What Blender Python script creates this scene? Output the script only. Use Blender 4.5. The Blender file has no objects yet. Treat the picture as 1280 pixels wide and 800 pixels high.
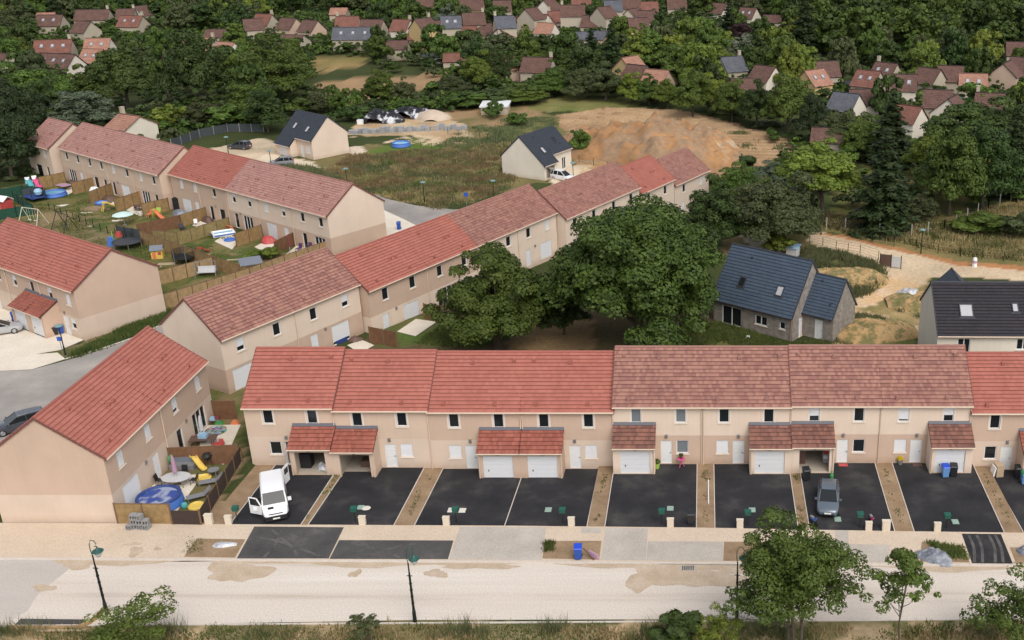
import bpy, math, random
import numpy as np
from mathutils import Vector, Matrix
SC = bpy.context.scene
COL = SC.collection
R = math.radians
# ------------------------------------------------------------------ camera, sky, sun, exposure
CAM_H, CAM_F, CAM_PX, CAM_PY = 44.6, 1350.0, 880.0, 400.0       # height in m; focal length and principal point in photo pixels
PITCH = math.atan((CAM_PY + 143.0) / CAM_F)
cam = bpy.data.objects.new('camera', bpy.data.cameras.new('camera')); COL.objects.link(cam)
cam.location = (0, 0, CAM_H); cam.rotation_euler = (math.pi / 2 - PITCH, 0, 0)
cam.data.sensor_width = 36; cam.data.lens = CAM_F / 1280 * 36
cam.data.shift_x = -(CAM_PX - 640) / 1280
cam.data.clip_start = 1; cam.data.clip_end = 4000
SC.camera = cam
SUN_EL, SUN_AZ = 50, 152                                        # azimuth of the sun, clockwise from +Y
w = bpy.data.worlds.new('World'); SC.world = w; w.use_nodes = True
nt = w.node_tree; nt.nodes.clear()
sky = nt.nodes.new('ShaderNodeTexSky'); sky.sky_type = 'NISHITA'; sky.sun_disc = False
sky.sun_elevation = R(SUN_EL); sky.sun_rotation = R(SUN_AZ); sky.air_density = 1.0; sky.dust_density = 3.0
hs = nt.nodes.new('ShaderNodeHueSaturation'); hs.inputs['Saturation'].default_value = 0.35      # overcast: the blue is mostly veiled
bg = nt.nodes.new('ShaderNodeBackground'); bg.inputs[1].default_value = 0.15
ow = nt.nodes.new('ShaderNodeOutputWorld')
nt.links.new(sky.outputs[0], hs.inputs['Color']); nt.links.new(hs.outputs[0], bg.inputs[0]); nt.links.new(bg.outputs[0], ow.inputs[0])
sl = bpy.data.lights.new('sun', 'SUN'); sl.energy = 0.8; sl.angle = R(35); sl.color = (1.0, 0.95, 0.89)
so = bpy.data.objects.new('sun', sl); COL.objects.link(so)
sd = Vector((math.sin(R(SUN_AZ)) * math.cos(R(SUN_EL)), math.cos(R(SUN_AZ)) * math.cos(R(SUN_EL)), math.sin(R(SUN_EL))))
so.rotation_euler = sd.to_track_quat('Z', 'Y').to_euler(); so.location = (0, 0, 100)
SC.view_settings.view_transform = 'Standard'; SC.view_settings.look = 'None'
SC.view_settings.exposure = 0.52; SC.view_settings.gamma = 1; SC.view_settings.use_curve_mapping = False
SC.cycles.max_bounces = 6; SC.cycles.transparent_max_bounces = 8; SC.cycles.use_denoising = True

# ------------------------------------------------------------------ terrain and photo-to-ground helpers
def sstep(a, b, x):
    t = np.clip((np.asarray(x, float) - a) / (b - a), 0, 1); return t * t * (3 - 2 * t)
BROW_P, BROW_A = (-44.82, 92.05), R(61.4)
def terrain(x, y):
    x = np.asarray(x, float); y = np.asarray(y, float)
    s = (x - BROW_P[0]) * math.cos(BROW_A) + (y - BROW_P[1]) * math.sin(BROW_A)
    d = -(x - BROW_P[0]) * math.sin(BROW_A) + (y - BROW_P[1]) * math.cos(BROW_A)
    dip = np.interp(s, [17, 35, 52, 62, 75, 88, 100, 125], [0, -.7, -1.25, -1.6, -2.5, -3.6, -3.6, 0])
    lat = sstep(-22, -8, d) * (1 - sstep(10, 22, d))
    z = dip * lat
    pad = sstep(-37.3, -36.5, x) * sstep(70.0, 71.5, y) * (1 - sstep(90, 94, y))
    z = z - 0.75 * pad
    far = sstep(200, 330, y)
    z = z + far * (1.2 * np.sin(x * .013 + 1.0) + 1.0 * np.sin(y * .021))
    return z
def ray(px, py):
    a = (px - CAM_PX) / CAM_F; b = (py - CAM_PY) / CAM_F
    return np.array([a, math.cos(PITCH) - b * math.sin(PITCH), -math.sin(PITCH) - b * math.cos(PITCH)])
def G(px, py, up=0.0):
    """ground point (up metres above the terrain) seen at a photo pixel"""
    d = ray(px, py); z = up
    for _ in range(12):
        t = (CAM_H - z) / -d[2]; z = float(terrain(d[0] * t, d[1] * t)) + up
    return Vector((d[0] * t, d[1] * t, z))
def PIX(p):
    z = p[2] - CAM_H; f = p[1] * math.cos(PITCH) - z * math.sin(PITCH); u = p[1] * math.sin(PITCH) + z * math.cos(PITCH)
    return (CAM_PX + CAM_F * p[0] / f, CAM_PY - CAM_F * u / f, CAM_F / f)

# ------------------------------------------------------------------ materials
MATS = {}
def newmat(name):
    m = bpy.data.materials.new(name); m.use_nodes = True; MATS[name] = m
    return m, m.node_tree, m.node_tree.nodes['Principled BSDF']
def nd(nt, t, **kw):
    n = nt.nodes.new(t)
    for k, v in kw.items():
        if hasattr(n, k) and not k[0].isupper(): setattr(n, k, v)
        else: n.inputs[k.replace('_', ' ')].default_value = v
    return n
def ramp(nt, stops):
    r = nt.nodes.new('ShaderNodeValToRGB'); e = r.color_ramp.elements
    while len(e) < len(stops): e.new(0.5)
    for i, (p, c) in enumerate(stops): e[i].position = p; e[i].color = (*c, 1)
    return r
def mixc(nt, fac, a, b, mode='MIX'):
    m = nt.nodes.new('ShaderNodeMix'); m.data_type = 'RGBA'; m.blend_type = mode
    for s, v in ((m.inputs[0], fac), (m.inputs[6], a), (m.inputs[7], b)):
        if hasattr(v, 'is_linked'): nt.links.new(v, s)
        elif isinstance(v, (int, float)): s.default_value = v
        else: s.default_value = (*v, 1)
    return m.outputs[2]
def scl(c, k): return tuple(min(1, v * k) for v in c)
def bump(nt, b, h, strength=.3, dist=.02):
    n = nt.nodes.new('ShaderNodeBump'); n.inputs['Strength'].default_value = strength; n.inputs['Distance'].default_value = dist
    nt.links.new(h, n.inputs['Height']); nt.links.new(n.outputs[0], b.inputs['Normal'])
def plain(name, c, rough=.6, metal=0, var=.12, scale=3.0, coat=0):
    """one colour with faint uneven wear"""
    m, nt, b = newmat(name)
    g = nd(nt, 'ShaderNodeTexCoord'); n = nd(nt, 'ShaderNodeTexNoise', Scale=scale, Detail=4.0)
    nt.links.new(g.outputs['Object'], n.inputs['Vector'])
    nt.links.new(mixc(nt, n.outputs[0], scl(c, 1 - var), scl(c, 1 + var)), b.inputs['Base Color'])
    b.inputs['Roughness'].default_value = rough; b.inputs['Metallic'].default_value = metal
    if coat: b.inputs['Coat Weight'].default_value = coat
    return m
def stucco(name, c):
    """scraped render: fine grain, broad weathering, faint rain streaks"""
    m, nt, b = newmat(name)
    g = nd(nt, 'ShaderNodeTexCoord')
    fine = nd(nt, 'ShaderNodeTexNoise', Scale=14.0, Detail=5.0, Roughness=.7)
    big = nd(nt, 'ShaderNodeTexNoise', Scale=.45, Detail=5.0)
    mp = nd(nt, 'ShaderNodeMapping'); mp.inputs['Scale'].default_value = (2.4, 2.4, .12)
    st = nd(nt, 'ShaderNodeTexNoise', Scale=1.5, Detail=4.0)
    for n in (fine, big): nt.links.new(g.outputs['Object'], n.inputs['Vector'])
    nt.links.new(g.outputs['Object'], mp.inputs[0]); nt.links.new(mp.outputs[0], st.inputs['Vector'])
    c1 = mixc(nt, fine.outputs[0], scl(c, .88), scl(c, 1.1))
    rb = ramp(nt, [(.3, (.93, .93, .92)), (.7, (1.03, 1.02, 1.02))]); nt.links.new(big.outputs[0], rb.inputs[0])
    rs = ramp(nt, [(.35, (.98, .977, .972)), (.6, (1, 1, 1))]); nt.links.new(st.outputs[0], rs.inputs[0])
    c2 = mixc(nt, 1.0, c1, rb.outputs[0], 'MULTIPLY'); c3 = mixc(nt, 1.0, c2, rs.outputs[0], 'MULTIPLY')
    sp = nd(nt, 'ShaderNodeSeparateXYZ'); nt.links.new(g.outputs['Object'], sp.inputs[0]); dn = nd(nt, 'ShaderNodeTexNoise', Scale=1.8, Detail=5.0); nt.links.new(g.outputs['Object'], dn.inputs['Vector'])
    mr = nd(nt, 'ShaderNodeMapRange'); mr.inputs[1].default_value = -.1; mr.inputs[2].default_value = .75; mr.inputs[3].default_value = 1.15; mr.inputs[4].default_value = 0; nt.links.new(sp.outputs[2], mr.inputs[0])
    ml = nd(nt, 'ShaderNodeMath', operation='MULTIPLY'); ml.use_clamp = True; nt.links.new(mr.outputs[0], ml.inputs[0]); nt.links.new(dn.outputs[0], ml.inputs[1])
    c3 = mixc(nt, ml.outputs[0], c3, mixc(nt, 1.0, c3, (.66, .60, .53), 'MULTIPLY'))          # splashed soil along the foot of the wall
    nt.links.new(c3, b.inputs['Base Color']); b.inputs['Roughness'].default_value = .95
    b.inputs['Specular IOR Level'].default_value = .15
    bump(nt, b, fine.outputs[0], .25, .01); return m
def tiles(name, a, bcol, dark, tw=.3, th=.36, vary=.5, rough=.8):
    """roof tiles on the stepped courses (UV in metres): every tile its own tone, noses of the courses darker"""
    m, nt, b = newmat(name)
    uv = nd(nt, 'ShaderNodeUVMap'); uv.uv_map = 'UVMap'; sp = nd(nt, 'ShaderNodeSeparateXYZ'); nt.links.new(uv.outputs[0], sp.inputs[0])
    def mth(op, x, y=None):
        n = nt.nodes.new('ShaderNodeMath'); n.operation = op
        for k, v in enumerate((x, y)):
            if v is None: continue
            if hasattr(v, 'is_linked'): nt.links.new(v, n.inputs[k])
            else: n.inputs[k].default_value = v
        return n.outputs[0]
    row = mth('FLOOR', mth('DIVIDE', sp.outputs[1], th)); cx = mth('FLOOR', mth('ADD', mth('DIVIDE', sp.outputs[0], tw), mth('MULTIPLY', row, .5)))
    cb = nd(nt, 'ShaderNodeCombineXYZ'); nt.links.new(cx, cb.inputs[0]); nt.links.new(row, cb.inputs[1])
    wn = nd(nt, 'ShaderNodeTexWhiteNoise'); wn.noise_dimensions = '2D'; nt.links.new(cb.outputs[0], wn.inputs['Vector'])
    oi = nd(nt, 'ShaderNodeTexCoord'); n1 = nd(nt, 'ShaderNodeTexNoise', Scale=.5, Detail=6.0); nt.links.new(oi.outputs['Object'], n1.inputs['Vector'])
    r1 = ramp(nt, [(.3, (1 - .22 * vary, 1 - .24 * vary, 1 - .24 * vary)), (.7, (1 + .12 * vary,) * 3)]); nt.links.new(n1.outputs[0], r1.inputs[0])
    r2 = ramp(nt, [(0, (0, 0, 0)), (.5, (.5, .5, .5)), (1, (1, 1, 1))]); nt.links.new(wn.outputs[0], r2.inputs[0])
    c = mixc(nt, r2.outputs[0], a, bcol); c = mixc(nt, 1.0, c, r1.outputs[0], 'MULTIPLY')
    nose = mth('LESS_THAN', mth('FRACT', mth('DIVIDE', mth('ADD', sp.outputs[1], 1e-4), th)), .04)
    c = mixc(nt, nose, c, dark)  # shade of the gap under each course, put into the tile colour
    nt.links.new(c, b.inputs['Base Color']); b.inputs['Roughness'].default_value = rough; b.inputs['Specular IOR Level'].default_value = .3
    return m
def ground_like(name, stops, s1=.35, s2=6.0, rough=.95, bumpy=.3, coords='Object', stretch=None):
    m, nt, b = newmat(name)
    g = nd(nt, 'ShaderNodeTexCoord')
    n1 = nd(nt, 'ShaderNodeTexNoise', Scale=s1, Detail=8.0, Roughness=.62); n2 = nd(nt, 'ShaderNodeTexNoise', Scale=s2, Detail=5.0, Roughness=.7)
    for n in (n1, n2): nt.links.new(g.outputs[coords], n.inputs['Vector'])
    if stretch:
        mp = nd(nt, 'ShaderNodeMapping'); mp.inputs['Scale'].default_value = stretch; nt.links.new(g.outputs[coords], mp.inputs[0]); nt.links.new(mp.outputs[0], n1.inputs['Vector'])
    r = ramp(nt, stops); nt.links.new(n1.outputs[0], r.inputs[0])
    r2 = ramp(nt, [(.3, (.8, .8, .8)), (.7, (1.15, 1.15, 1.15))]); nt.links.new(n2.outputs[0], r2.inputs[0])
    nt.links.new(mixc(nt, 1.0, r.outputs[0], r2.outputs[0], 'MULTIPLY'), b.inputs['Base Color'])
    b.inputs['Roughness'].default_value = rough; b.inputs['Specular IOR Level'].default_value = .2
    bump(nt, b, n2.outputs[0], bumpy, .03); return m
def leafmat(name, a, bcol, trans=.16):
    """foliage: every leaf clump takes its own tone, every plant a slight shift"""
    m, nt, b = newmat(name)
    ge = nd(nt, 'ShaderNodeNewGeometry'); oi = nd(nt, 'ShaderNodeObjectInfo')
    tc = nd(nt, 'ShaderNodeTexCoord'); cn = nd(nt, 'ShaderNodeTexNoise', Scale=.75, Detail=2.0); nt.links.new(tc.outputs['Object'], cn.inputs['Vector'])
    fr = ramp(nt, [(.34, (0, 0, 0)), (.66, (1, 1, 1))]); nt.links.new(cn.outputs[0], fr.inputs[0])
    c = mixc(nt, ge.outputs['Random Per Island'], a, bcol); c = mixc(nt, .45, c, mixc(nt, fr.outputs[0], scl(a, .8), scl(bcol, 1.12)))
    hsv = nd(nt, 'ShaderNodeHueSaturation'); nt.links.new(c, hsv.inputs['Color'])
    mr = nd(nt, 'ShaderNodeMapRange'); mr.inputs[3].default_value = .78; mr.inputs[4].default_value = 1.22
    nt.links.new(oi.outputs['Random'], mr.inputs[0]); nt.links.new(mr.outputs[0], hsv.inputs['Value'])
    mh = nd(nt, 'ShaderNodeMapRange'); mh.inputs[3].default_value = .485; mh.inputs[4].default_value = .515
    ml = nd(nt, 'ShaderNodeMath', operation='FRACT'); mm = nd(nt, 'ShaderNodeMath', operation='MULTIPLY'); mm.inputs[1].default_value = 7.31
    nt.links.new(oi.outputs['Random'], mm.inputs[0]); nt.links.new(mm.outputs[0], ml.inputs[0]); nt.links.new(ml.outputs[0], mh.inputs[0])
    nt.links.new(mh.outputs[0], hsv.inputs['Hue'])
    nt.links.new(hsv.outputs[0], b.inputs['Base Color']); b.inputs['Roughness'].default_value = .6; b.inputs['Specular IOR Level'].default_value = .25
    tr = nd(nt, 'ShaderNodeBsdfTranslucent'); nt.links.new(hsv.outputs[0], tr.inputs[0])
    mx = nd(nt, 'ShaderNodeMixShader'); mx.inputs[0].default_value = trans
    nt.links.new(b.outputs[0], mx.inputs[1]); nt.links.new(tr.outputs[0], mx.inputs[2])
    nt.links.new(mx.outputs[0], nt.nodes['Material Output'].inputs[0]); return m

stucco('render_rose', (.55, .405, .31)); stucco('render_cream', (.70, .57, .46)); stucco('render_light', (.625, .50, .40)); stucco('render_sand', (.60, .46, .355))
stucco('render_white', (.72, .655, .55)); stucco('render_village', (.46, .40, .31)); stucco('render_ochre', (.55, .40, .2))
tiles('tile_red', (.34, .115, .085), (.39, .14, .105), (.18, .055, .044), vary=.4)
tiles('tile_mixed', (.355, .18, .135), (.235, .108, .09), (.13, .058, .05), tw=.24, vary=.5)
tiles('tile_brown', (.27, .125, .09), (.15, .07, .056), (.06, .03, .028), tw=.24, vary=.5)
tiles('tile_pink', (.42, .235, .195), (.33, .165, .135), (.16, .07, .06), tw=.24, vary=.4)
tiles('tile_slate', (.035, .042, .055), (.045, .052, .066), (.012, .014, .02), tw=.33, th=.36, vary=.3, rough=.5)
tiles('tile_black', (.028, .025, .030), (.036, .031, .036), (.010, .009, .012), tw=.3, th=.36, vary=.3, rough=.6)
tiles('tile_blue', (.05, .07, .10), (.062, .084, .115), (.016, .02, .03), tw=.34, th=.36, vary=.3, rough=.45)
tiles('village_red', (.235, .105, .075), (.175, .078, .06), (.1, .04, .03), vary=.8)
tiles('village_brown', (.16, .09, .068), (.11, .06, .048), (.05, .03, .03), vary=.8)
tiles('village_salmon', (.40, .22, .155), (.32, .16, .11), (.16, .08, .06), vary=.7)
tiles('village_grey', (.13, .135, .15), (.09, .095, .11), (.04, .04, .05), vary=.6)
plain('ridge_red', (.31, .10, .075), .8); plain('ridge_mixed', (.28, .14, .11), .8); plain('verge_dark', (.17, .065, .052), .8); plain('ridge_dark', (.035, .038, .048), .6)
plain('pvc_white', (.72, .72, .71), .35, var=.04); plain('sill_white', (.70, .60, .50), .6, var=.06); plain('gutter', (.62, .48, .36), .5, var=.05)
plain('shutter_white', (.66, .66, .665), .45, var=.04); plain('lead', (.10, .10, .115), .6)
plain('dark_metal', (.02, .021, .022), .4, .5); plain('grey_metal', (.35, .36, .37), .4, .7); plain('black_plastic', (.016, .016, .018), .45)
plain('interior', (.42, .36, .29), .9); plain('rubber', (.012, .012, .012), .8)
m, nt_, b_ = newmat('glass'); b_.inputs['Base Color'].default_value = (.015, .018, .02, 1); b_.inputs['Roughness'].default_value = .08; b_.inputs['Specular IOR Level'].default_value = .35
m, nt_, b_ = newmat('curtain'); b_.inputs['Base Color'].default_value = (.17, .19, .20, 1); b_.inputs['Roughness'].default_value = .2
plain('skylight_blind', (.40, .39, .40), .3)
# ------------------------------------------------------------------ mesh collecting
class Frame:
    """a local axis frame: a facade plane or a thing's own space. p(s, z, d): s along, z up, d outward"""
    def __init__(s, o=(0, 0, 0), ang=0.0, n=None):
        s.o = Vector(o); s.u = Vector((math.cos(ang), math.sin(ang), 0)); s.n = Vector((math.sin(ang), -math.cos(ang), 0))
    def p(s, a, z, d=0.0): return s.o + s.u * a + s.n * d + Vector((0, 0, z))
class MB:
    def __init__(s): s.v = []; s.f = []; s.uv = []; s.hasuv = False; s.mi = []; s.cm = 0
    def face(s, pts, uv=None):
        b = len(s.v); s.v += [tuple(p) for p in pts]; s.f.append(tuple(range(b, b + len(pts)))); s.mi.append(s.cm)
        s.uv.append(uv or [(0, 0)] * len(pts)); s.hasuv |= uv is not None
    def hexa(s, c):
        for q in ((0, 1, 2, 3), (7, 6, 5, 4), (0, 4, 5, 1), (1, 5, 6, 2), (2, 6, 7, 3), (3, 7, 4, 0)): s.face([c[i] for i in q])
    def pbox(s, F, s0, s1, z0, z1, d0, d1):
        s.hexa([F.p(s0, z0, d0), F.p(s1, z0, d0), F.p(s1, z0, d1), F.p(s0, z0, d1), F.p(s0, z1, d0), F.p(s1, z1, d0), F.p(s1, z1, d1), F.p(s0, z1, d1)])
    def box(s, cx, cy, z0, sx, sy, sz, rot=0.0, taper=1.0):
        c, n = math.cos(rot), math.sin(rot); out = []
        for zz, k in ((z0, 1.0), (z0 + sz, taper)):
            for a, b in ((-1, -1), (1, -1), (1, 1), (-1, 1)):
                x, y = a * sx / 2 * k, b * sy / 2 * k; out.append((cx + x * c - y * n, cy + x * n + y * c, zz))
        s.hexa(out)
    def beam(s, a, b, w, h=None):
        a, b = Vector(a), Vector(b); h = h or w; d = (b - a).normalized()
        u = d.cross(Vector((0, 0, 1)));
        if u.length < 1e-4: u = Vector((1, 0, 0))
        u.normalize(); v = u.cross(d); u *= w / 2; v *= h / 2
        s.hexa([a - u - v, a + u - v, a + u + v, a - u + v, b - u - v, b + u - v, b + u + v, b - u + v])
    def tube(s, pts, rad, n=8, cap=True):
        pts = [Vector(p) for p in pts]; rad = rad if isinstance(rad, (list, tuple)) else [rad] * len(pts)
        rings = []; pu = None
        for i, p in enumerate(pts):
            d = (pts[min(i + 1, len(pts) - 1)] - pts[max(i - 1, 0)]).normalized()
            u = d.cross(Vector((0, 0, 1)) if abs(d.z) < .95 else Vector((1, 0, 0))).normalized(); v = d.cross(u)
            rings.append([p + (u * math.cos(t) + v * math.sin(t)) * rad[i] for t in (2 * math.pi * k / n for k in range(n))])
        for a, b in zip(rings, rings[1:]):
            for k in range(n): s.face([a[k], a[(k + 1) % n], b[(k + 1) % n], b[k]])
        if cap: s.face(rings[0][::-1]); s.face(rings[-1])
    def lathe(s, cx, cy, prof, n=16, sx=1.0, sy=1.0, rot=0.0):
        c0, s0 = math.cos(rot), math.sin(rot)
        def pt(r, z, k):
            t = 2 * math.pi * k / n; x, y = r * sx * math.cos(t), r * sy * math.sin(t); return (cx + x * c0 - y * s0, cy + x * s0 + y * c0, z)
        for (r0, z0), (r1, z1) in zip(prof, prof[1:]):
            for k in range(n): s.face([pt(r0, z0, k), pt(r0, z0, k + 1), pt(r1, z1, k + 1), pt(r1, z1, k)])
    def prism(s, poly, z0, z1):
        s.face([(x, y, z1) for x, y in poly]); s.face([(x, y, z0) for x, y in poly][::-1])
        for i in range(len(poly)):
            a, b = poly[i], poly[(i + 1) % len(poly)]; s.face([(*a, z0), (*b, z0), (*b, z1), (*a, z1)])
    def build(s, name, mat, parent=None, smooth=False, merge=False):
        me = bpy.data.meshes.new(name); me.from_pydata(s.v, [], s.f)
        if s.hasuv:
            l = me.uv_layers.new(name='UVMap'); l.data.foreach_set('uv', [c for u in s.uv for q in u for c in q])
        ms = mat if isinstance(mat, (list, tuple)) else [mat]
        for q in ms: me.materials.append(MATS[q] if isinstance(q, str) else q)
        if len(ms) > 1: me.polygons.foreach_set('material_index', s.mi)
        if merge or smooth:
            import bmesh
            bm = bmesh.new(); bm.from_mesh(me); bmesh.ops.remove_doubles(bm, verts=bm.verts, dist=1e-4)
            bmesh.ops.recalc_face_normals(bm, faces=bm.faces); bm.to_mesh(me); bm.free()
        if smooth: me.polygons.foreach_set('use_smooth', [True] * len(me.polygons)); me.set_sharp_from_angle(angle=R(38))
        me.update()
        o = bpy.data.objects.new(name, me); COL.objects.link(o)
        if parent is not None: o.parent = parent
        return o
def tag(o, label=None, cat=None, group=None, kind=None):
    if label: o['label'] = label
    if cat: o['category'] = cat
    if group: o['group'] = group
    if kind: o['kind'] = kind
    return o
def empty(name, loc, rz=0.0):
    o = bpy.data.objects.new(name, None); COL.objects.link(o); o.location = loc; o.rotation_euler = (0, 0, rz); o.empty_display_size = .3
    return o
KIDS = {}
def copy_tree(o, parent=None):
    c = o.copy(); COL.objects.link(c)
    if parent is not None: c.parent = parent
    for ch in o.children: copy_tree(ch, c)
    return c
def place(o, loc, rz, label, scale=1.0):
    o.location = loc; o.rotation_euler = (0, 0, rz); o['label'] = label
    if scale != 1.0: o.scale = (scale,) * 3
    return o
def np_mesh(name, verts, nq, mat, parent=None, k=4):
    """verts (n*k,3): n separate k-gons"""
    n = len(verts) // k
    me = bpy.data.meshes.new(name); me.vertices.add(n * k); me.vertices.foreach_set('co', np.ascontiguousarray(verts, dtype=np.float32).ravel())
    me.loops.add(n * k); me.loops.foreach_set('vertex_index', np.arange(n * k, dtype=np.int32))
    me.polygons.add(n); me.polygons.foreach_set('loop_start', np.arange(0, n * k, k, dtype=np.int32))
    me.update(calc_edges=True); me.materials.append(MATS[mat])
    o = bpy.data.objects.new(name, me); COL.objects.link(o)
    if parent is not None: o.parent = parent
    return o

# ------------------------------------------------------------------ building pieces
def wall_panel(mb, F, s0, s1, z0, z1, holes=(), rev=.16):
    """rectangular wall with real openings and their reveals"""
    hs_ = [(max(a, s0), min(b, s1), max(c, z0), min(d, z1)) for a, b, c, d in holes]
    hs_ = [h for h in hs_ if h[1] - h[0] > .01 and h[3] - h[2] > .01]
    xs = sorted({s0, s1, *[h[0] for h in hs_], *[h[1] for h in hs_]}); zs = sorted({z0, z1, *[h[2] for h in hs_], *[h[3] for h in hs_]})
    for a, b in zip(xs, xs[1:]):
        for c, d in zip(zs, zs[1:]):
            m_, k_ = (a + b) / 2, (c + d) / 2
            if any(h[0] < m_ < h[1] and h[2] < k_ < h[3] for h in hs_): continue
            mb.face([F.p(a, c), F.p(b, c), F.p(b, d), F.p(a, d)])
    for a, b, c, d in hs_:
        mb.face([F.p(a, c), F.p(a, d), F.p(a, d, -rev), F.p(a, c, -rev)]); mb.face([F.p(b, c), F.p(b, c, -rev), F.p(b, d, -rev), F.p(b, d)])
        mb.face([F.p(a, c), F.p(b, c), F.p(b, c, -rev), F.p(a, c, -rev)]); mb.face([F.p(a, d), F.p(a, d, -rev), F.p(b, d, -rev), F.p(b, d)])
def gable(mb, F, prof, zlo, zhi):
    """gable wall: prof = [(s, top z)...] along F, cut to zlo..zhi"""
    xs = sorted({p[0] for p in prof}); extra = []
    for (a, za), (b, zb) in zip(prof, prof[1:]):
        if (za - zhi) * (zb - zhi) < 0: extra.append(a + (b - a) * (zhi - za) / (zb - za))
    xs = sorted({*xs, *extra}); top = lambda x: min(zhi, float(np.interp(x, [p[0] for p in prof], [p[1] for p in prof])))
    for a, b in zip(xs, xs[1:]):
        ta, tb = top(a), top(b)
        if max(ta, tb) <= zlo: continue
        mb.face([F.p(a, zlo), F.p(b, zlo), F.p(b, max(zlo, tb)), F.p(a, max(zlo, ta))])
def slats(mb, F, s0, s1, z0, z1, d, step=.085, dz=.018):
    n = max(1, round((z1 - z0) / step)); h = (z1 - z0) / n
    for i in range(n):
        a = z0 + i * h
        mb.face([F.p(s0, a, d), F.p(s1, a, d), F.p(s1, a + h * .8, d + dz), F.p(s0, a + h * .8, d + dz)])
        mb.face([F.p(s0, a + h * .8, d + dz), F.p(s1, a + h * .8, d + dz), F.p(s1, a + h, d), F.p(s0, a + h, d)])
def frame_bars(mb, F, s0, s1, z0, z1, t, d0, d1):
    mb.pbox(F, s0, s0 + t, z0, z1, d0, d1); mb.pbox(F, s1 - t, s1, z0, z1, d0, d1)
    mb.pbox(F, s0 + t, s1 - t, z0, z0 + t, d0, d1); mb.pbox(F, s0 + t, s1 - t, z1 - t, z1, d0, d1)
def window(F, par, c, z0, w_, h, shut=0.0, surround=False, leaves=1, pane='glass', sill=True, name='window', frame='pvc_white'):
    a, b, z1 = c - w_ / 2, c + w_ / 2, z0 + h
    m = MB(); frame_bars(m, F, a, b, z0, z1, .07, -.14, -.06)
    for k in range(1, leaves): x = a + w_ * k / leaves; m.pbox(F, x - .05, x + .05, z0 + .07, z1 - .07, -.14, -.065)
    o = m.build(name, frame, par)
    g = MB(); g.face([F.p(a + .05, z0 + .05, -.12), F.p(b - .05, z0 + .05, -.12), F.p(b - .05, z1 - .05, -.12), F.p(a + .05, z1 - .05, -.12)]); g.build('pane', pane, o)
    if sill: q = MB(); q.pbox(F, a - .08, b + .08, z0 - .09, z0 - .001, -.12, .07); q.build('sill', 'sill_white', o)
    if surround:
        q = MB(); frame_bars(q, F, a - .12, b + .12, z0 - .12, z1 + .12, .119, .002, .018); q.build('surround', 'sill_white', o)
    if shut > 0:
        q = MB(); slats(q, F, a + .02, b - .02, z1 - shut * h + .02, z1 - .005, -.055); q.build('shutter', 'shutter_white', o)
    return (a, b, z0, z1)
def pdoor(F, par, c, z0, w_, h, mat='pvc_white', name='door', op=False):
    a, b = c - w_ / 2, c + w_ / 2
    m = MB(); frame_bars(m, F, a, b, z0 + .001, z0 + h, .06, -.15, -.05)
    if not op:
        n = 7; hh = (h - .14) / n
        for k in range(n): m.pbox(F, a + .07, b - .07, z0 + .07 + k * hh + .012, z0 + .07 + (k + 1) * hh, -.14, -.075)
        m.pbox(F, a + .06, b - .06, z0 + .06, z0 + h - .06, -.14, -.1)
    else:
        m.pbox(F, a + .06, a + .12, z0 + .04, z0 + h - .06, -.95, -.15)
    o = m.build(name, mat, par)
    if op:
        q = MB(); q.face([F.p(a - .3, z0 + .01, -2.5), F.p(b + .3, z0 + .01, -2.5), F.p(b + .3, z0 + h, -2.5), F.p(a - .3, z0 + h, -2.5)])
        q.face([F.p(a - .3, z0 + .01, -.16), F.p(b + .3, z0 + .01, -.16), F.p(b + .3, z0 + .01, -2.5), F.p(a - .3, z0 + .01, -2.5)])
        for x in (a - .3, b + .3): q.face([F.p(x, z0, -.16), F.p(x, z0 + h, -.16), F.p(x, z0 + h, -2.5), F.p(x, z0, -2.5)])
        q.face([F.p(a - .3, z0 + h, -.16), F.p(b + .3, z0 + h, -.16), F.p(b + .3, z0 + h, -2.5), F.p(a - .3, z0 + h, -2.5)])
        q.build('hallway', 'interior', o)
    else:
        q = MB(); q.pbox(F, b - .2, b - .08, z0 + 1.0, z0 + 1.05, -.075, -.02); q.build('handle', 'grey_metal', o)
    return (a, b, z0, z0 + h)
def garage_door(F, par, c, z0, w_, h, name='garage_door'):
    a, b = c - w_ / 2, c + w_ / 2; m = MB(); n = 5; hh = h / n
    for k in range(n): m.pbox(F, a, b, z0 + k * hh + .01, z0 + (k + 1) * hh - .004, -.14, -.1)
    m.pbox(F, a, b, z0 + .005, z0 + h, -.15, -.125)
    o = m.build(name, 'shutter_white', par)
    q = MB(); q.pbox(F, a + .38, a + .44, z0 + .62, z0 + .78, -.1, -.05); q.build('handle', 'black_plastic', o)
    return (a, b, z0, z0 + h)
def lamp_on_wall(F, par, c, z):
    m = MB(); m.pbox(F, c - .03, c + .03, z - .16, z + .16, .002, .03)
    for sx in (-.11, .085): m.pbox(F, c + sx, c + sx + .025, z - .17, z + .17, .03, .06)
    m.pbox(F, c - .11, c + .11, z - .17, z - .145, .03, .06); m.pbox(F, c - .085, c + .085, z - .1, z + .15, .03, .14)
    return m.build('wall_lamp', 'grey_metal', par)
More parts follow.
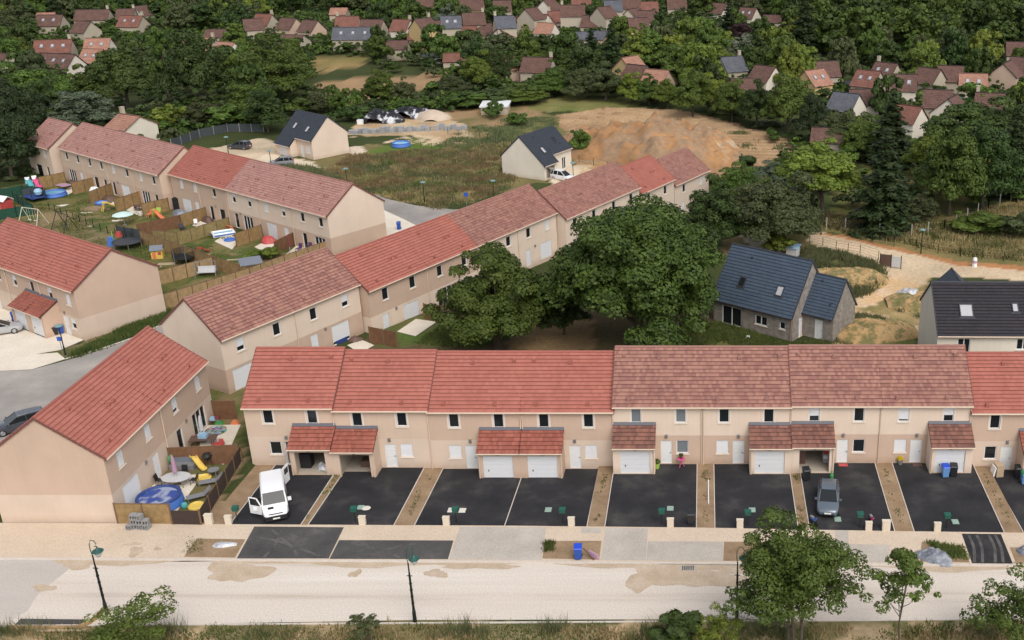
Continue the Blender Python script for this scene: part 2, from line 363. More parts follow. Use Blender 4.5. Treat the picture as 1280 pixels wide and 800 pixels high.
def roof_slope(mb, x0, x1, ye, ze, yr, zr, F=None, course=.36, lift=.09, thick=.1, u0=0.0):
    """stepped tile courses from the eave (ye, ze) up to the ridge (yr, zr); x along"""
    P = (lambda x, y, z: (x, y, z)) if F is None else (lambda x, y, z: F.p(x, z, -y))
    L = math.hypot(yr - ye, zr - ze); n = max(1, round(L / course)); dy, dz = (yr - ye) / L, (zr - ze) / L
    ny, nz = (-dz, dy) if dy > 0 else (dz, -dy)
    if nz < 0: ny, nz = -ny, -nz
    def q(x, s, o): return P(x, ye + dy * s + ny * o, ze + dz * s + nz * o)
    c = L / n
    for i in range(n):
        a, b = i * c, (i + 1) * c
        uv = [(u0 + x0, i * course + .02), (u0 + x1, i * course + .02), (u0 + x1, (i + 1) * course - .001), (u0 + x0, (i + 1) * course - .001)]
        mb.face([q(x0, a - .02, lift), q(x1, a - .02, lift), q(x1, b + .01, .004), q(x0, b + .01, .004)], uv)
        k = .004 if i else -thick
        uvr = [(u0 + x0, i * course), (u0 + x1, i * course), (u0 + x1, i * course + .012), (u0 + x0, i * course + .012)]
        mb.face([q(x0, a + .02, k), q(x1, a + .02, k), q(x1, a - .02, lift), q(x0, a - .02, lift)], uvr)
    uv4 = [(0, 0)] * 4
    mb.face([q(x0, 0, -thick), q(x0, L, -thick), q(x1, L, -thick), q(x1, 0, -thick)], uv4)
    for x in (x0, x1): mb.face([q(x, 0, -thick), q(x, 0, lift), q(x, L, .004), q(x, L, -thick)], uv4)
def vent(par, x, y, z, mat, k=1.0):
    m = MB(); s = .16 * k
    m.hexa([(x - s, y - s, z - .05), (x + s, y - s, z - .05), (x + s, y + s, z + .06), (x - s, y + s, z + .06), (x - s * .7, y - s, z + .16 * k), (x + s * .7, y - s, z + .16 * k), (x + s * .7, y + s, z + .18 * k), (x - s * .7, y + s, z + .18 * k)])
    return m.build('roof_vent', mat, par)
def skylight(par, x, y, z, slope, w_=.8, h=1.2, pane='glass', frame='ridge_dark'):
    """roof window lying on a slope that rises along +y"""
    c, s = math.cos(slope), math.sin(slope)
    def q(a, b, o): return (x + a, y + b * c - s * o, z + b * s + c * o)
    m = MB()
    def bx(a0, a1, b0, b1, o0, o1): m.hexa([q(a0, b0, o0), q(a1, b0, o0), q(a1, b1, o0), q(a0, b1, o0), q(a0, b0, o1), q(a1, b0, o1), q(a1, b1, o1), q(a0, b1, o1)])
    t = .09; W, H = w_ / 2, h / 2
    bx(-W, -W + t, -H, H, 0, .14); bx(W - t, W, -H, H, 0, .14); bx(-W + t, W - t, -H, -H + t, 0, .14); bx(-W + t, W - t, H - t, H, 0, .14)
    bx(-W - .12, W + .12, -H - .18, -H - .005, .03, .07)
    o = m.build('skylight', frame, par)
    g = MB(); g.face([q(-W + t, -H + t, .1), q(W - t, -H + t, .1), q(W - t, H - t, .1), q(-W + t, H - t, .1)]); g.build('pane', pane, o)

def terrace_house(label, group, loc, rot, W, D, eave, slope, roof, up, lo, split, openings, endL=True, endR=True, porch=None, ridge=None, vents=True, pipes=(), base=-1.0, ventx=None, seed=0, surround=False, name='terraced_house'):
    """one house of a terrace. local x along its front, y into the house; front facade at y=0"""
    rng = random.Random(seed)
    root = tag(empty(name, loc, rot), label, 'house', group)
    F = Frame(); B = Frame((W, D, 0), math.pi); L_ = Frame((0.002, D, 0), -math.pi / 2); R_ = Frame((W - .002, 0, 0), math.pi / 2)
    hz = R(slope); rz = eave + D / 2 * math.tan(hz)
    holes = []
    for o in openings:
        k = o[0]
        if k == 'win': holes.append(window(F, root, o[1], o[2], o[3], o[4], *(o[5:6] or (0,)), surround=surround and o[2] > 2, pane=(o[6] if len(o) > 6 else 'glass')))
        elif k == 'patio': holes.append(window(F, root, o[1], .05, o[2], 2.15, o[3] if len(o) > 3 else 0, leaves=3 if o[2] > 2 else 1, sill=False, name='patio_door', pane=(o[4] if len(o) > 4 else 'glass')))
        elif k == 'door': holes.append(pdoor(F, root, o[1], .05, .95, 2.15, op=len(o) > 2 and o[2]))
        elif k == 'garage': holes.append(garage_door(F, root, o[1], .05, o[2], 2.05))
        elif k == 'lamp': lamp_on_wall(F, root, o[1], o[2])
    if porch and porch[2] == 'open':
        c_ = (porch[0] + porch[1]) / 2 + (.1 if porch[0] < .5 else -.1); holes.append((c_ - 1.36, c_ + 1.36, base, 2.36))
    prof = [(0, eave), (D / 2, rz), (D, eave)]
    for nm, z0, z1, mt in (('lower_wall', base, split, lo), ('upper_wall', split, 99, up)):
        m = MB(); t = min(z1, eave)
        wall_panel(m, F, .002, W - .002, z0, t, holes); wall_panel(m, B, .002, W - .002, z0, t)
        gable(m, L_, prof, z0, z1); gable(m, R_, prof, z0, z1)
        m.build(nm, mt, root)
    ov = .26; gl = .06 if endL else 0; gr = .06 if endR else 0
    dz = ov * math.tan(hz); ez = eave - dz + .12
    m = MB(); u0 = rng.random() * 9
    roof_slope(m, -gl, W + gr, -ov, ez, D / 2, rz + .12, u0=u0); roof_slope(m, -gl, W + gr, D + ov, ez, D / 2, rz + .12, u0=u0 + 3)
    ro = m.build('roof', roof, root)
    rm = ridge or ('ridge_red' if roof == 'tile_red' else 'ridge_mixed')
    q = MB(); n = round((W + gl + gr) / .4); x = -gl; st = (W + gl + gr) / n
    for i in range(n): q.tube([(x + i * st, D / 2, rz + .12), (x + (i + 1) * st + .03, D / 2, rz + .135)], [.13, .115], 8)
    for x, e in ((-gl, endL), (W + gr, endR)):
        if not e: continue
        vg_ = MB()
        xo = x - .05 if x < 1 else x - .02
        for ye, s_ in ((-ov, 1), (D + ov, -1)):
            k = 14
            for i in range(k):
                f0, f1 = i / k, (i + 1) / k - .004
                a = Vector((xo, ye + (D / 2 - ye) * f0, ez + (rz + .12 - ez) * f0)); b = Vector((xo, ye + (D / 2 - ye) * f1, ez + (rz + .12 - ez) * f1))
                vg_.hexa([a + Vector((0, 0, -.14)), a + Vector((.07, 0, -.14)), b + Vector((.07, 0, -.14)), b + Vector((0, 0, -.14)), a + Vector((0, 0, .085)), a + Vector((.07, 0, .085)), b + Vector((.07, 0, .06)), b + Vector((0, 0, .06))])
        vg_.build('verge', 'verge_dark', ro)
    q.build('ridge_tile', rm, ro)
    if vents:
        for fx, fy in (ventx or ((.22, .13), (.72, .13), (.36, .78))):
            f = fy; vent(ro, W * fx, -ov + (D / 2 + ov) * f, ez + (rz + .12 - ez) * f + .05, rm)
    for yy in (-ov - .06, D + ov + .06): g = MB(); g.tube([(-gl, yy, ez - .03), (W + gr, yy, ez - .03)], .075, 8); g.build('gutter', 'gutter', root)
    for px_ in pipes:
        g = MB(); g.tube([(px_, -ov - .04, ez - .06), (px_, -.07, ez - .35), (px_, -.07, -.3)], .05, 8); g.build('downpipe', 'gutter', root)
    if porch:
        x0, x1, kind, proj = porch
        z1_, zf = 3.72, 2.62; Fg = Frame((0, -proj, 0)); h = [] ; c = (x0 + x1) / 2 + (.1 if x0 < .5 else -.1)
        pr = MB(); pr_root = None
        gh = (c - 1.22, c + 1.22, .04, 2.1)
        wall_panel(pr, Fg, x0, x1, base, zf - .02, [gh], rev=.2)
        for x, ang in ((x0 + .004, -math.pi / 2), (x1 - .004, math.pi / 2)):
            a = [(x, -proj, base), (x, -.003, base), (x, -.003, z1_ - .05), (x, -proj, zf - .02)]; pr.face(a)
        gw = pr.build('garage', up, root)
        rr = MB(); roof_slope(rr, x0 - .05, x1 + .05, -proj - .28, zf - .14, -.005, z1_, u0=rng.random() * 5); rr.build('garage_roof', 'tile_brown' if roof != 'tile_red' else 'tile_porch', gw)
        ld = MB(); ld.hexa([(x0 - .05, -.17, z1_ - .03), (x1 + .05, -.17, z1_ - .03), (x1 + .05, -.004, z1_ - .0), (x0 - .05, -.004, z1_ - .0), (x0 - .05, -.17, z1_ + .01), (x1 + .05, -.17, z1_ + .01), (x1 + .05, -.004, z1_ + .2), (x0 - .05, -.004, z1_ + .2)]); ld.build('flashing', 'lead', gw)
        gt = MB(); gt.tube([(x0 - .05, -proj - .33, zf - .17), (x1 + .05, -proj - .33, zf - .17)], .06, 8)
        gt.build('gutter', 'gutter', gw); gt = MB(); xp = x1 - .1 if x0 < .5 else x0 + .1
        gt.tube([(xp, -proj - .33, zf - .2), (xp, -proj - .06, zf - .4), (xp, -proj - .06, -.2)], .04, 8); gt.build('downpipe', 'gutter', gw)
        if kind == 'closed': garage_door(Fg, gw, c, .04, 2.44, 2.06)
        else:
            i = MB(); D2 = 5.4; a, b = c - 1.3, c + 1.3
            P = lambda x, d, z: (x, -proj + .2 + d, z)
            i.face([P(a, 0, .03), P(b, 0, .03), P(b, D2, .03), P(a, D2, .03)]); i.face([P(a, D2, .03), P(b, D2, .03), P(b, D2, 2.3), P(a, D2, 2.3)])
            i.face([P(a, 0, .03), P(a, D2, .03), P(a, D2, 2.3), P(a, 0, 2.3)]); i.face([P(b, 0, .03), P(b, D2, .03), P(b, D2, 2.3), P(b, 0, 2.3)]); i.face([P(a, 0, 2.3), P(b, 0, 2.3), P(b, D2, 2.3), P(a, D2, 2.3)])
            i.build('garage_interior', 'interior', gw)
        lamp_on_wall(Fg, gw, c, 2.32)
    return root
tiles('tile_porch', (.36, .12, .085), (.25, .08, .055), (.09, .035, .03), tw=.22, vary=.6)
# ------------------------------------------------------------------ ground sheet, coloured by what it is made of
def nonuni(lo, a, b, hi, fine, grow=1.12):
    c = list(np.arange(a, b + 1e-6, fine)); s = fine; x = b
    while x < hi: s = min(s * grow, 25); x += s; c.append(x)
    s = fine; x = a
    while x > lo: s = min(s * grow, 25); x -= s; c.insert(0, x)
    return np.array(c)
gx = nonuni(-900, -125, 75, 900, .6); gy = nonuni(-80, 46, 225, 1400, .6)
GX, GY = np.meshgrid(gx, gy); GZ = terrain(GX, GY)
nr = np.random.RandomState(3)
def vnoise(x, y, sc, seed=0):
    """smooth value noise"""
    rs = np.random.RandomState(seed); g = rs.rand(128, 128)
    u, v = x / sc + 1000.3, y / sc + 1000.7; i, j = np.floor(u).astype(int), np.floor(v).astype(int); f, h = u - i, v - j
    f, h = f * f * (3 - 2 * f), h * h * (3 - 2 * h); a = lambda p, q: g[p % 128, q % 128]
    return (a(i, j) * (1 - f) + a(i + 1, j) * f) * (1 - h) + (a(i, j + 1) * (1 - f) + a(i + 1, j + 1) * f) * h
def fbm(x, y, sc, seed=0): return (vnoise(x, y, sc, seed) + .5 * vnoise(x, y, sc / 2.1, seed + 1) + .25 * vnoise(x, y, sc / 4.3, seed + 2)) / 1.75
def inpoly(x, y, poly):
    r = np.zeros(x.shape, bool); n = len(poly)
    for i in range(n):
        (x0, y0), (x1, y1) = poly[i], poly[(i + 1) % n]
        c = (y0 > y) != (y1 > y)
        with np.errstate(divide='ignore', invalid='ignore'): r ^= c & (x < (x1 - x0) * (y - y0) / (y1 - y0 + 1e-12) + x0)
    return r
def GP(pts): return [tuple(G(*p)[:2]) for p in pts]
base = np.array([.05, .062, .022]); rgb = np.tile(base, (*GX.shape, 1))
mx_ = fbm(GX, GY, 7, 11)[..., None]; rgb = rgb * (.75 + .5 * mx_)
jx = (fbm(GX, GY, 3.0, 21) - .5) + .5 * (vnoise(GX, GY, .9, 23) - .5); jy = (fbm(GX, GY, 3.0, 31) - .5) + .5 * (vnoise(GX, GY, .9, 33) - .5)
def zone(poly, c1, c2=None, rough=2.5, sc=4.0, patch=None, seed=5, px=True):
    """paint a patch of ground: c1/c2 two earth or grass colours; rough = how ragged its edge is in m; patch = share covered"""
    P = GP(poly) if px else poly
    k = inpoly(GX + jx * rough, GY + jy * rough, P)
    f = fbm(GX, GY, sc, seed); f = np.clip((f - .3) / .4, 0, 1)[..., None]
    col = np.array(c1) * (1 - f) + np.array(c2 or c1) * f
    if patch is not None: k = k & (fbm(GX, GY, sc * .7, seed + 50) + .35 * (vnoise(GX, GY, .7, seed + 9) - .5) < patch)
    rgb[k] = col[k]
GRASS, DRY, DRY2, SOIL, SAND, ORANGE = (.085, .105, .032), (.20, .165, .075), (.25, .19, .10), (.19, .125, .07), (.56, .43, .29), (.42, .24, .11)
# meadow, fields, building ground
zone([(330, 215), (360, 200), (440, 185), (600, 170), (640, 160), (730, 165), (740, 215), (650, 235), (545, 262), (470, 240), (430, 225)], DRY, (.13, .115, .05), 4, 5)
zone([(330, 215), (440, 190), (640, 172), (640, 235), (545, 262)], (.24, .17, .09), None, 3, 5, .44, 8)
zone([(455, 190), (520, 172), (545, 178), (560, 188), (500, 195)], (.10, .155, .03), (.13, .16, .04), 2)
zone([(435, 170), (445, 150), (560, 140), (600, 140), (640, 165), (580, 180), (520, 170)], (.42, .29, .17), (.5, .38, .25), 3)
zone([(560, 138), (660, 130), (700, 150), (690, 165), (640, 178), (590, 175)], (.30, .2, .11), (.16, .14, .06), 4, 4)
zone([(620, 175), (640, 150), (700, 145), (720, 155), (700, 170)], (.13, .14, .05), (.19, .155, .07), 3)
zone([(650, 135), (700, 120), (760, 122), (800, 130), (780, 138), (690, 140)], (.22, .2, .08), (.12, .14, .04), 3)
zone([(475, 178), (515, 168), (560, 172), (540, 182)], SAND, None, 3, 3, .5, 4)
zone([(690, 152), (700, 143), (760, 134), (850, 137), (940, 160), (1010, 182), (960, 205), (910, 225), (880, 215), (720, 175)], (.36, .235, .135), (.30, .19, .105), 3, 6)
zone([(715, 190), (720, 160), (790, 142), (850, 150), (915, 195), (880, 222), (800, 225), (725, 215)], ORANGE, (.36, .25, .15), 3, 4)
zone([(780, 205), (790, 195), (820, 190), (850, 197), (845, 210), (800, 215)], (.66, .55, .42), None, 2)
zone([(690, 212), (740, 205), (750, 225), (720, 240), (690, 232)], SAND, ORANGE, 2)
zone([(690, 230), (722, 228), (724, 210), (712, 205), (690, 222)], (.6, .5, .38), None, 1)
zone([(382, 73), (452, 71), (460, 84), (385, 90)], (.33, .22, .11), (.20, .17, .06), 4, 9)
zone([(390, 122), (394, 104), (470, 95), (560, 92), (562, 104), (500, 118), (440, 135)], (.33, .215, .12), (.27, .18, .10), 4, 9)
# sandy tracks behind the left terrace
zone([(255, 205), (250, 188), (330, 172), (352, 180), (352, 200), (335, 212)], (.55, .44, .32), (.45, .36, .26), 1.5)
zone([(300, 210), (335, 192), (392, 202), (400, 210), (345, 216), (315, 222)], (.62, .52, .4), None, 1.2)
zone([(385, 220), (412, 212), (445, 220), (450, 228), (432, 236), (400, 231)], (.58, .48, .36), None, 1.5)
zone([(436, 184), (452, 182), (460, 190), (440, 197)], (.6, .5, .4), None, 1)
# gardens of the left terrace: tired grass
zone([(0, 300), (0, 235), (60, 225), (180, 240), (300, 290), (400, 320), (330, 360), (205, 390), (190, 330), (60, 280)], (.135, .125, .045), (.20, .16, .08), 1, 3.5)
zone([(0, 300), (0, 235), (60, 225), (180, 240), (300, 290), (400, 320), (330, 360), (205, 390), (190, 330), (60, 280)], (.08, .105, .03), None, 2, 4, .45, 7)
zone([(30, 290), (60, 258), (110, 275), (150, 312), (135, 318)], (.24, .18, .10), (.18, .15, .08), 2, 4)
# wooded plot, back gardens, right hand dirt
zone([(450, 440), (480, 400), (560, 370), (700, 350), (900, 360), (900, 440)], (.12, .085, .05), (.10, .085, .04), 3, 5)
zone([(480, 435), (470, 410), (520, 395), (560, 390), (570, 430)], (.08, .12, .03), (.12, .12, .045), 1.5, 3)
zone([(640, 440), (650, 405), (700, 392), (745, 400), (740, 440)], (.25, .165, .085), (.2, .14, .075), 2, 3)
zone([(830, 440), (860, 410), (895, 402), (990, 430), (1040, 425), (1040, 445)], (.10, .125, .03), (.17, .135, .06), 2, 3)
zone([(985, 440), (1040, 420), (1070, 400), (1150, 410), (1150, 440)], (.10, .13, .035), (.3, .2, .1), 1.5, 3)
zone([(1000, 305), (1100, 330), (1120, 350), (1105, 372), (1070, 385), (1050, 350), (1010, 330)], (.11, .115, .045), (.24, .18, .09), 2, 3)
zone([(1068, 384), (1085, 360), (1112, 345), (1120, 356), (1100, 372)], (.40, .25, .12), None, 1.5)
zone([(1060, 300), (1010, 292), (930, 292), (905, 300), (900, 330), (960, 330), (1010, 305)], (.13, .115, .05), (.2, .15, .08), 2, 4)
zone([(925, 292), (945, 295), (990, 318), (985, 330), (940, 310)], (.42, .36, .30), None, 1)
zone([(1030, 265), (1130, 275), (1200, 268), (1290, 240), (1290, 340), (1180, 325), (1080, 300), (1020, 288)], (.15, .135, .055), (.25, .195, .085), 2, 5)
zone([(1180, 300), (1240, 280), (1290, 262), (1290, 300), (1240, 310)], (.36, .27, .12), (.28, .21, .1), 2, 3, .6)
zone([(1030, 262), (1080, 205), (1140, 210), (1230, 235), (1200, 265), (1110, 280)], (.15, .13, .05), (.10, .11, .035), 3, 4)
zone([(1005, 300), (1013, 288), (1035, 292), (1130, 313), (1205, 331), (1290, 337), (1290, 352), (1180, 346), (1130, 350), (1118, 352), (1085, 322), (1020, 306)], (.60, .47, .33), (.52, .39, .27), 1.5, 4)
zone([(1020, 440), (1060, 395), (1068, 372), (1100, 362), (1118, 340), (1160, 340), (1165, 352), (1130, 375), (1120, 390), (1155, 395), (1150, 420), (1085, 405), (1060, 440)], (.58, .45, .32), (.56, .38, .22), 1.5, 3)
zone([(1070, 390), (1130, 368), (1165, 345), (1165, 400), (1140, 405)], (.42, .3, .15), (.2, .17, .07), 2, 2.5)
zone([(1015, 292), (1045, 293), (1130, 311), (1200, 327), (1290, 333), (1290, 338), (1200, 331.5), (1130, 315), (1090, 306), (1045, 296)], (.40, .19, .085), None, .8)
# soil by the front houses and the wild verge in front
zone([(255, 490), (290, 490), (302, 540), (305, 575), (262, 655), (245, 655), (296, 575), (272, 520)], (.27, .185, .11), (.33, .24, .15), .8, 2)
zone([(-200, 900), (-200, 779), (1500, 774), (1500, 900)], (.29, .225, .13), (.17, .15, .07), 1.2, 2.2)
zone([(-200, 900), (-200, 783), (1500, 778), (1500, 900)], (.42, .31, .19), None, 1.5, 2.5, .42, 12)
zone([(150, 574), (215, 480), (320, 480), (300, 560), (255, 655), (150, 655)], (.10, .12, .035), (.2, .15, .08), .7, 2, seed=14)
zone([(95, 430), (160, 405), (215, 385), (230, 396), (165, 420), (120, 440), (85, 448), (45, 443), (75, 432)], (.12, .125, .045), (.2, .15, .09), .8, 2, seed=15)
me = bpy.data.meshes.new('ground'); nx, ny = len(gx), len(gy)
me.vertices.add(nx * ny); me.vertices.foreach_set('co', np.stack([GX, GY, GZ], -1).astype(np.float32).ravel())
ii = np.arange(nx * ny).reshape(ny, nx); q = np.stack([ii[:-1, :-1], ii[:-1, 1:], ii[1:, 1:], ii[1:, :-1]], -1).reshape(-1, 4)
me.loops.add(q.size); me.loops.foreach_set('vertex_index', q.astype(np.int32).ravel())
me.polygons.add(len(q)); me.polygons.foreach_set('loop_start', np.arange(0, q.size, 4, dtype=np.int32)); me.polygons.foreach_set('use_smooth', [True] * len(q)); me.update(calc_edges=True)
at = me.color_attributes.new('earth', 'FLOAT_COLOR', 'POINT'); at.data.foreach_set('color', np.concatenate([rgb, np.ones((*GX.shape, 1))], -1).astype(np.float32).ravel())
m, nt, b = newmat('ground')
av = nd(nt, 'ShaderNodeVertexColor'); av.layer_name = 'earth'; gc = nd(nt, 'ShaderNodeTexCoord')
n1 = nd(nt, 'ShaderNodeTexNoise', Scale=2.2, Detail=8.0, Roughness=.7); n2 = nd(nt, 'ShaderNodeTexNoise', Scale=.12, Detail=6.0)
for n in (n1, n2): nt.links.new(gc.outputs['Object'], n.inputs['Vector'])
r1 = ramp(nt, [(.3, (.74, .745, .73)), (.7, (1.22, 1.2, 1.17))]); nt.links.new(n1.outputs[0], r1.inputs[0])
r2 = ramp(nt, [(.35, (.85, .87, .85)), (.65, (1.12, 1.1, 1.08))]); nt.links.new(n2.outputs[0], r2.inputs[0])
c = mixc(nt, 1.0, av.outputs[0], r1.outputs[0], 'MULTIPLY'); c = mixc(nt, 1.0, c, r2.outputs[0], 'MULTIPLY')
nt.links.new(c, b.inputs['Base Color']); b.inputs['Roughness'].default_value = 1; b.inputs['Specular IOR Level'].default_value = .1; bump(nt, b, n1.outputs[0], .5, .12)
me.materials.append(m); g = bpy.data.objects.new('ground', me); COL.objects.link(g); tag(g, kind='structure')

# ------------------------------------------------------------------ paved sheets
ground_like('chalk_road', [(.3, (.47, .395, .32)), (.45, (.59, .515, .44)), (.58, (.61, .54, .465)), (.72, (.66, .595, .525))], .5, 9, bumpy=.15, stretch=(.06, 1, 1))
ground_like('grey_road', [(.25, (.42, .375, .335)), (.5, (.49, .44, .395)), (.75, (.56, .5, .44))], .2, 10, bumpy=.15, stretch=(.3, 1, 1))
ground_like('wet_patch', [(.3, (.42, .32, .22)), (.7, (.52, .42, .32))], .8, 9, bumpy=.15)
ground_like('beige_pavement', [(.3, (.53, .42, .315)), (.7, (.60, .49, .375))], .3, 10, bumpy=.1)
ground_like('asphalt', [(.3, (.019, .019, .021)), (.52, (.030, .029, .031)), (.66, (.055, .052, .05)), (.8, (.10, .093, .087))], .35, 12, .9, .25)
ground_like('dusty_asphalt', [(.3, (.05, .047, .048)), (.55, (.085, .08, .077)), (.8, (.2, .175, .15))], .3, 10, .95, .2)
ground_like('grey_concrete', [(.3, (.38, .34, .29)), (.6, (.47, .42, .36)), (.8, (.55, .49, .41))], .35, 10, bumpy=.12)
ground_like('old_road', [(.25, (.22, .2, .185)), (.5, (.30, .275, .25)), (.75, (.43, .385, .335))], .16, 10, bumpy=.15)
ground_like('white_concrete', [(.3, (.62, .545, .44)), (.7, (.72, .65, .55))], .3, 10, bumpy=.1)
ground_like('planting_soil', [(.3, (.22, .145, .085)), (.6, (.31, .215, .13)), (.8, (.38, .275, .18))], .7, 9, bumpy=.5)
plain('kerb_stone', (.56, .50, .44), .85, var=.12)
def sheet(name, pts, z, mat, px=True, kind='structure', thick=0.0):
    P = [G(*p) for p in pts] if px else [Vector((*p, 0)) for p in pts]
    m = MB(); m.face([(p[0], p[1], z) for p in P])
    if thick:
        for a, b in zip(P, P[1:] + P[:1]): m.face([(a[0], a[1], z), (b[0], b[1], z), (b[0], b[1], z - thick), (a[0], a[1], z - thick)])
    return tag(m.build(name, mat), kind=kind)
def blob(name, cx, cy, rx, ry, z, mat, seed, n=40, rot=0):
    """an irregular stain or patch, centre at a photo pixel, radii in m"""
    rs = random.Random(seed); c = G(cx, cy); ph = [rs.random() * 6.3 for _ in range(4)]; m = MB(); P = []
    for k in range(n):
        t = 2 * math.pi * k / n; q = 1 + .22 * math.sin(2 * t + ph[0]) + .16 * math.sin(3 * t + ph[1]) + .09 * math.sin(5 * t + ph[2]) + .07 * math.sin(9 * t + ph[3])
        x, y = rx * q * math.cos(t), ry * q * math.sin(t); P.append((c.x + x * math.cos(rot) - y * math.sin(rot), c.y + x * math.sin(rot) + y * math.cos(rot), z))
    m.face(P); return tag(m.build(name, mat), kind='structure')
# the road in front: kerb line from (0,698) to (1280,707) in the photo
KY = lambda x: 698 + 9 * x / 1280
sheet('road', [(-260, KY(-260)), (1500, KY(1500)), (1500, 776), (900, 774), (520, 775), (0, 784), (-260, 788)], .004, 'chalk_road')
sheet('road', [(-260, KY(-260) + .6), (97, KY(97) + .6), (82, 715), (48, 742), (34, 764), (15, 774), (-260, 786)], .008, 'grey_road')
m = MB(); pk = [G(-260, KY(-260)), G(1500, KY(1500))]; PB = [(-100, 70.1), (-44, 69.72), (-40, 69.62), (-12, 69.36), (0, 69.14), (12, 68.72), (24, 68.45), (60, 67.6)]
m.face([(pk[0].x, pk[0].y, .06), (pk[1].x, pk[1].y, .06), *[(x, y + .02, .06) for x, y in PB[::-1]]]); tag(m.build('pavement', 'beige_pavement'), kind='structure')
a, b_ = G(-260, KY(-260)), G(1500, KY(1500)); m = MB(); n = 130
for i in range(n):
    p, q = a.lerp(b_, i / n), a.lerp(b_, (i + .985) / n); m.hexa([(p.x, p.y - .16, -.02), (q.x, q.y - .16, -.02), (q.x, q.y - .003, -.02), (p.x, p.y - .003, -.02), (p.x, p.y - .15, .10), (q.x, q.y - .15, .10), (q.x, q.y - .003, .10), (p.x, p.y - .003, .10)])
tag(m.build('kerb', 'kerb_stone'), kind='structure')
m = MB(); a, b_ = G(-100, 783.5), G(1500, 773)
m.beam((a.x, a.y, .02), (b_.x, b_.y, .02), .12, .1); tag(m.build('kerb', 'kerb_stone'), kind='structure')
# dirt washed along the kerb and dried puddles
rs = random.Random(5); pts = []; low = []
for i in range(90):
    x = 80 + i * 14.5; pts.append((x, KY(x) + 1.6)); low.append((x, KY(x) + 4.5 + 2.5 * math.sin(x * .017) + 2 * math.sin(x * .043 + 1) + rs.random() * 1.2))
sheet('road_dirt', pts + low[::-1], .010, 'wet_patch')
for i, (x, y, rx, ry) in enumerate([(95, 702, 1.4, .9), (296, 714, 2.0, 1.4), (170, 690.5, .55, .6), (444, 717, .4, .45), (545, 717, .75, .5), (600, 708, 2.2, .4), (806, 720, 1.2, 1.6), (862, 722, 3.6, 1.3), (55, 735, .9, .35), (165, 681, .6, .25), (197, 687, .3, .2), (960, 712, 3, .6)]):
    blob('dried_puddle', x, y, rx, ry, (.066 if y < KY(x) else .014 + i * .0008), 'wet_patch', 40 + i)
# pavement patches
for nm, pts, mat, z in [
    ('parking_bay', [(318, 659), (430, 660), (411, 699), (296, 699)], 'dusty_asphalt', .066), ('parking_bay', [(424, 676), (567, 676.5), (560, 700), (412, 699.5)], 'dusty_asphalt', .066),
    ('pavement_patch', [(575, 659.5), (683, 660), (677, 701), (561, 700)], 'grey_concrete', .066), ('pavement_patch', [(727, 660.5), (752, 661), (750.5, 667.5), (726, 667)], 'grey_concrete', .066),
    ('pavement_patch', [(757, 661), (810, 661.5), (807, 701.5), (751, 701)], 'grey_concrete', .066), ('pavement_patch', [(810, 677.5), (904, 678), (903.5, 702), (808, 701.5)], 'grey_concrete', .067),
    ('pavement_patch', [(1043, 664), (1060, 664), (1061, 681), (1112, 682), (1110, 704), (1048, 703)], 'grey_concrete', .066),
    ('parking_bay', [(1202, 668), (1251, 668.5), (1266, 705.5), (1215, 705)], 'asphalt', .066),
    ('planting_bed', [(246, 674), (307, 675), (294, 698), (230, 697)], 'planting_soil', .066), ('planting_bed', [(681, 677), (752, 677), (749, 700.5), (678, 699)], 'planting_soil', .066),
    ('planting_bed', [(905, 678), (1000, 678), (1003, 702.5), (904, 702)], 'planting_soil', .066), ('planting_bed', [(1152, 678), (1203, 683), (1212, 704), (1150, 703)], 'planting_soil', .066), ('planting_bed', [(1262, 685), (1340, 686), (1350, 706), (1270, 705.5)], 'planting_soil', .066)]:
    sheet(nm, pts, z, mat)
sheet('parking_bay', [(26, 773.5), (107, 774.5), (98, 785.5), (15, 785)], .018, 'dusty_asphalt')
def track(pts, w_, z, mat='grey_concrete', name='tyre_mark'):
    P = [G(*p) for p in pts]; C_ = []
    for i in range(len(P) - 1):
        a, b = P[i], P[i + 1]; p0, p3 = P[max(i - 1, 0)], P[min(i + 2, len(P) - 1)]
        for k in range(6):
            t = k / 6; C_.append(.5 * ((2 * a) + (b - p0) * t + (2 * p0 - 5 * a + 4 * b - p3) * t * t + (3 * a - p0 - 3 * b + p3) * t ** 3))
    C_.append(P[-1]); m = MB()
    for a, b in zip(C_, C_[1:]):
        d = (b - a).normalized(); n_ = Vector((-d.y, d.x, 0)) * w_ / 2; m.face([(a.x - n_.x, a.y - n_.y, z), (b.x - n_.x, b.y - n_.y, z), (b.x + n_.x, b.y + n_.y, z), (a.x + n_.x, a.y + n_.y, z)])
    return tag(m.build(name, mat), kind='structure')
ground_like('tyre_dust', [(.35, (.06, .057, .056)), (.6, (.12, .113, .105))], .9, 8)
for i, pts in enumerate([[(1211, 670), (1217, 685), (1218, 704)], [(1221, 670), (1227, 685), (1228, 704)], [(1236, 670), (1243, 685), (1244, 704)], [(1244, 670), (1251, 685), (1254, 704)], [(318, 672), (350, 678), (400, 696)], [(330, 698), (345, 680), (352, 663)], [(340, 663), (365, 685), (372, 698)], [(440, 680), (480, 690), (500, 698)], [(520, 680), (490, 686), (460, 697)]]): track(pts, .22, .071 + i * .0006, 'tyre_dust')
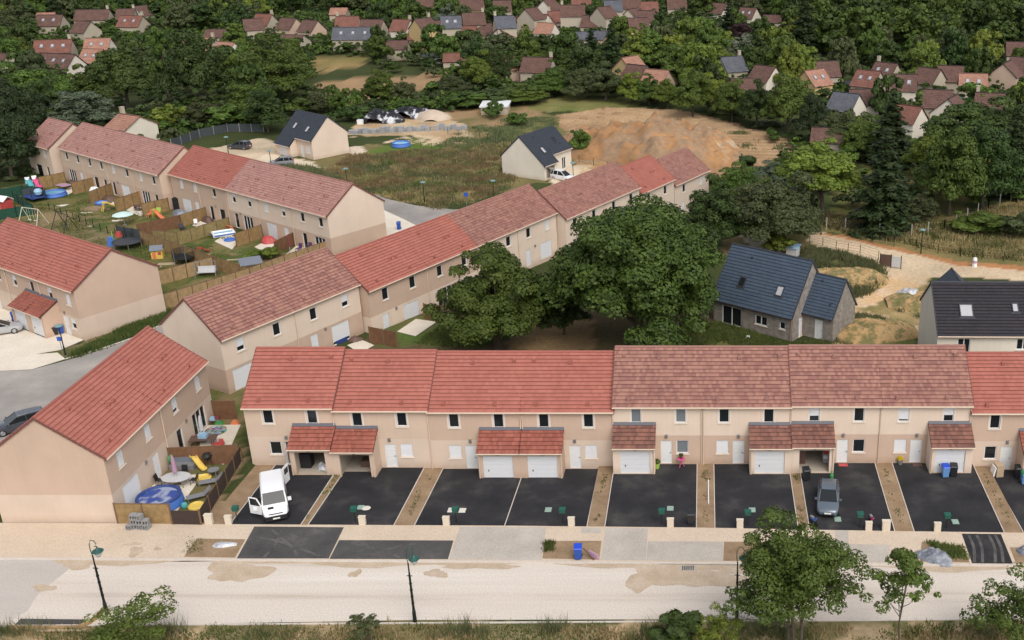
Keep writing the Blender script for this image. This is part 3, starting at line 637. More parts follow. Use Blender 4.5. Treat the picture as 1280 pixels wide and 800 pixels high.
# older road between the terraces on the left
sheet('road', [(-150, 700), (-150, 475), (0, 464), (40, 462), (85, 450), (130, 436), (165, 424), (213, 402), (222, 396), (250, 470), (262, 476), (225, 470), (140, 560), (-20, 640)], .006, 'old_road')
sheet('pavement', [(-120, 468), (0, 449), (30, 444), (72, 441), (82, 449), (40, 462), (0, 464), (-120, 478)], .03, 'white_concrete')
sheet('driveway', [(-40, 452), (-60, 405), (0, 378), (30, 380), (100, 420), (108, 424), (75, 438), (36, 444.5), (0, 449.5)], .04, 'white_concrete')
m = MB()
for a, b_ in (((82, 449), (130, 435.3)), ((130, 435.3), (165, 423.3)), ((165, 423.3), (213, 401.5))):
    p, q_ = G(*a), G(*b_); m.beam((p.x, p.y, .04), (q_.x, q_.y, .04), .14, .1)
tag(m.build('kerb', 'kerb_stone'), kind='structure')
# road round behind the middle terraces
sheet('road', [(470, 243), (481, 248), (520, 257), (566, 262), (600, 262), (600, 275), (540, 300), (525, 285), (500, 272), (470, 262)], .02, 'old_road')
sheet('pavement', [(470, 262), (478, 262), (500, 272), (528, 286), (520, 300), (480, 305), (440, 290)], .035, 'white_concrete')
# driveways of the front terrace: asphalt running from the pavement up or down to each house
XD = [(-35.6, -30.3), (-29.7, -23.3), (-21.7, -14.98), (-14.92, -8.8), (-7.4, -.6), (.85, 7.0), (7.9, 14.15), (15.65, 22.25), (23.7, 31)]
ZB = [-.1, -.33, -.45, -.45, 0, 0, .1, .1, -.55]
FY = 69.30
FYF = lambda x: float(np.interp(x, [-40, -12, 0, 12, 24], [69.62, 69.36, 69.14, 68.72, 68.45]))   # the pavement line is not quite parallel to the houses
def ramp_strip(name, x0, x1, zb, mat, y1=78.85, dz=0.0):
    m = MB(); z0 = .064 + dz; f = lambda y: z0 + (zb + dz - z0) * (y - FY) / (78.8 - FY); n = 6; a0, a1 = FYF(x0), FYF(x1)
    L0 = [a0 + (y1 - a0) * i / n for i in range(n + 1)]; L1 = [a1 + (y1 - a1) * i / n for i in range(n + 1)]
    for i in range(n): m.face([(x0, L0[i], f(L0[i])), (x1, L1[i], f(L1[i])), (x1, L1[i + 1], f(L1[i + 1])), (x0, L0[i + 1], f(L0[i + 1]))])
    m.face([(x0, a0, f(a0)), (x1, a1, f(a1)), (x1, a1, -.8), (x0, a0, -.8)])
    for x, a in ((x0, a0), (x1, a1)): m.face([(x, a, f(a)), (x, y1, f(y1)), (x, y1, -1.2), (x, a, -1.2)])
    return tag(m.build(name, mat), kind='structure')
for (a, b_), z in zip(XD, ZB): ramp_strip('driveway', a, b_, z, 'asphalt')
ramp_strip('planting_strip', -37.9, -35.66, -.1, 'planting_soil', dz=.0)
for i in range(8):
    a, b_ = XD[i][1], XD[i + 1][0]
    if b_ - a > .3: ramp_strip('planting_strip', a + .06, b_ - .06, (ZB[i] + ZB[i + 1]) / 2, 'planting_soil', dz=.03)
for i, (x0, x1) in enumerate(XD):
    for x in ((x0 - .03, x1 + .03) if i not in (2, 3) else ((x0 - .03,) if i == 2 else (x0 - .03, x1 + .03))): ramp_strip('kerb', x - .03, x + .03, ZB[i], 'kerb_stone', dz=.045, y1=78.78)
# furrows of the ploughed field: low ridges of turned earth, draped on the ground
FP = GP([(692, 150), (705, 143), (760, 135), (850, 138), (940, 161), (1005, 182), (960, 204), (912, 224), (890, 215), (860, 190), (735, 178)]); fa_ = R(-14)
m = MB(); cxs = [p[0] for p in FP]; cys = [p[1] for p in FP]; ctr = (sum(cxs) / len(FP), sum(cys) / len(FP)); rf = random.Random(8)
ca_, sa_ = math.cos(fa_), math.sin(fa_)
for k in range(-60, 60):
    v = k * 1.55; us = np.arange(-80, 80, 1.6); X = ctr[0] + us * ca_ - v * sa_; Y = ctr[1] + us * sa_ + v * ca_; ins = inpoly(X, Y, FP); Z = terrain(X, Y)
    for i in range(len(us) - 1):
        if not (ins[i] and ins[i + 1]) or rf.random() < .05: continue
        h = .16 + .14 * rf.random(); w_ = .42 + .12 * rf.random()
        a = Vector((X[i], Y[i], Z[i])); b_ = Vector((X[i + 1], Y[i + 1], Z[i + 1])); n_ = Vector((-sa_, ca_, 0)) * w_; up_ = Vector((0, 0, h)); dn = Vector((0, 0, -.05))
        m.face([a - n_ + dn, b_ - n_ + dn, b_ + up_, a + up_]); m.face([a + up_, b_ + up_, b_ + n_ + dn, a + n_ + dn])
ground_like('ploughed_soil', [(.3, (.26, .165, .09)), (.5, (.34, .225, .125)), (.7, (.42, .29, .17))], .12, 2.5)
tag(m.build('ploughed_field', 'ploughed_soil'), kind='structure')
# ------------------------------------------------------------------ the front terrace: nine houses
def unit(W, side, up=(0, 0), g=0, gdoor=True, gpane='glass', porch='closed'):
    """openings of a front-terrace house; side = where its garage stands"""
    X = (lambda v: v) if side == 'L' else (lambda v: W - v)
    o = [('win', X(1.85), 3.83, .86, 1.28, up[0] if side == 'L' else up[1], up[2] if len(up) > 2 else 'glass'), ('win', X(5.5), 3.83, .86, 1.28, up[1] if side == 'L' else up[0], up[2] if len(up) > 2 else 'glass'),
         ('win', X(5.62), 1.0, 1.0, 1.22, g, gpane), ('lamp', X(4.3), 2.62)]
    if gdoor: o.append(('door', X(4.3)))
    return o
FG = 'terraced houses of the front row'
FY0 = 78.80
specs = [ # X0, W, base z, side, roof, upper, lower, openings, porch, label
 (-37.5, 7.3, -.1, 'R', 'tile_red', 'render_sand', 'render_light', [('win', 1.9, 3.83, .86, 1.28, 0), ('win', 5.5, 3.83, .86, 1.28, 0), ('win', 2.15, 1.0, .98, 1.22, 0), ('lamp', 3.15, 2.62), ('door', 3.3, True)], 'open', 'front row end house with open front door behind the white van'),
 (-30.2, 7.7, -.33, 'L', 'tile_red', 'render_sand', 'render_light', unit(7.7, 'L', (0, 0), 1.0), 'open', 'front row house with an open empty garage and shuttered ground window'),
 (-22.5, 7.55, -.45, 'R', 'tile_red', 'render_rose', 'render_light', unit(7.55, 'R', (0, 0), 1.0), 'closed', 'red roofed front row house, left half of the pair sharing a double garage roof'),
 (-14.95, 7.55, -.45, 'L', 'tile_red', 'render_rose', 'render_light', unit(7.55, 'L', (0, 0), 1.0), 'closed', 'red roofed front row house, right half of the pair sharing a double garage roof'),
 (-7.4, 7.27, 0, 'L', 'tile_mixed', 'render_cream', 'render_rose', unit(7.27, 'L', (0, 0, 'curtain'), 0, gpane='curtain'), 'closed', 'brown tiled front row house with pink bistro chairs beside its door'),
 (-.13, 7.27, 0, 'R', 'tile_mixed', 'render_cream', 'render_rose', unit(7.27, 'R', (0, 0), 1.0), 'closed', 'brown tiled front row house with an empty driveway and no pots at its door'),
 (7.15, 7.32, .1, 'L', 'tile_mixed', 'render_cream', 'render_rose', unit(7.32, 'L', (.6, 0), 0), 'open', 'brown tiled front row house with cluttered open garage behind the blue grey car'),
 (14.48, 7.32, .1, 'R', 'tile_mixed', 'render_cream', 'render_rose', unit(7.32, 'R', (.85, .55), 1.0), 'closed', 'brown tiled front row house with yellow flower pot and two bins by its garage'),
 (21.8, 7.5, -.55, 'R', 'tile_red', 'render_rose', 'render_light', unit(7.5, 'R', (0, 0), 0), 'closed', 'red roofed front row house cut by the right edge of the view'),
]
for i, (x0, W, zb, side, roof, up, lo, op, po, lab) in enumerate(specs):
    nb = lambda j: 0 <= j < len(specs) and abs(specs[j][2] - zb) < .05
    pr = ((.0 if specs[i][3] == 'L' else W - 3.42), (3.42 if side == 'L' else W), po, 1.65)
    terrace_house(lab, FG, (x0, FY0, zb), 0, W, 8.85, 5.42, 35.5, roof, up, lo, 2.68, op, endL=not nb(i - 1), endR=not nb(i + 1), porch=pr, surround=True, pipes=((W - .06,) if i not in (3, 5) else ((.1, W - .06) if i == 3 else (.08, W - .06))), seed=i,
                  ventx=((.17, .12), (.72, .12), (.5 if side == 'L' else .42, .80), (.88 if side == 'R' else .1, .83)))

def row(P0, ang, units, grp):
    """units: (s0, s1, forward, base z, eave, D, slope, roof, upper, lower, openings, endL, endR, label) with s along the facade line from P0"""
    u = Vector((math.cos(ang), math.sin(ang), 0)); n = Vector((math.sin(ang), -math.cos(ang), 0))
    for k, (s0, s1, fw, zb, ev, D, sl_, roof, up, lo, op, eL, eR, lab, *rest) in enumerate(units):
        p = Vector((*P0, zb)) + u * s0 + n * fw
        terrace_house(lab, grp, p, ang, s1 - s0, D, ev, sl_, roof, up, lo, 2.45, op, endL=eL, endR=eR, pipes=(s1 - s0 - .08,) if not eR else (), base=-1.6, seed=k + 31, porch=rest[0] if rest else None, ventx=((.2, .15), (.75, .15), (.3, .8), (.62, .5), (.70, .5)))
def U(W, flip, up, p=0, d=True, wide=2.4, dx=6.6, px_=2.6, wx=(2.05, 6.3), dshut=1.0):
    """garden side of a terrace house: two upper windows, patio door, narrow side door"""
    X = (lambda v: v * W / 8.6) if not flip else (lambda v: W - v * W / 8.6)
    o = [('win', X(wx[0]), 3.72, .9, 1.3, up[0]), ('win', X(wx[1]), 3.72, .9, 1.3, up[1]), ('patio', X(px_), wide, p), ('lamp', X(5.1), 2.3)]
    if d: o.append(('patio', X(dx), .95, dshut))
    return o
# lower left terrace (its garden side faces right)
row((-44.15, 69.83), R(90), [
 (0, 8.7, 0, 0, 5.6, 8.7, 36, 'tile_red', 'render_rose', 'render_light', U(8.7, False, (1, 1), 1), True, False, 'red roofed house at lower left with shuttered patio door behind the round blue pool'),
 (8.7, 17.35, 0, 0, 5.6, 8.7, 36, 'tile_red', 'render_rose', 'render_light', [('win', 2.4, 3.72, .9, 1.3, .75), ('win', 6.75, 3.72, .9, 1.3, 1), ('patio', 5.95, 2.4, 0), ('patio', 2.3, .95, 0), ('lamp', 3.6, 2.3)], False, True, 'red roofed house at lower left with glazed patio door and cream terrace')], 'terraced houses of the lower left block')
# the long diagonal terrace running back to the right
ba = R(61.4); BG = 'terraced houses of the diagonal row'
row((-44.82, 92.05), ba, [
 (0, 8.7, 0, 0, 5.6, 8.2, 38, 'tile_mixed', 'render_cream', 'render_rose', U(8.7, False, (.65, 0), 1, px_=1.9), True, False, 'diagonal row end house with purple brown roof and wide blank gable'),
 (8.7, 17.3, 0, 0, 5.6, 8.2, 38, 'tile_mixed', 'render_cream', 'render_rose', U(8.6, True, (.6, 0), .85, px_=3.1), False, True, 'diagonal row house with half raised white patio shutter above a small terrace'),
 (17.5, 26.6, 1.0, -.65, 5.55, 8.2, 37, 'tile_red', 'render_rose', 'render_cream', [('win', 2.5, 3.72, .95, 1.4, 0), ('win', 6.7, 3.72, .95, 1.4, 0), ('patio', 6.1, 2.4, 1), ('patio', 2.2, .95, 1), ('lamp', 3.8, 2.3)], True, False, 'bright red diagonal row house with closed white patio shutter beside a wood screen'),
 (26.6, 35.2, 1.0, -.65, 5.55, 8.2, 37, 'tile_red', 'render_rose', 'render_cream', U(8.6, False, (0, 0), 0), False, False, 'bright red diagonal row house with glazed patio door partly behind the broad tree'),
 (35.2, 43.1, 1.0, -.65, 5.55, 8.2, 37, 'tile_mixed', 'render_cream', 'render_cream', U(7.9, True, (0, 0), 0), False, False, 'diagonal row house with brown tiled roof, its lower floor behind the smaller tree'),
 (43.1, 51.2, 1.0, -.65, 5.55, 8.2, 37, 'tile_mixed', 'render_cream', 'render_cream', U(8.1, True, (1, 0), 1), False, True, 'diagonal row house with white shutter visible between the two big trees'),
 (51.4, 60.6, 2.3, -1.35, 5.5, 8.2, 37, 'tile_mixed', 'render_cream', 'render_cream', U(9.2, False, (0, 0), 0), True, False, 'stepped up diagonal row house with brown roof left of the largest tree'),
 (60.6, 69.8, 2.3, -1.35, 5.5, 8.2, 37, 'tile_mixed', 'render_cream', 'render_cream', U(9.2, True, (0, 0), 0), False, True, 'diagonal row house with brown roof just behind the top of the largest tree'),
 (70.2, 79.8, 2.3, -2.45, 5.5, 8.2, 37, 'tile_red', 'render_cream', 'render_cream', U(9.6, False, (0, 0), 0), True, True, 'small bright red roofed diagonal row house beyond the largest tree'),
 (80.0, 91.0, 2.3, -3.5, 5.5, 8.2, 37, 'tile_mixed', 'render_cream', 'render_cream', U(11, True, (1, 0), 0), True, True, 'farthest house of the diagonal row, brown roof beside the earth mound')], BG)
# upper left terrace, gardens in front
da = R(-36); L0 = 77.2
un_ = Vector((math.cos(da), math.sin(da), 0)); P5 = Vector((-47.85, 132.38, 0)) - un_ * .5 + Vector((-math.sin(da), math.cos(da), 0)) * .25
PD = P5 - un_ * L0
DU = []
def du(s1, s0, fw, zb, roof, up, lo, op, eL, eR, lab): DU.append((L0 - s1, L0 - s0, fw, zb, 5.45, 8.8, 36, roof, up, lo, op, eL, eR, lab))
w3 = lambda W, ws, ps: [('win', W - a, 3.72, .86, 1.25, sh) for a, sh in ws] + [(('patio', W - a, b, sh) if t == 'p' else ('lamp', W - a, 2.35)) for t, a, b, sh in ps]
du(77.2, 69.2, 2.4, -.15, 'tile_pink', 'render_light', 'render_light', w3(8, [(1.9, 1), (6, 1)], [('p', 5, 2.0, 0), ('p', 2, .9, 0)]), True, True, 'farthest left house of the upper terrace, standing forward beside dark trees')
du(68.0, 60.7, 1.3, 0, 'tile_pink', 'render_sand', 'render_rose', w3(7.3, [(1.8, 0), (5.4, 0)], [('p', 4.6, 2.2, 0), ('p', 1.6, .95, 1)]), True, False, 'upper terrace house with brown timber furniture and pink party table outside')
du(60.7, 53.3, 1.3, 0, 'tile_pink', 'render_sand', 'render_rose', w3(7.4, [(1.8, 0), (5.4, 0)], [('p', 4.4, 1.3, 0), ('p', 1.6, 1.0, 0)]), False, False, 'upper terrace house whose garden holds white stacked cushions behind a screen')
du(53.3, 45.7, 1.3, 0, 'tile_pink', 'render_sand', 'render_rose', w3(7.6, [(1.7, 0), (5.7, 1)], [('p', 3.0, 2.3, 1), ('p', 6.6, .95, 0), ('l', 5, 0, 0)]), False, False, 'upper terrace house with white shuttered patio and two colourful slides in its garden')
du(45.7, 37.9, 1.3, 0, 'tile_pink', 'render_sand', 'render_rose', w3(7.8, [(1.9, 0), (5.5, 1)], [('p', 5.0, 2.2, 0), ('p', 2.0, .95, 0)]), False, True, 'upper terrace house with garden dining set and open patio doors')
du(37.4, 29.9, 0, 0, 'tile_red', 'render_rose', 'render_rose', w3(7.5, [(1.0, 1), (4.6, 1)], [('p', 4.0, 2.2, 1), ('p', 1.3, .95, 1)]), True, False, 'bright red roofed upper terrace house with black water tank and closed shutters')
du(29.9, 22.9, 0, 0, 'tile_red', 'render_rose', 'render_rose', w3(7.0, [(3.2, 0)], [('p', 1.9, 1.4, 0), ('p', 4.6, .95, 0), ('l', 3.3, 0, 0)]), False, False, 'bright red roofed upper terrace house with grey seating on a sandy terrace')
du(22.9, 15.3, 0, 0, 'tile_pink', 'render_cream', 'render_rose', w3(7.6, [(2.2, .4), (5.9, .4)], [('p', 3.2, 2.2, 0), ('p', 6.0, .95, 0), ('l', 4.8, 0, 0)]), False, False, 'upper terrace house with rectangular blue and white paddling pool outside')
du(15.3, 7.8, 0, 0, 'tile_pink', 'render_cream', 'render_rose', w3(7.5, [(1.9, .5), (5.7, 1)], [('p', 5.1, 2.2, 1), ('p', 1.8, .95, 1)]), False, False, 'upper terrace house with white shutters and a heap of red and pink toys')
du(7.8, 0.0, 0, 0, 'tile_pink', 'render_cream', 'render_rose', w3(7.8, [(1.6, 0), (5.5, 0)], [('p', 2.3, 2.2, 0), ('p', 5.6, .95, 0)]), False, True, 'right end house of the upper terrace with red parasol and purple chairs')
row(PD[:2], da, DU, 'terraced houses of the upper left row')
# middle left block at the edge of the view
ca = R(-33); PC = G(106, 426); uc = Vector((math.cos(ca), math.sin(ca), 0)); P_ = PC - uc * 21.2
row(P_[:2], ca, [
 (0, 7.1, 0, 0, 5.6, 9.3, 34, 'tile_red', 'render_rose', 'render_light', w3(7.1, [(1.8, 0), (5.2, 0)], [('p', 3.4, .95, 1)]), True, False, 'middle left block house mostly outside the left edge of the view'),
 (7.1, 14.2, 0, 0, 5.6, 9.3, 34, 'tile_red', 'render_rose', 'render_light', w3(7.1, [(1.8, 0), (5.4, .5)], [('p', 4.2, .95, 1)]) + [('win', 1.6, 1.0, 1.0, 1.2, 0)], False, False, 'middle left block house with the silver car parked on its drive', (3.9, 7.1, 'closed', 1.9)),
 (14.2, 21.2, 0, 0, 5.6, 9.3, 34, 'tile_red', 'render_rose', 'render_light', w3(7.0, [(1.5, 1), (5.1, .5)], []) + [('win', 5.5, 1.0, .9, 1.2, .5), ('door', 4.1), ('lamp', 4.1, 2.6)], False, True, 'middle left block end house with blank side wall above the grassy bank', (0, 3.1, 'closed', 1.9))], 'terraced houses of the middle left block')

# ------------------------------------------------------------------ detached houses
def detached(label, loc, rot, W, D, ef, eb, rz, yr, roof, wall, lowx=None, low_e=0, proj=0, front=(), right=(), left=(), sky=(), name='detached_house', ridge='ridge_dark', course=.36, gut=True):
    """gabled house; lowx=(x0,x1): bay at the front pushed out by proj whose roof runs down to low_e"""
    root = tag(empty(name, loc, rot), label, 'house'); F = Frame(); B = Frame((W, D, 0), math.pi); L_ = Frame((0, D, 0), -math.pi / 2); R_ = Frame((W, 0, 0), math.pi / 2); Fp = Frame((0, -proj, 0))
    hf, hb, hp = [], [], []
    for o in front:
        pl = Fp if o[-1] == 'bay' else F; t = hp if o[-1] == 'bay' else hf
        if o[0] == 'win': t.append(window(pl, root, *o[1:5], o[5], leaves=o[6], sill=True))
        elif o[0] == 'patio': t.append(window(pl, root, o[1], .05, o[2], 2.15, o[3], leaves=o[4], sill=False, name='patio_door'))
        elif o[0] == 'door': t.append(pdoor(pl, root, o[1], .05, .95, 2.15, mat=o[2]))
        elif o[0] == 'garage': t.append(garage_door(pl, root, o[1], .05, o[2], 2.05))
        elif o[0] == 'open':
            t.append((o[1] - o[2] / 2, o[1] + o[2] / 2, .05, 2.15)); i = MB(); a, b = o[1] - o[2] / 2 - .05, o[1] + o[2] / 2 + .05
            Q = lambda x, d, z: pl.p(x, z, -d)
            i.face([Q(a, .17, .06), Q(b, .17, .06), Q(b, 5, .06), Q(a, 5, .06)]); i.face([Q(a, 5, 0), Q(b, 5, 0), Q(b, 5, 2.3), Q(a, 5, 2.3)])
            for x in (a, b): i.face([Q(x, .17, 0), Q(x, 5, 0), Q(x, 5, 2.3), Q(x, .17, 2.3)])
            i.face([Q(a, .17, 2.3), Q(b, .17, 2.3), Q(b, 5, 2.3), Q(a, 5, 2.3)]); i.build('garage_interior', 'interior', root)
    sf = (rz - ef) / yr
    rightholes = []
    for o in right: rightholes.append(window(R_, root, o[0], o[1], o[2], o[3], o[4], leaves=1))
    m = MB(); wall_panel(m, F, 0, W, -1, ef, hf); wall_panel(m, B, 0, W, -1, eb)
    pl_ = [(0, eb), (D - yr, rz), (D, ef)]; pr_ = [(0, ef), (yr, rz), (D, eb)]
    gable(m, L_, pl_, -1, 99); wall_panel(m, R_, 0, D, -1, min(ef, eb), rightholes); gable(m, R_, pr_, min(ef, eb), 99)
    if lowx:
        x0, x1 = lowx; e2 = ef - sf * proj
        wall_panel(m, Fp, x0, x1, -1, e2, hp)
        for x in (x0, x1): m.face([(x, -proj, -1), (x, 0, -1), (x, 0, ef), (x, -proj, e2)])
    m.build('wall', wall, root)
    ov = .3; rr = MB(); g_ = .07; zf = ef - ov * sf + .1; sb = (rz - eb) / (D - yr)
    spans = [(-g_, W + g_, -ov)] if not lowx else ([(-g_, lowx[1] + .05, -proj - ov), (lowx[1] + .05, W + g_, -ov)] if lowx[0] < W / 2 - 1 or lowx[0] == 0 else [(-g_, lowx[0] - .05, -ov), (lowx[0] - .05, W + g_, -proj - ov)])
    gts = []
    for a, b, y in spans:
        z = ef + sf * y + .1; roof_slope(rr, a, b, y, z, yr, rz + .1, course=course); gts.append([(a, y - .06, z - .03), (b, y - .06, z - .03)])
    roof_slope(rr, -g_, W + g_, D + ov, eb - ov * sb + .1, yr, rz + .1, course=course); gts.append([(-g_, D + ov + .06, eb - ov * sb + .07), (W + g_, D + ov + .06, eb - ov * sb + .07)])
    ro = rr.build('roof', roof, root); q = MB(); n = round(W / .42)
    for i in range(n): q.tube([(-g_ + (W + 2 * g_) * i / n, yr, rz + .1), (-g_ + (W + 2 * g_) * (i + 1) / n + .03, yr, rz + .115)], [.12, .105], 8)
    for xo, ysp in ((-g_ - .03, spans[0][2]), (W + g_ - .03, spans[-1][2])):
        for ye, ze in ((ysp, ef + sf * ysp + .1), (D + ov, eb - ov * sb + .1)): q.beam((xo + .03, ye, ze - .02), (xo + .03, yr, rz + .08), .06, .18)
    q.build('ridge_tile', ridge, ro)
    for t_ in gts: gt = MB(); gt.tube(t_, .07, 8); gt.build('gutter', 'gutter' if wall != 'block' else 'ridge_dark', root)
    for x, f, w_, h, pane in sky:
        y = yr * f; skylight(root, x, y, ef + sf * y + .14, math.atan(sf), w_, h, pane)
    for x, f in ((W * .3, .82), (W * .8, .25)): vent(ro, x, yr * f, ef + sf * yr * f + .12, ridge, .8)
    return root
# concrete block walls
m, nt, b = newmat('block'); gc = nd(nt, 'ShaderNodeTexCoord'); sp = nd(nt, 'ShaderNodeSeparateXYZ'); cb = nd(nt, 'ShaderNodeCombineXYZ'); ad = nd(nt, 'ShaderNodeMath', operation='ADD')
nt.links.new(gc.outputs['Object'], sp.inputs[0]); nt.links.new(sp.outputs[0], ad.inputs[0]); nt.links.new(sp.outputs[1], ad.inputs[1]); nt.links.new(ad.outputs[0], cb.inputs[0]); nt.links.new(sp.outputs[2], cb.inputs[1])
br = nd(nt, 'ShaderNodeTexBrick', Color1=(.27, .24, .21, 1), Color2=(.21, .185, .16, 1), Mortar=(.31, .28, .24, 1), Scale=1.0); br.inputs['Brick Width'].default_value = .5; br.inputs['Row Height'].default_value = .2; br.inputs['Mortar Size'].default_value = .012
nn = nd(nt, 'ShaderNodeTexNoise', Scale=2.0, Detail=6.0); nt.links.new(gc.outputs['Object'], nn.inputs[0]); nt.links.new(cb.outputs[0], br.inputs['Vector'])
rr_ = ramp(nt, [(.3, (.75, .75, .76)), (.7, (1.2, 1.18, 1.15))]); nt.links.new(nn.outputs[0], rr_.inputs[0]); nt.links.new(mixc(nt, 1.0, br.outputs[0], rr_.outputs[0], 'MULTIPLY'), b.inputs['Base Color']); b.inputs['Roughness'].default_value = .95
# beige house with slate roof beside the building plot (upper centre left)
ea = R(-39); pe = G(392.5, 200); pe = pe - Vector((math.cos(ea), math.sin(ea), 0)) * 9.4
detached('beige house with dark slate roof and garage beside a grey car', pe, ea, 9.4, 7.2, 3.45, 3.95, 7.0, 3.6, 'tile_slate', 'render_cream', (0, 4.6), 0, 1.4,
         [('garage', 2.1, 2.5, 'bay'), ('door', 6.1, 'pvc_white', ''), ('win', 8.0, .95, 1.2, 1.25, 1, 1, '')], sky=[(2.6, .38, .85, 1.2, 'skylight_blind'), (6.6, .35, .85, 1.2, 'skylight_blind')])
# white house with slate roof, open garage
fa = R(62.5); pf = G(681, 226); nf = Vector((-math.sin(fa), math.cos(fa), 0))
detached('white gabled house with dark slate roof and open garage behind a white car', pf + nf * 1.15, fa, 9.5, 7.3, 3.55, 3.3, 6.7, 3.5, 'tile_slate', 'render_white', (0, 3.7), 0, 1.15,
         [('open', 1.8, 2.5, 'bay'), ('door', 4.85, 'dark_metal', ''), ('win', 7.3, .3, 1.1, 1.95, 0, 2, '')], sky=[(2.5, .2, .8, 1.2, 'skylight_blind'), (7.0, .45, .8, 1.2, 'glass')])
# unrendered block house with blue slate roof
ga = R(-35.5); pg = G(990, 427); pg = pg - Vector((math.cos(ga), math.sin(ga), 0)) * 10.1
gh = detached('unrendered grey block house with blue slate roof and lower side wing', pg, ga, 10.1, 7.4, 2.95, 2.95, 7.85, 3.7, 'tile_blue', 'block',
         front=[('patio', 2.4, 2.5, 0, 2, ''), ('win', 6.2, .95, 1.5, 1.05, 0, 2, ''), ('win', 8.85, 1.1, .7, .85, 0, 1, '')], right=[(1.75, .1, .9, 2.1, 1)], sky=[(2.9, .34, .85, 1.15, 'glass'), (7.7, .34, .85, 1.15, 'skylight_blind')])
wg = detached('x', (10.12, 2.15, 0), 0, 3.6, 4.8, 3.0, 3.0, 6.25, 2.4, 'tile_blue', 'block', front=[('door', 1.9, 'pvc_white', '')], name='side_wing')
for k in ('label', 'category'): del wg[k]
wg.parent = gh
plain('copper', (.36, .2, .13), .5)
for x, y in ((9.95, -.06), (10.2, 2.08)): q = MB(); q.tube([(x, y, 2.7), (x, y, -.3)], .05, 8); q.build('downpipe', 'copper', gh)
# wide house with black roof at the right
ha = R(-.6); ph = Vector((22.3, 95.0, 0))
detached('pale house with wide black tiled roof at the right edge', ph, ha, 15.0, 9.2, 4.95, 4.95, 8.45, 4.6, 'tile_black', 'render_white',
         front=[('win', 2.55, 2.75, 1.2, 1.75, 0, 2, ''), ('win', 8.2, 3.35, 1.25, 1.15, 0, 2, ''), ('patio', 11.5, 2.2, 0, 2, '')], sky=[(2.95, .42, 1.3, 1.45, 'skylight_blind'), (7.7, .48, .62, 1.0, 'skylight_blind'), (12.4, .45, .8, 1.2, 'glass')])
# small dark roofed shed house behind it
pt = G(1221, 352); detached('small house behind the black roof showing only its pointed dark gable', pt + Vector((-2.0, -8, -1.6)), R(90), 4.2, 4.2, 2.4, 2.4, 4.5, 2.1, 'tile_slate', 'render_cream')
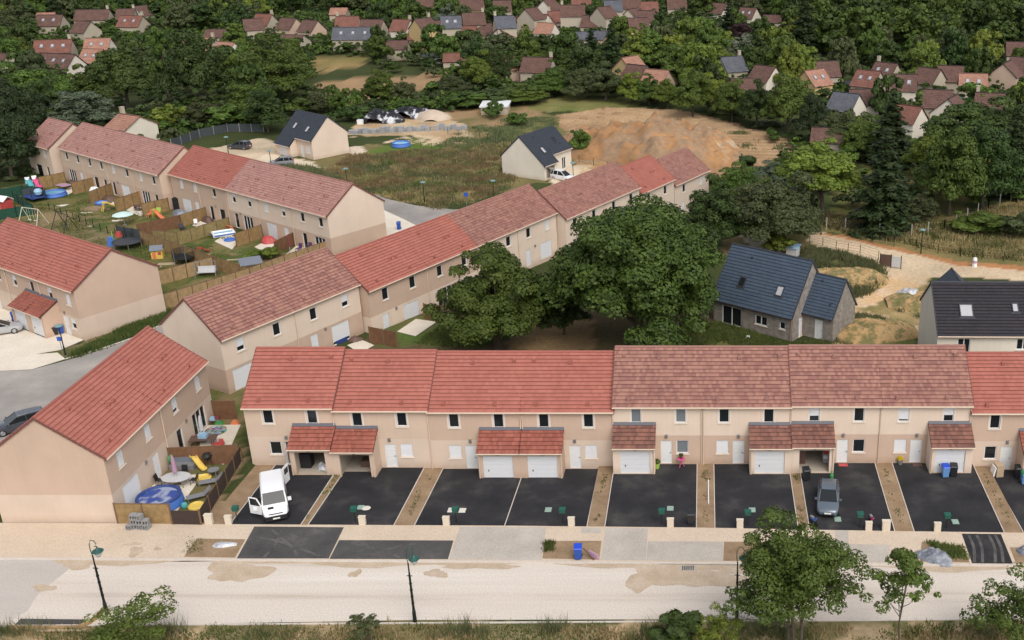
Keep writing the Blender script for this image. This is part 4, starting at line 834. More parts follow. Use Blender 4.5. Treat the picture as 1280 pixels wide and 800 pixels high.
# ------------------------------------------------------------------ the older village beyond the fields
VB = []           # pictures boxes of the village houses, so that planted trees leave them in view
def far_house(px, py, wpx, rot, roof, wall, opt, label):
    """px, py: middle of the roof in the photo; wpx: its width there; opt: letters c chimney, s skylights, d dormer, f flat, h tall, l low, g green shutters"""
    hm = 6.0 if 'h' in opt else 3.0; D = 6.8 if 'f' not in opt else 6.0
    if 'n' in opt: D = 6.0
    p = G(px, py, hm + 1.6); p.z -= hm + 1.6; s = PIX(p)[2]; a = R(rot); wpx *= .82; L = max(5.5, (wpx / s - D * abs(math.sin(a)) * .8) / max(.35, abs(math.cos(a))))
    if 'h' not in opt and 'l' not in opt: hm = 3.2
    if 'f' in opt: hm = 1.6
    L = min(L, 24); root = tag(empty('village_house', p, a), label, 'house', 'village houses')
    x0, x1, y0, y1 = -L / 2, L / 2, -D / 2, D / 2; rz = hm + (D / 2) * (.86 if 'l' not in opt else .55)
    m = MB(); F = Frame((x0, y0, 0))
    if 'f' in opt: rz = hm + .3
    for q in ([(x0, y0), (x1, y0)], [(x1, y0), (x1, y1)], [(x1, y1), (x0, y1)], [(x0, y1), (x0, y0)]): m.face([(*q[0], -1.5), (*q[1], -1.5), (*q[1], hm), (*q[0], hm)])
    if 'f' not in opt:
        for x in (x0, x1): m.face([(x, y0, hm), (x, y1, hm), (x, 0, rz)])
    m.build('wall', wall, root)
    r = MB()
    if 'f' in opt: r.box(0, 0, hm, L + .5, D + .5, .3)
    else:
        for y in (y0 - .3, y1 + .3): roof_slope(r, x0 - .2, x1 + .2, y, hm - .3 * (rz - hm) / (D / 2) + .08, 0, rz + .08, course=.5, lift=.06)
        r.box(0, 0, rz + .02, L + .4, .3, .16)
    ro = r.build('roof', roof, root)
    rs = random.Random(int(px * 31 + py)); sl_ = math.atan((rz - hm) / (D / 2))
    if 'c' in opt:
        q = MB(); cx = rs.choice((-1, 1)) * L * .44; q.box(cx, .5, rz - 1.2, .7, .6, 2.4); q.box(cx, .5, rz + 1.2, .8, .7, .12); q.build('chimney', 'render_village', ro)
    if 's' in opt:
        for k in range(2 if L < 9 else 3): skylight(ro, x0 + L * (k + .7) / (2.4 if L < 9 else 3.4), y0 * .5, hm + D / 4 * math.tan(sl_) + .15, sl_, .8, 1.0, 'skylight_blind', 'grey_metal')
    if 'd' in opt:
        for k in (-.2, .25):
            q = MB(); q.box(L * k, y0 * .62, hm, 1.3, 1.6, 2.0); q.build('dormer', wall, ro)
            q = MB(); q.prism([(L * k - .9, y0 * .62 - 1), (L * k + .9, y0 * .62 - 1), (L * k + .9, y0 * .62 + 1), (L * k - .9, y0 * .62 + 1)], hm + 2.0, hm + 2.18); q.build('dormer_roof', roof, ro)
    n = max(2, int(L / 3)) if 'f' not in opt else 0
    for st in range(2 if 'h' in opt else 1):
        for k in range(n): window(F, root, L * (k + .5) / n, .9 + st * 2.8, 1.1, 1.2 if (k + int(px)) % 3 else 1.25, 1.0 if (k + int(py)) % 4 == 0 else 0, sill=False) if 'n' not in opt or k < 2 else None
    if 'g' in opt:
        for k in range(n):
            for sg in (-1, 1): q = MB(); q.pbox(F, L * (k + .5) / n + sg * .9 - .3, L * (k + .5) / n + sg * .9 + .3, .85, 2.2, .01, .05); q.build('shutter', 'green_shutter', root)
    for sx, ang in ((x0 - .01, -math.pi / 2), (x1 + .01, math.pi / 2)):
        Fg = Frame((sx, y1 if sx < 0 else y0, 0), ang); 'f' in opt or window(Fg, root, D / 2, hm - .2 if 'f' not in opt else 1, .9, 1.1, sill=False)
    VB.append((px - wpx / 2 - 1, px + wpx / 2 + 1, py - 7, py + 7 + (5 if 'h' in opt else 0), p.y))
plain('green_shutter', (.03, .22, .14), .5)
vr, vb, vs, vg = 'village_red', 'village_brown', 'village_salmon', 'village_grey'; wv, ww, wo, wr = 'render_village', 'render_white', 'render_ochre', 'render_rose'
for a in [
 # upper left
 (58, 17, 20, 10, vs, wr, 'l', 'small peach hipped house at the top left among dark trees'), (64, 25, 38, 4, vb, wv, 's', 'long brown roof with two roof lights at the top left'), (117, 18, 50, 6, vb, wv, 'c', 'longest brown ridge roof at the top left, left of a white gable'),
 (176, 13, 26, 70, vb, ww, '', 'white gable end with brown roof at the top left'), (158, 17, 24, 12, vb, wv, 'c', 'dark red roof tucked left of the white gable at the top left'), (166, 26, 38, -8, vr, wv, 'sc', 'red brown roof with two roof lights below the white gable'),
 (106, 33, 24, -20, vb, wv, '', 'small brown roof among trees below the longest brown ridge'), (68, 57, 56, 14, vr, wv, 'sc', 'red roof with chimney behind the brown one at upper left'), (74, 75, 66, -14, vb, ww, 's', 'brown roof with three roof lights and white walls at upper left'),
 (124, 55, 38, 6, vs, ww, 's', 'salmon roof with white gable right of the red roof at upper left'), (118, 69, 34, -8, vs, wv, 's', 'salmon brown roof below the salmon one at upper left'), (250, 54, 50, -6, vs, wv, 'cd', 'long salmon roof with dormers right of the two massive trees'),
 (284, 60, 34, -24, vs, ww, 'd', 'salmon roofed house end with dormer beside the rounded tree'), (162, 146, 56, -26, vs, ww, 'lc', 'pale bungalow with low salmon roof behind the upper terrace'), (2, 74, 20, -20, vb, wv, '', 'brown roof corner at the left edge of the view'),
 (270, 38, 26, 4, vb, wv, 'l', 'thin brown roof line among trees left of the red roof pair'), (331, 24, 32, -14, vr, wv, 'c', 'bright red brown roof left of the twin pink gables'), (104, 4, 30, 5, vg, wv, 'hf', 'blue grey flat block at the top edge on the left'), (316, 30, 18, 30, vb, wv, '', 'small dark roof at the left foot of the bright red brown one'), (424, 11, 24, 4, vs, wv, 'l', 'small reddish hipped roof in the trees above the twin gables'),
 # village centre left
 (362, 29, 36, -24, vb, wr, '', 'left one of the twin pink gabled houses'), (389, 32, 32, -24, vb, wr, '', 'right one of the twin pink gabled houses'), (367, 45, 40, -14, vb, wv, 'l', 'dark brown roof in front of the twin pink gables'), (435, 27, 36, 6, vr, wv, 'c', 'red brown roof above the long grey one'),
 (466, 31, 36, -6, vb, wv, '', 'brown roof right above the end of the long grey roof'), (443, 41, 62, 4, vg, wv, 's', 'long dark grey roof in the village centre left'), (503, 31, 32, -14, vr, ww, 'c', 'red brown roof with white front right of the long grey roof'), (529, 29, 32, 50, vb, wo, 'hc', 'tall yellow gabled house in the village'),
 (541, 33, 22, 44, vb, wo, '', 'small yellow gable right beside the tall yellow house'), (524, 41, 32, 4, vr, wv, 'l', 'flat red roof below the yellow gables'), (564, 26, 34, 12, vg, wv, 'hs', 'grey blue roof with beige walls in the village'), (592, 22, 38, 14, vb, wv, 'hc', 'tall brown roofed beige house right of the grey blue roof'),
 (607, 36, 34, -8, vb, wv, '', 'brown roof below the tall beige house'), (631, 40, 24, 62, vb, ww, '', 'white gable below the beige town houses'), (630, 26, 26, 22, vg, wv, 'hc', 'pale house with grey slate roof at the end of the brown row'), (532, 4, 24, 6, vb, wv, 'h', 'beige house at the top edge above the yellow gables'),
 (590, 5, 36, 4, vb, wo, 'hc', 'broad beige block at the top edge of the town'), (628, 6, 26, 6, vb, wv, 'h', 'brown roofed house at the top edge right of the broad beige block'), (631, 78, 16, 40, vs, wr, 'n', 'small orange gable among the trees below the town'), (569, 67, 16, 4, vr, wv, 'ln', 'tiny red roof in the trees above the brown fields'),
 (618, 113, 30, 4, 'pvc_white', wv, 'lf', 'low white flat roofed sheds at the edge of the wood'), (497, 52, 28, 6, vb, wv, 'l', 'dark roof behind the field trees below the long grey roof'), (540, 56, 24, 4, vg, ww, 'lf', 'small white shed roof in the trees below the flat red roof'), (583, 38, 18, 4, vr, ww, 'n', 'short white fronted house between the brown roofs'),
 # town at the top centre
 (664, 16, 24, 58, vb, wv, 'h', 'beige gable at the left of the town at the top'), (646, 27, 20, 66, vb, ww, '', 'white gable in the town with a brown roof'), (664, 28, 24, 8, vs, wv, '', 'orange roof between two white gables in the town'), (676, 24, 22, -30, vr, ww, '', 'red roof right of the orange one in the town'),
 (686, 5, 22, 60, vb, ww, 'h', 'white gable at the top edge of the town'), (700, 20, 40, 10, vr, wv, 'c', 'long red roof in the middle of the town'), (716, 12, 38, 4, vb, wv, 'hc', 'brown roof behind the long red one in the town'), (727, 3, 30, 4, vr, wv, 'h', 'red roof at the top edge in the middle of the town'),
 (683, 34, 20, -20, vs, ww, 'n', 'small orange roof at the lower edge of the town'), (755, 14, 22, 50, vb, wv, 'h', 'brown gable right of the long red roof in the town'), (766, 6, 24, 10, vg, wv, 'hc', 'blue grey slate house in the town'), (757, 17, 22, 8, vr, wr, '', 'light red roof below the blue grey slate house'),
 (787, 3, 34, 6, vb, wv, 'h', 'brown town house at the top edge right of the slate one'), (792, 17, 28, 56, vb, ww, '', 'white gabled house at the right end of the town'), (812, 8, 26, 6, vr, wv, '', 'orange red roof at the right end of the town'), (797, 27, 20, 14, vb, wo, 'hn', 'tall narrow ochre house at the lower right of the town'),
 (732, 41, 20, 14, vg, wv, 'l', 'left one of two grey roofed sheds below the town'), (749, 40, 22, -20, vg, wr, 'l', 'right one of two grey roofed sheds below the town, with a red wall'), (846, 4, 30, 4, vb, wv, '', 'brown roof in the trees at the top right of the town'), (680, 12, 18, 30, vb, wv, 'n', 'narrow brown roof left of the long red one in the town'),
 (740, 26, 22, -12, vb, wv, '', 'brown roof below the brown gable in the town'), (808, 20, 22, -10, vb, wv, '', 'brown roof right of the white gable at the end of the town'),
 # wooded slope
 (900, 10, 26, -34, vb, ww, '', 'white gabled house on the wooded slope, left of two'), (936, 16, 26, -30, vb, ww, 's', 'white gabled house on the wooded slope, right of two'), (673, 80, 50, -10, vb, wv, 'c', 'long brown roof with white chimney in the wood below the town'), (787, 79, 20, 52, vs, wo, '', 'bright yellow gable in the wood behind the ploughed field'),
 (797, 90, 24, -34, vb, wv, '', 'brown roof in front of the bright yellow gable'), (822, 96, 26, -24, vs, wr, '', 'pink brown roof right of the bright yellow gable'), (914, 79, 40, 26, vg, wv, 'c', 'stone house with grey roof and white chimney in the wood'), (927, 100, 22, 6, vb, wv, 'l', 'brown roof below the stone house in the wood'), (957, 91, 22, -40, vb, ww, '', 'brown roof with a white gable right of the stone house'),
 (966, 20, 26, -8, vb, wv, 'l', 'brown roof among tall dark trees at the top right'),
 # right hand group
 (1017, 96, 28, 38, vs, wo, 's', 'yellow house with salmon roof and roof lights at the right'), (1032, 85, 30, 10, vb, wv, '', 'brown roof behind the yellow house with salmon roof'), (1064, 89, 18, 4, vg, ww, 'f', 'white flat roofed box house at the right'), (1086, 97, 28, -34, vr, wv, 's', 'orange roofed house left of the large brown gable'),
 (1108, 87, 36, -38, vb, wv, 'cs', 'large brown roof with chimney and beige gable at the right'), (1130, 102, 44, -12, vb, ww, 's', 'white walled house with brown roof and two roof lights at the right'), (1162, 94, 22, -42, vb, wv, '', 'small beige gable with brown roof right of the white walled house'), (1188, 91, 34, -14, vb, wv, '', 'dark brown roof with ochre gable left of the green shutters'),
 (1216, 101, 46, -10, vs, wv, 'sg', 'house with orange roof and green shutters at the right'), (1172, 122, 40, -12, vb, wv, '', 'long dark brown roof in front of the dark brown gable'), (1190, 131, 26, 60, vb, ww, '', 'white gable projecting from the long dark brown roof'), (1237, 126, 42, -14, vb, ww, 'c', 'brown roofed bungalow with chimney at the right, in front of dark trees'),
 (1271, 60, 26, -8, vb, wv, '', 'dark grey brown roof at the right edge, highest there'), (1258, 86, 26, 58, vb, wr, '', 'pink beige gable near the right edge'), (1277, 80, 20, -30, vb, ww, '', 'white house with dark roof at the right edge'), (1058, 126, 36, -34, vg, ww, '', 'white gable with grey roof among trees at the right'),
 (1078, 119, 14, 8, vb, ww, 'n', 'tiny white house between the grey roof and the white walled house'), (1035, 162, 26, -10, vb, wv, 'l', 'brown roof glimpsed in the trees above the spruces'), (1135, 140, 22, -38, vr, ww, 'n', 'small red striped roof in front of the white walled house')]:
    far_house(*a)
# ------------------------------------------------------------------ plants
leafmat('leaf_dark', (.024, .042, .009), (.060, .094, .020)); leafmat('leaf_mid', (.048, .080, .012), (.105, .152, .026)); leafmat('leaf_yellow', (.080, .118, .014), (.165, .20, .030))
leafmat('leaf_olive', (.050, .066, .022), (.085, .098, .036)); leafmat('leaf_blue', (.050, .078, .052), (.085, .115, .080)); leafmat('leaf_maroon', (.030, .014, .014), (.05, .024, .02))
leafmat('leaf_conifer', (.020, .036, .012), (.044, .064, .02)); leafmat('leaf_oak', (.024, .044, .007), (.078, .118, .02)); leafmat('leaf_grey', (.075, .095, .055), (.11, .13, .08))
leafmat('grass_dry', (.30, .235, .10), (.46, .37, .19), .35); leafmat('grass_brown', (.21, .15, .07), (.36, .265, .14), .3); leafmat('grass_green', (.085, .125, .028), (.17, .195, .06), .35); leafmat('weed', (.11, .14, .055), (.21, .21, .10), .35)
plain('bark', (.085, .065, .048), .95, var=.3); plain('dead_wood', (.34, .3, .26), .9)
def rvec(rs, n):
    v = rs.normal(size=(n, 3)); return v / np.linalg.norm(v, axis=1, keepdims=True)
def leaves(rs, pos, nrm, size, stretch=.6):
    n = len(pos); nrm = nrm / np.linalg.norm(nrm, axis=1, keepdims=True); t = rvec(rs, n); t = np.cross(nrm, t); t /= np.linalg.norm(t, axis=1, keepdims=True) + 1e-9; b = np.cross(nrm, t)
    s = (size * (.6 + .8 * rs.rand(n)))[:, None]; k = stretch * (.7 + .6 * rs.rand(n))[:, None]
    sk = .3 * (rs.rand(n) - .5)[:, None]
    return np.stack([pos + t * s, pos + b * s * k + t * s * sk + nrm * s * .15, pos - t * s * .9, pos - b * s * k + t * s * sk + nrm * s * .1], 1).reshape(-1, 3)
def crown_lobes(rs, W, H, z0, nl, flat=1.0, core=.35, egg=0.0, skirt=0.0, lk=1.0):
    L = []; ph = rs.rand(6) * 6.283
    for _ in range(nl):
        d = rvec(rs, 1)[0]; az = math.atan2(d[1], d[0]); wob = 1 + .16 * math.sin(2 * az + ph[0] + 2 * d[2]) + .13 * math.sin(3 * az + ph[1] - 3 * d[2]) + .12 * math.sin(4 * d[2] + ph[2] + az); r = core + (.86 - core) * rs.rand() ** .5
        if d[2] < -.55: d[2] *= .5
        k = 1 - egg * d[2] * r
        lr = lk * W * (.065 + .115 * rs.rand()) * (1.15 - .45 * r); r *= wob
        sk_ = 1 + skirt * max(0, -d[2]); zc = .5 - .14 * skirt; up_ = (1 - zc) if d[2] > 0 else zc
        L.append((d[0] * r * (W / 2 - lr * .6) * k * sk_, d[1] * r * (W / 2 - lr * .6) * k * sk_, z0 + H * zc + d[2] * r * (H * up_ - lr * .5), lr))
    return np.array(L)
def fill_lobes(rs, L, n, ls, flat=.8):
    p = L[:, 3] ** 2; p = p / p.sum(); k = rs.choice(len(L), n, p=p); d = rvec(rs, n); low = d[:, 2] < -.35; d[low, 2] *= -.6
    d /= np.linalg.norm(d, axis=1, keepdims=True)
    r = L[k, 3] * (.55 + .5 * rs.rand(n) ** .6); pos = L[k, :3] + d * r[:, None] * np.array([1, 1, flat])
    nr_ = d * .95 + rvec(rs, n) * .55 + np.array([0, 0, .2]); return leaves(rs, pos, nr_, np.full(n, ls))
def limb_mesh(rs, H, z0, W, lobes, r0, stems=1):
    m = MB()
    for s in range(stems):
        ox = (s - (stems - 1) / 2) * r0 * 3.2
        top = Vector((rs.normal() * W * .04 + ox * 2.5, rs.normal() * W * .04, z0 + (H) * .75)); k = Vector((rs.normal() * .12 + ox * 1.3, rs.normal() * .12, z0 * .8 + .6))
        m.tube([(ox, 0, -.3), (ox, 0, .25), k, k.lerp(top, .5) + Vector((rs.normal() * .2, rs.normal() * .2, 0)), top], [r0 * 1.35, r0, r0 * .8, r0 * .5, r0 * .12], 7)
        for i in rs.choice(len(lobes), min(len(lobes), 9), replace=False):
            l = lobes[i]; f = rs.uniform(.05, .55); a = k.lerp(top, f); e = Vector(l[:3]); mid = a.lerp(e, .5) + Vector((0, 0, -.08 * (e - a).length))
            m.tube([a, mid, e], [r0 * .42, r0 * .28, r0 * .06], 5, cap=False)
    return m
PROTO = {}
def proto(kind, shape, seed, W, H, z0, nl, nleaf, ls, r0, **kw):
    """crown and trunk meshes of one plant, base at the origin"""
    rs = np.random.RandomState(seed); stems = kw.pop('stems', 1)
    if shape == 'round':
        L = crown_lobes(rs, W, H, z0, nl, **kw); v = fill_lobes(rs, L, nleaf, ls); tr = limb_mesh(rs, H, z0, W, L, r0, stems)
    elif shape == 'cone':      # spruce or fir: whorls of drooping branches
        n = nleaf; lv = 16; t = 1 - np.sqrt(rs.rand(n)); t = np.clip((np.floor(t * lv) + .5 + rs.normal(0, .17, n)) / lv, 0, 1)
        a = rs.rand(n) * 6.283; br_ = np.round(a / 6.283 * 11 + np.floor(t * lv) * .37); a = br_ / 11 * 6.283 + rs.normal(0, .13, n); q = rs.rand(n) ** .6
        Rm = W / 2 * (1 - t) ** .85 * (.8 + .4 * np.sin(br_ * 5.1 + np.floor(t * lv) * 2.3)) + .12; r = Rm * q
        pos = np.stack([np.cos(a) * r, np.sin(a) * r, z0 + H * t - r * .28 + rs.normal(0, .08, n)], 1); nrm = np.stack([np.cos(a) * .5, np.sin(a) * .5, np.ones(n)], 1) + rvec(rs, n) * .6
        v = leaves(rs, pos, nrm, np.full(n, ls), .45); tr = MB(); tr.tube([(0, 0, -.3), (0, 0, z0 + H * .5), (0, 0, z0 + H * .97)], [r0, r0 * .6, r0 * .1], 7)
    elif shape == 'cedar':     # flat spreading plates
        L = []
        for i in range(nl):
            t = rs.rand(); a = rs.rand() * 6.283; rr = W / 2 * (1 - .55 * t) * rs.rand() ** .5; L.append((math.cos(a) * rr, math.sin(a) * rr, z0 + H * (np.floor(t * 7) + .5) / 7 - rr * .06, W * .13))
        L = np.array(L); v = fill_lobes(rs, L, nleaf, ls, .28); tr = limb_mesh(rs, H, z0, W, L, r0)
    c = np_mesh(kind + '_crown', v, None, 'leaf_mid'); t_ = tr.build(kind + '_trunk', 'bark')
    e = np.percentile(v, [.6, 99.4], axis=0); PROTO[kind] = (c.data, t_.data, ((e[1] - e[0])[0] + (e[1] - e[0])[1]) / 2, e[1][2])
    for o in (c, t_): bpy.data.objects.remove(o)
TREES = []
def plant(kind, leaf, loc, width, height, name, label, cat, group, rz=0.0, parts=True):
    c, t, W, H = PROTO[kind]
    root = tag(empty(name, loc, rz), label, cat, group); root.scale = (width / W, width / W, height / H)
    for nm, me_, mt in (('crown', c, leaf), ('trunk', t, None)):
        o = bpy.data.objects.new(nm if cat != 'shrub' or nm == 'trunk' else 'foliage', me_); COL.objects.link(o); o.parent = root
        if mt: o.material_slots[0].link = 'OBJECT'; o.material_slots[0].material = MATS[mt]
    TREES.append((root, width, height)); return root
for i in range(5): proto('near%d' % i, 'round', 100 + i, 10, 9.4 + (i % 3), .7, 80 + 10 * i, 23000, .18, .28, egg=.15 * (i % 2), skirt=.7 + .2 * (i % 3))
for i in range(6): proto('far%d' % i, 'round', 200 + i, 10, 8.2 + 1.2 * (i % 3), .3, 44 + 5 * i, 6000, .34, .3, egg=.2 * (i % 2), skirt=.9)
for i in range(2): proto('tall%d' % i, 'round', 300 + i, 6, 11.5, .9, 44, 4200, .38, .24, egg=.2)
for i in range(2): proto('spruce%d' % i, 'cone', 400 + i, 6.5, 14, .8, 0, 9000, .32, .22)
for i in range(3): proto('bush%d' % i, 'round', 500 + i, 3.2, 2.3, .05, 18, 1700, .17, .06, core=.2, stems=2)
for i in range(2): proto('weedy%d' % i, 'round', 540 + i, 3.2, 2.2, .05, 26, 900, .14, .04, core=.2, stems=2)
proto('cedar', 'cedar', 600, 14, 10, 1.5, 90, 6500, .42, .4)
proto('oak_big', 'round', 700, 17.5, 14.6, .1, 240, 115000, .17, .5, core=.4, stems=2, skirt=.3, egg=-.22, lk=.8)
proto('oak_mid', 'round', 701, 11, 10.4, .3, 150, 60000, .14, .3, core=.3, stems=2, skirt=.6, lk=.8)
proto('open_mid', 'round', 702, 9.5, 8.5, 2.0, 60, 16000, .17, .25, core=.3, lk=.85)
proto('street', 'round', 703, 7.0, 8.4, .9, 150, 34000, .082, .09, core=.12, stems=3, egg=.25, lk=.72)
proto('sapling', 'round', 704, 3.4, 5.6, 1.3, 34, 3800, .075, .05, core=.1, lk=.85)
proto('sapling_wide', 'round', 705, 5.4, 5.0, .6, 60, 6500, .075, .05, core=.1, lk=.75)

def T(kind, leaf, px, py, wpx, hpx, label, name='broadleaf_tree', cat='tree', group='trees'):
    """a plant whose foot stands at a photo pixel, wpx/hpx its size there"""
    p = G(px, py); s = PIX(p)[2]
    dep = math.atan2(CAM_H - p.z, math.hypot(p.x, p.y)); h = hpx / s / math.cos(dep * .95); w_ = wpx / s
    h = max(h - .38 * w_ * math.sin(dep), .3 * h)         # the crown's near and far sides add to its height in a view from above
    return plant(kind, leaf, p, w_, h, name, label, cat, group, rz=(px * 7.1 + py * 3.3) % 6.28)
# trees among the houses
T('oak_big', 'leaf_oak', 800, 424, 228, 186, 'largest dark tree in the middle, hiding the diagonal row', 'oak_tree', group='trees between the terraces')
T('oak_mid', 'leaf_mid', 622, 434, 140, 136, 'mid green tree left of the largest dark tree', 'oak_tree', group='trees between the terraces')
T('near1', 'leaf_dark', 893, 312, 82, 96, 'dark tree directly behind the largest tree, above the blue slate roof', group='trees between the terraces')
T('near2', 'leaf_dark', 705, 418, 60, 62, 'low dark tree under the left side of the largest tree', group='trees between the terraces')
T('near3', 'leaf_dark', 868, 400, 44, 62, 'dark tree close to the left side of the grey block house', group='trees between the terraces')
T('near0', 'leaf_olive', 972, 310, 104, 100, 'round olive tree behind the block house by the chalk track', group='trees by the chalk track')
T('open_mid', 'leaf_yellow', 1027, 278, 108, 102, 'light yellow green tree with visible trunk beside the chalk track', 'ash_tree', group='trees by the chalk track')
T('spruce0', 'leaf_conifer', 1102, 288, 74, 122, 'tall dark spruce behind the wire fence right of the yellow green tree', 'spruce_tree', group='trees by the chalk track')
T('spruce1', 'leaf_conifer', 1112, 205, 58, 86, 'dark spruce standing behind the tallest spruce', 'spruce_tree', group='trees by the chalk track')
T('near4', 'leaf_mid', 1186, 268, 92, 112, 'mid green tree behind the wire fence right of the spruces', group='trees by the chalk track')
T('near1', 'leaf_olive', 1150, 278, 48, 42, 'small brown green tree at the fence below the spruces', 'thorn_tree', group='trees by the chalk track')
T('near2', 'leaf_dark', 1228, 262, 88, 112, 'dark green tree along the wire fence near the right edge', group='trees by the chalk track')
T('spruce1', 'leaf_conifer', 1262, 245, 62, 105, 'dark conifer at the right edge behind the wire fence', 'spruce_tree', group='trees by the chalk track')
T('near0', 'leaf_dark', 1215, 200, 112, 85, 'large dark round tree below the green shuttered house', group='trees by the chalk track')
T('near3', 'leaf_yellow', 1158, 222, 56, 60, 'bright yellow green tree between the spruces and the big dark tree', group='trees by the chalk track')
T('bush0', 'leaf_yellow', 970, 316, 42, 32, 'bright green bush behind the ridge of the blue slate roof', 'bush', 'shrub', 'bushes')
T('bush1', 'leaf_mid', 1222, 293, 66, 30, 'wide low green bush on the dry grass at the right', 'bush', 'shrub', 'bushes')
T('bush2', 'leaf_olive', 1268, 298, 46, 36, 'brownish bush at the right edge on dry grass', 'bush', 'shrub', 'bushes')
T('bush2', 'leaf_mid', 1120, 292, 30, 24, 'small bush at the foot of the spruces by the fence', 'bush', 'shrub', 'bushes')
T('bush0', 'leaf_dark', 912, 212, 66, 26, 'low green scrub at the right foot of the earth mound', 'bush', 'shrub', 'bushes')
T('bush1', 'leaf_mid', 724, 196, 24, 34, 'green bush beside the right wall of the white gabled house', 'bush', 'shrub', 'bushes')
T('bush2', 'leaf_mid', 648, 158, 26, 18, 'green bush on the grassy bank behind the white gabled house', 'bush', 'shrub', 'bushes')
T('near2', 'leaf_olive', 945, 280, 70, 62, 'olive tree between the largest tree and the round olive one', group='trees by the chalk track')
T('near4', 'leaf_mid', 925, 262, 70, 60, 'green tree behind the largest tree at the edge of the ploughed field', group='trees by the chalk track')
T('near1', 'leaf_grey', 965, 245, 64, 48, 'greyish tree at the right end of the ploughed field', group='trees by the chalk track')
# trees in the foreground verge
def TF(kind, leaf, x, y, wm, hm, label, name, cat='tree', group='foreground trees'):
    return plant(kind, leaf, (x, y, float(terrain(x, y))), wm, hm, name, label, cat, group, rz=x)
TF('street', 'leaf_mid', 5.6, 55.0, 7.3, 9.8, 'bushy foreground tree in front of the road with a street lamp inside it', 'broadleaf_tree')
TF('sapling', 'leaf_mid', 12.2, 55.0, 3.5, 7.8, 'slender foreground sapling with thin forked trunk and gaps between leaf tufts', 'sapling')
TF('sapling_wide', 'leaf_mid', 19.3, 54.3, 5.6, 6.2, 'foreground sapling cut by the right edge of the view', 'sapling')
TF('bush1', 'leaf_dark', -1.7, 54.2, 3.4, 2.9, 'dark round bush at the bottom edge left of the bushy foreground tree', 'bush', 'shrub')
TF('sapling_wide', 'leaf_yellow', .9, 54.5, 2.6, 3.8, 'yellow green shrub against the left side of the bushy foreground tree', 'bush', 'shrub')
TF('sapling_wide', 'leaf_mid', -35.2, 54.2, 5.6, 4.1, 'leafy bush at the lower left in front of the road kerb', 'bush', 'shrub')
TF('sapling', 'leaf_olive', -21.0, 55.0, 2.0, 2.7, 'small shrub in the verge left of the second street lamp', 'bush', 'shrub')
# trees round the upper left village edge and the fields
M_ = 'trees beyond the upper left terrace'
T('near0', 'leaf_dark', 160, 137, 72, 86, 'left one of the two massive dark trees behind the upper terrace', group=M_); T('near3', 'leaf_dark', 252, 138, 84, 98, 'right one of the two massive dark trees behind the upper terrace', group=M_)
T('tall0', 'leaf_mid', 213, 128, 32, 92, 'narrow pointed tree between the two massive dark trees', group=M_); T('near1', 'leaf_mid', 343, 128, 102, 88, 'large rounded mid green tree left of the brown fields', group=M_)
T('near2', 'leaf_dark', 335, 165, 56, 58, 'dark tree just behind the ridge of the beige slate roofed house', group=M_); T('near4', 'leaf_grey', 98, 166, 88, 56, 'grey green willow left of the pale bungalow roof', 'willow_tree', group=M_)
T('near0', 'leaf_mid', 42, 150, 84, 74, 'mid green tree at the far left above the forward house', group=M_); T('near1', 'leaf_conifer', 16, 225, 78, 100, 'dark evergreen at the left edge beside the farthest left terrace house', group=M_)
T('near3', 'leaf_conifer', 34, 190, 66, 82, 'dark evergreen behind the one at the left edge', group=M_); T('near4', 'leaf_dark', 62, 168, 60, 70, 'dark tree between the willow and the left edge evergreens', group=M_)
T('near2', 'leaf_conifer', 0, 170, 70, 85, 'dark tree cut by the left edge of the view', group=M_)
T('bush0', 'leaf_yellow', 218, 162, 50, 34, 'yellow green bush right of the pale bungalow', 'bush', 'shrub', M_); T('near1', 'leaf_olive', 255, 160, 46, 40, 'olive tree in front of the massive dark trees', group=M_)
T('bush1', 'leaf_mid', 292, 160, 52, 32, 'green bush in front of the right massive dark tree', 'bush', 'shrub', M_); T('near4', 'leaf_mid', 308, 150, 48, 46, 'green tree right of the massive dark trees', group=M_)
T('bush2', 'leaf_mid', 195, 168, 44, 26, 'low green bush above the ridge of the upper terrace', 'bush', 'shrub', M_); T('bush0', 'leaf_dark', 158, 163, 40, 18, 'dark low bush hiding the foot of the bungalow', 'bush', 'shrub', M_)
Q_ = 'trees round the brown fields'
T('near2', 'leaf_mid', 480, 130, 46, 44, 'bushy tree in the middle of the hedge before the brown field', group=Q_); T('near0', 'leaf_mid', 425, 142, 24, 30, 'small round tree behind the pallets, left one', group=Q_)
T('near3', 'leaf_mid', 446, 133, 16, 22, 'smallest round tree in the hedge before the brown field', group=Q_); T('near1', 'leaf_olive', 506, 132, 34, 36, 'olive tree right of the bushy hedge tree', group=Q_)
T('bush0', 'leaf_dark', 445, 152, 34, 22, 'dark hedge bush behind the black wrapped bales, left one', 'bush', 'shrub', Q_); T('bush1', 'leaf_dark', 476, 146, 36, 20, 'dark hedge bush behind the black wrapped bales, middle one', 'bush', 'shrub', Q_)
T('bush2', 'leaf_mid', 508, 141, 36, 18, 'green hedge bush right behind the black wrapped bales', 'bush', 'shrub', Q_); T('bush0', 'leaf_mid', 535, 138, 30, 16, 'low hedge bush left of the sand heap', 'bush', 'shrub', Q_)
T('near4', 'leaf_olive', 398, 142, 30, 26, 'pale bush tree behind the beige house', group=Q_); T('bush1', 'leaf_mid', 375, 144, 34, 22, 'bush close behind the beige house ridge', 'bush', 'shrub', Q_)
T('near0', 'leaf_yellow', 598, 112, 48, 48, 'bright yellow green tree right of the brown fields', group=Q_); T('near3', 'leaf_dark', 624, 110, 40, 46, 'dark tree right of the bright yellow green one', group=Q_)
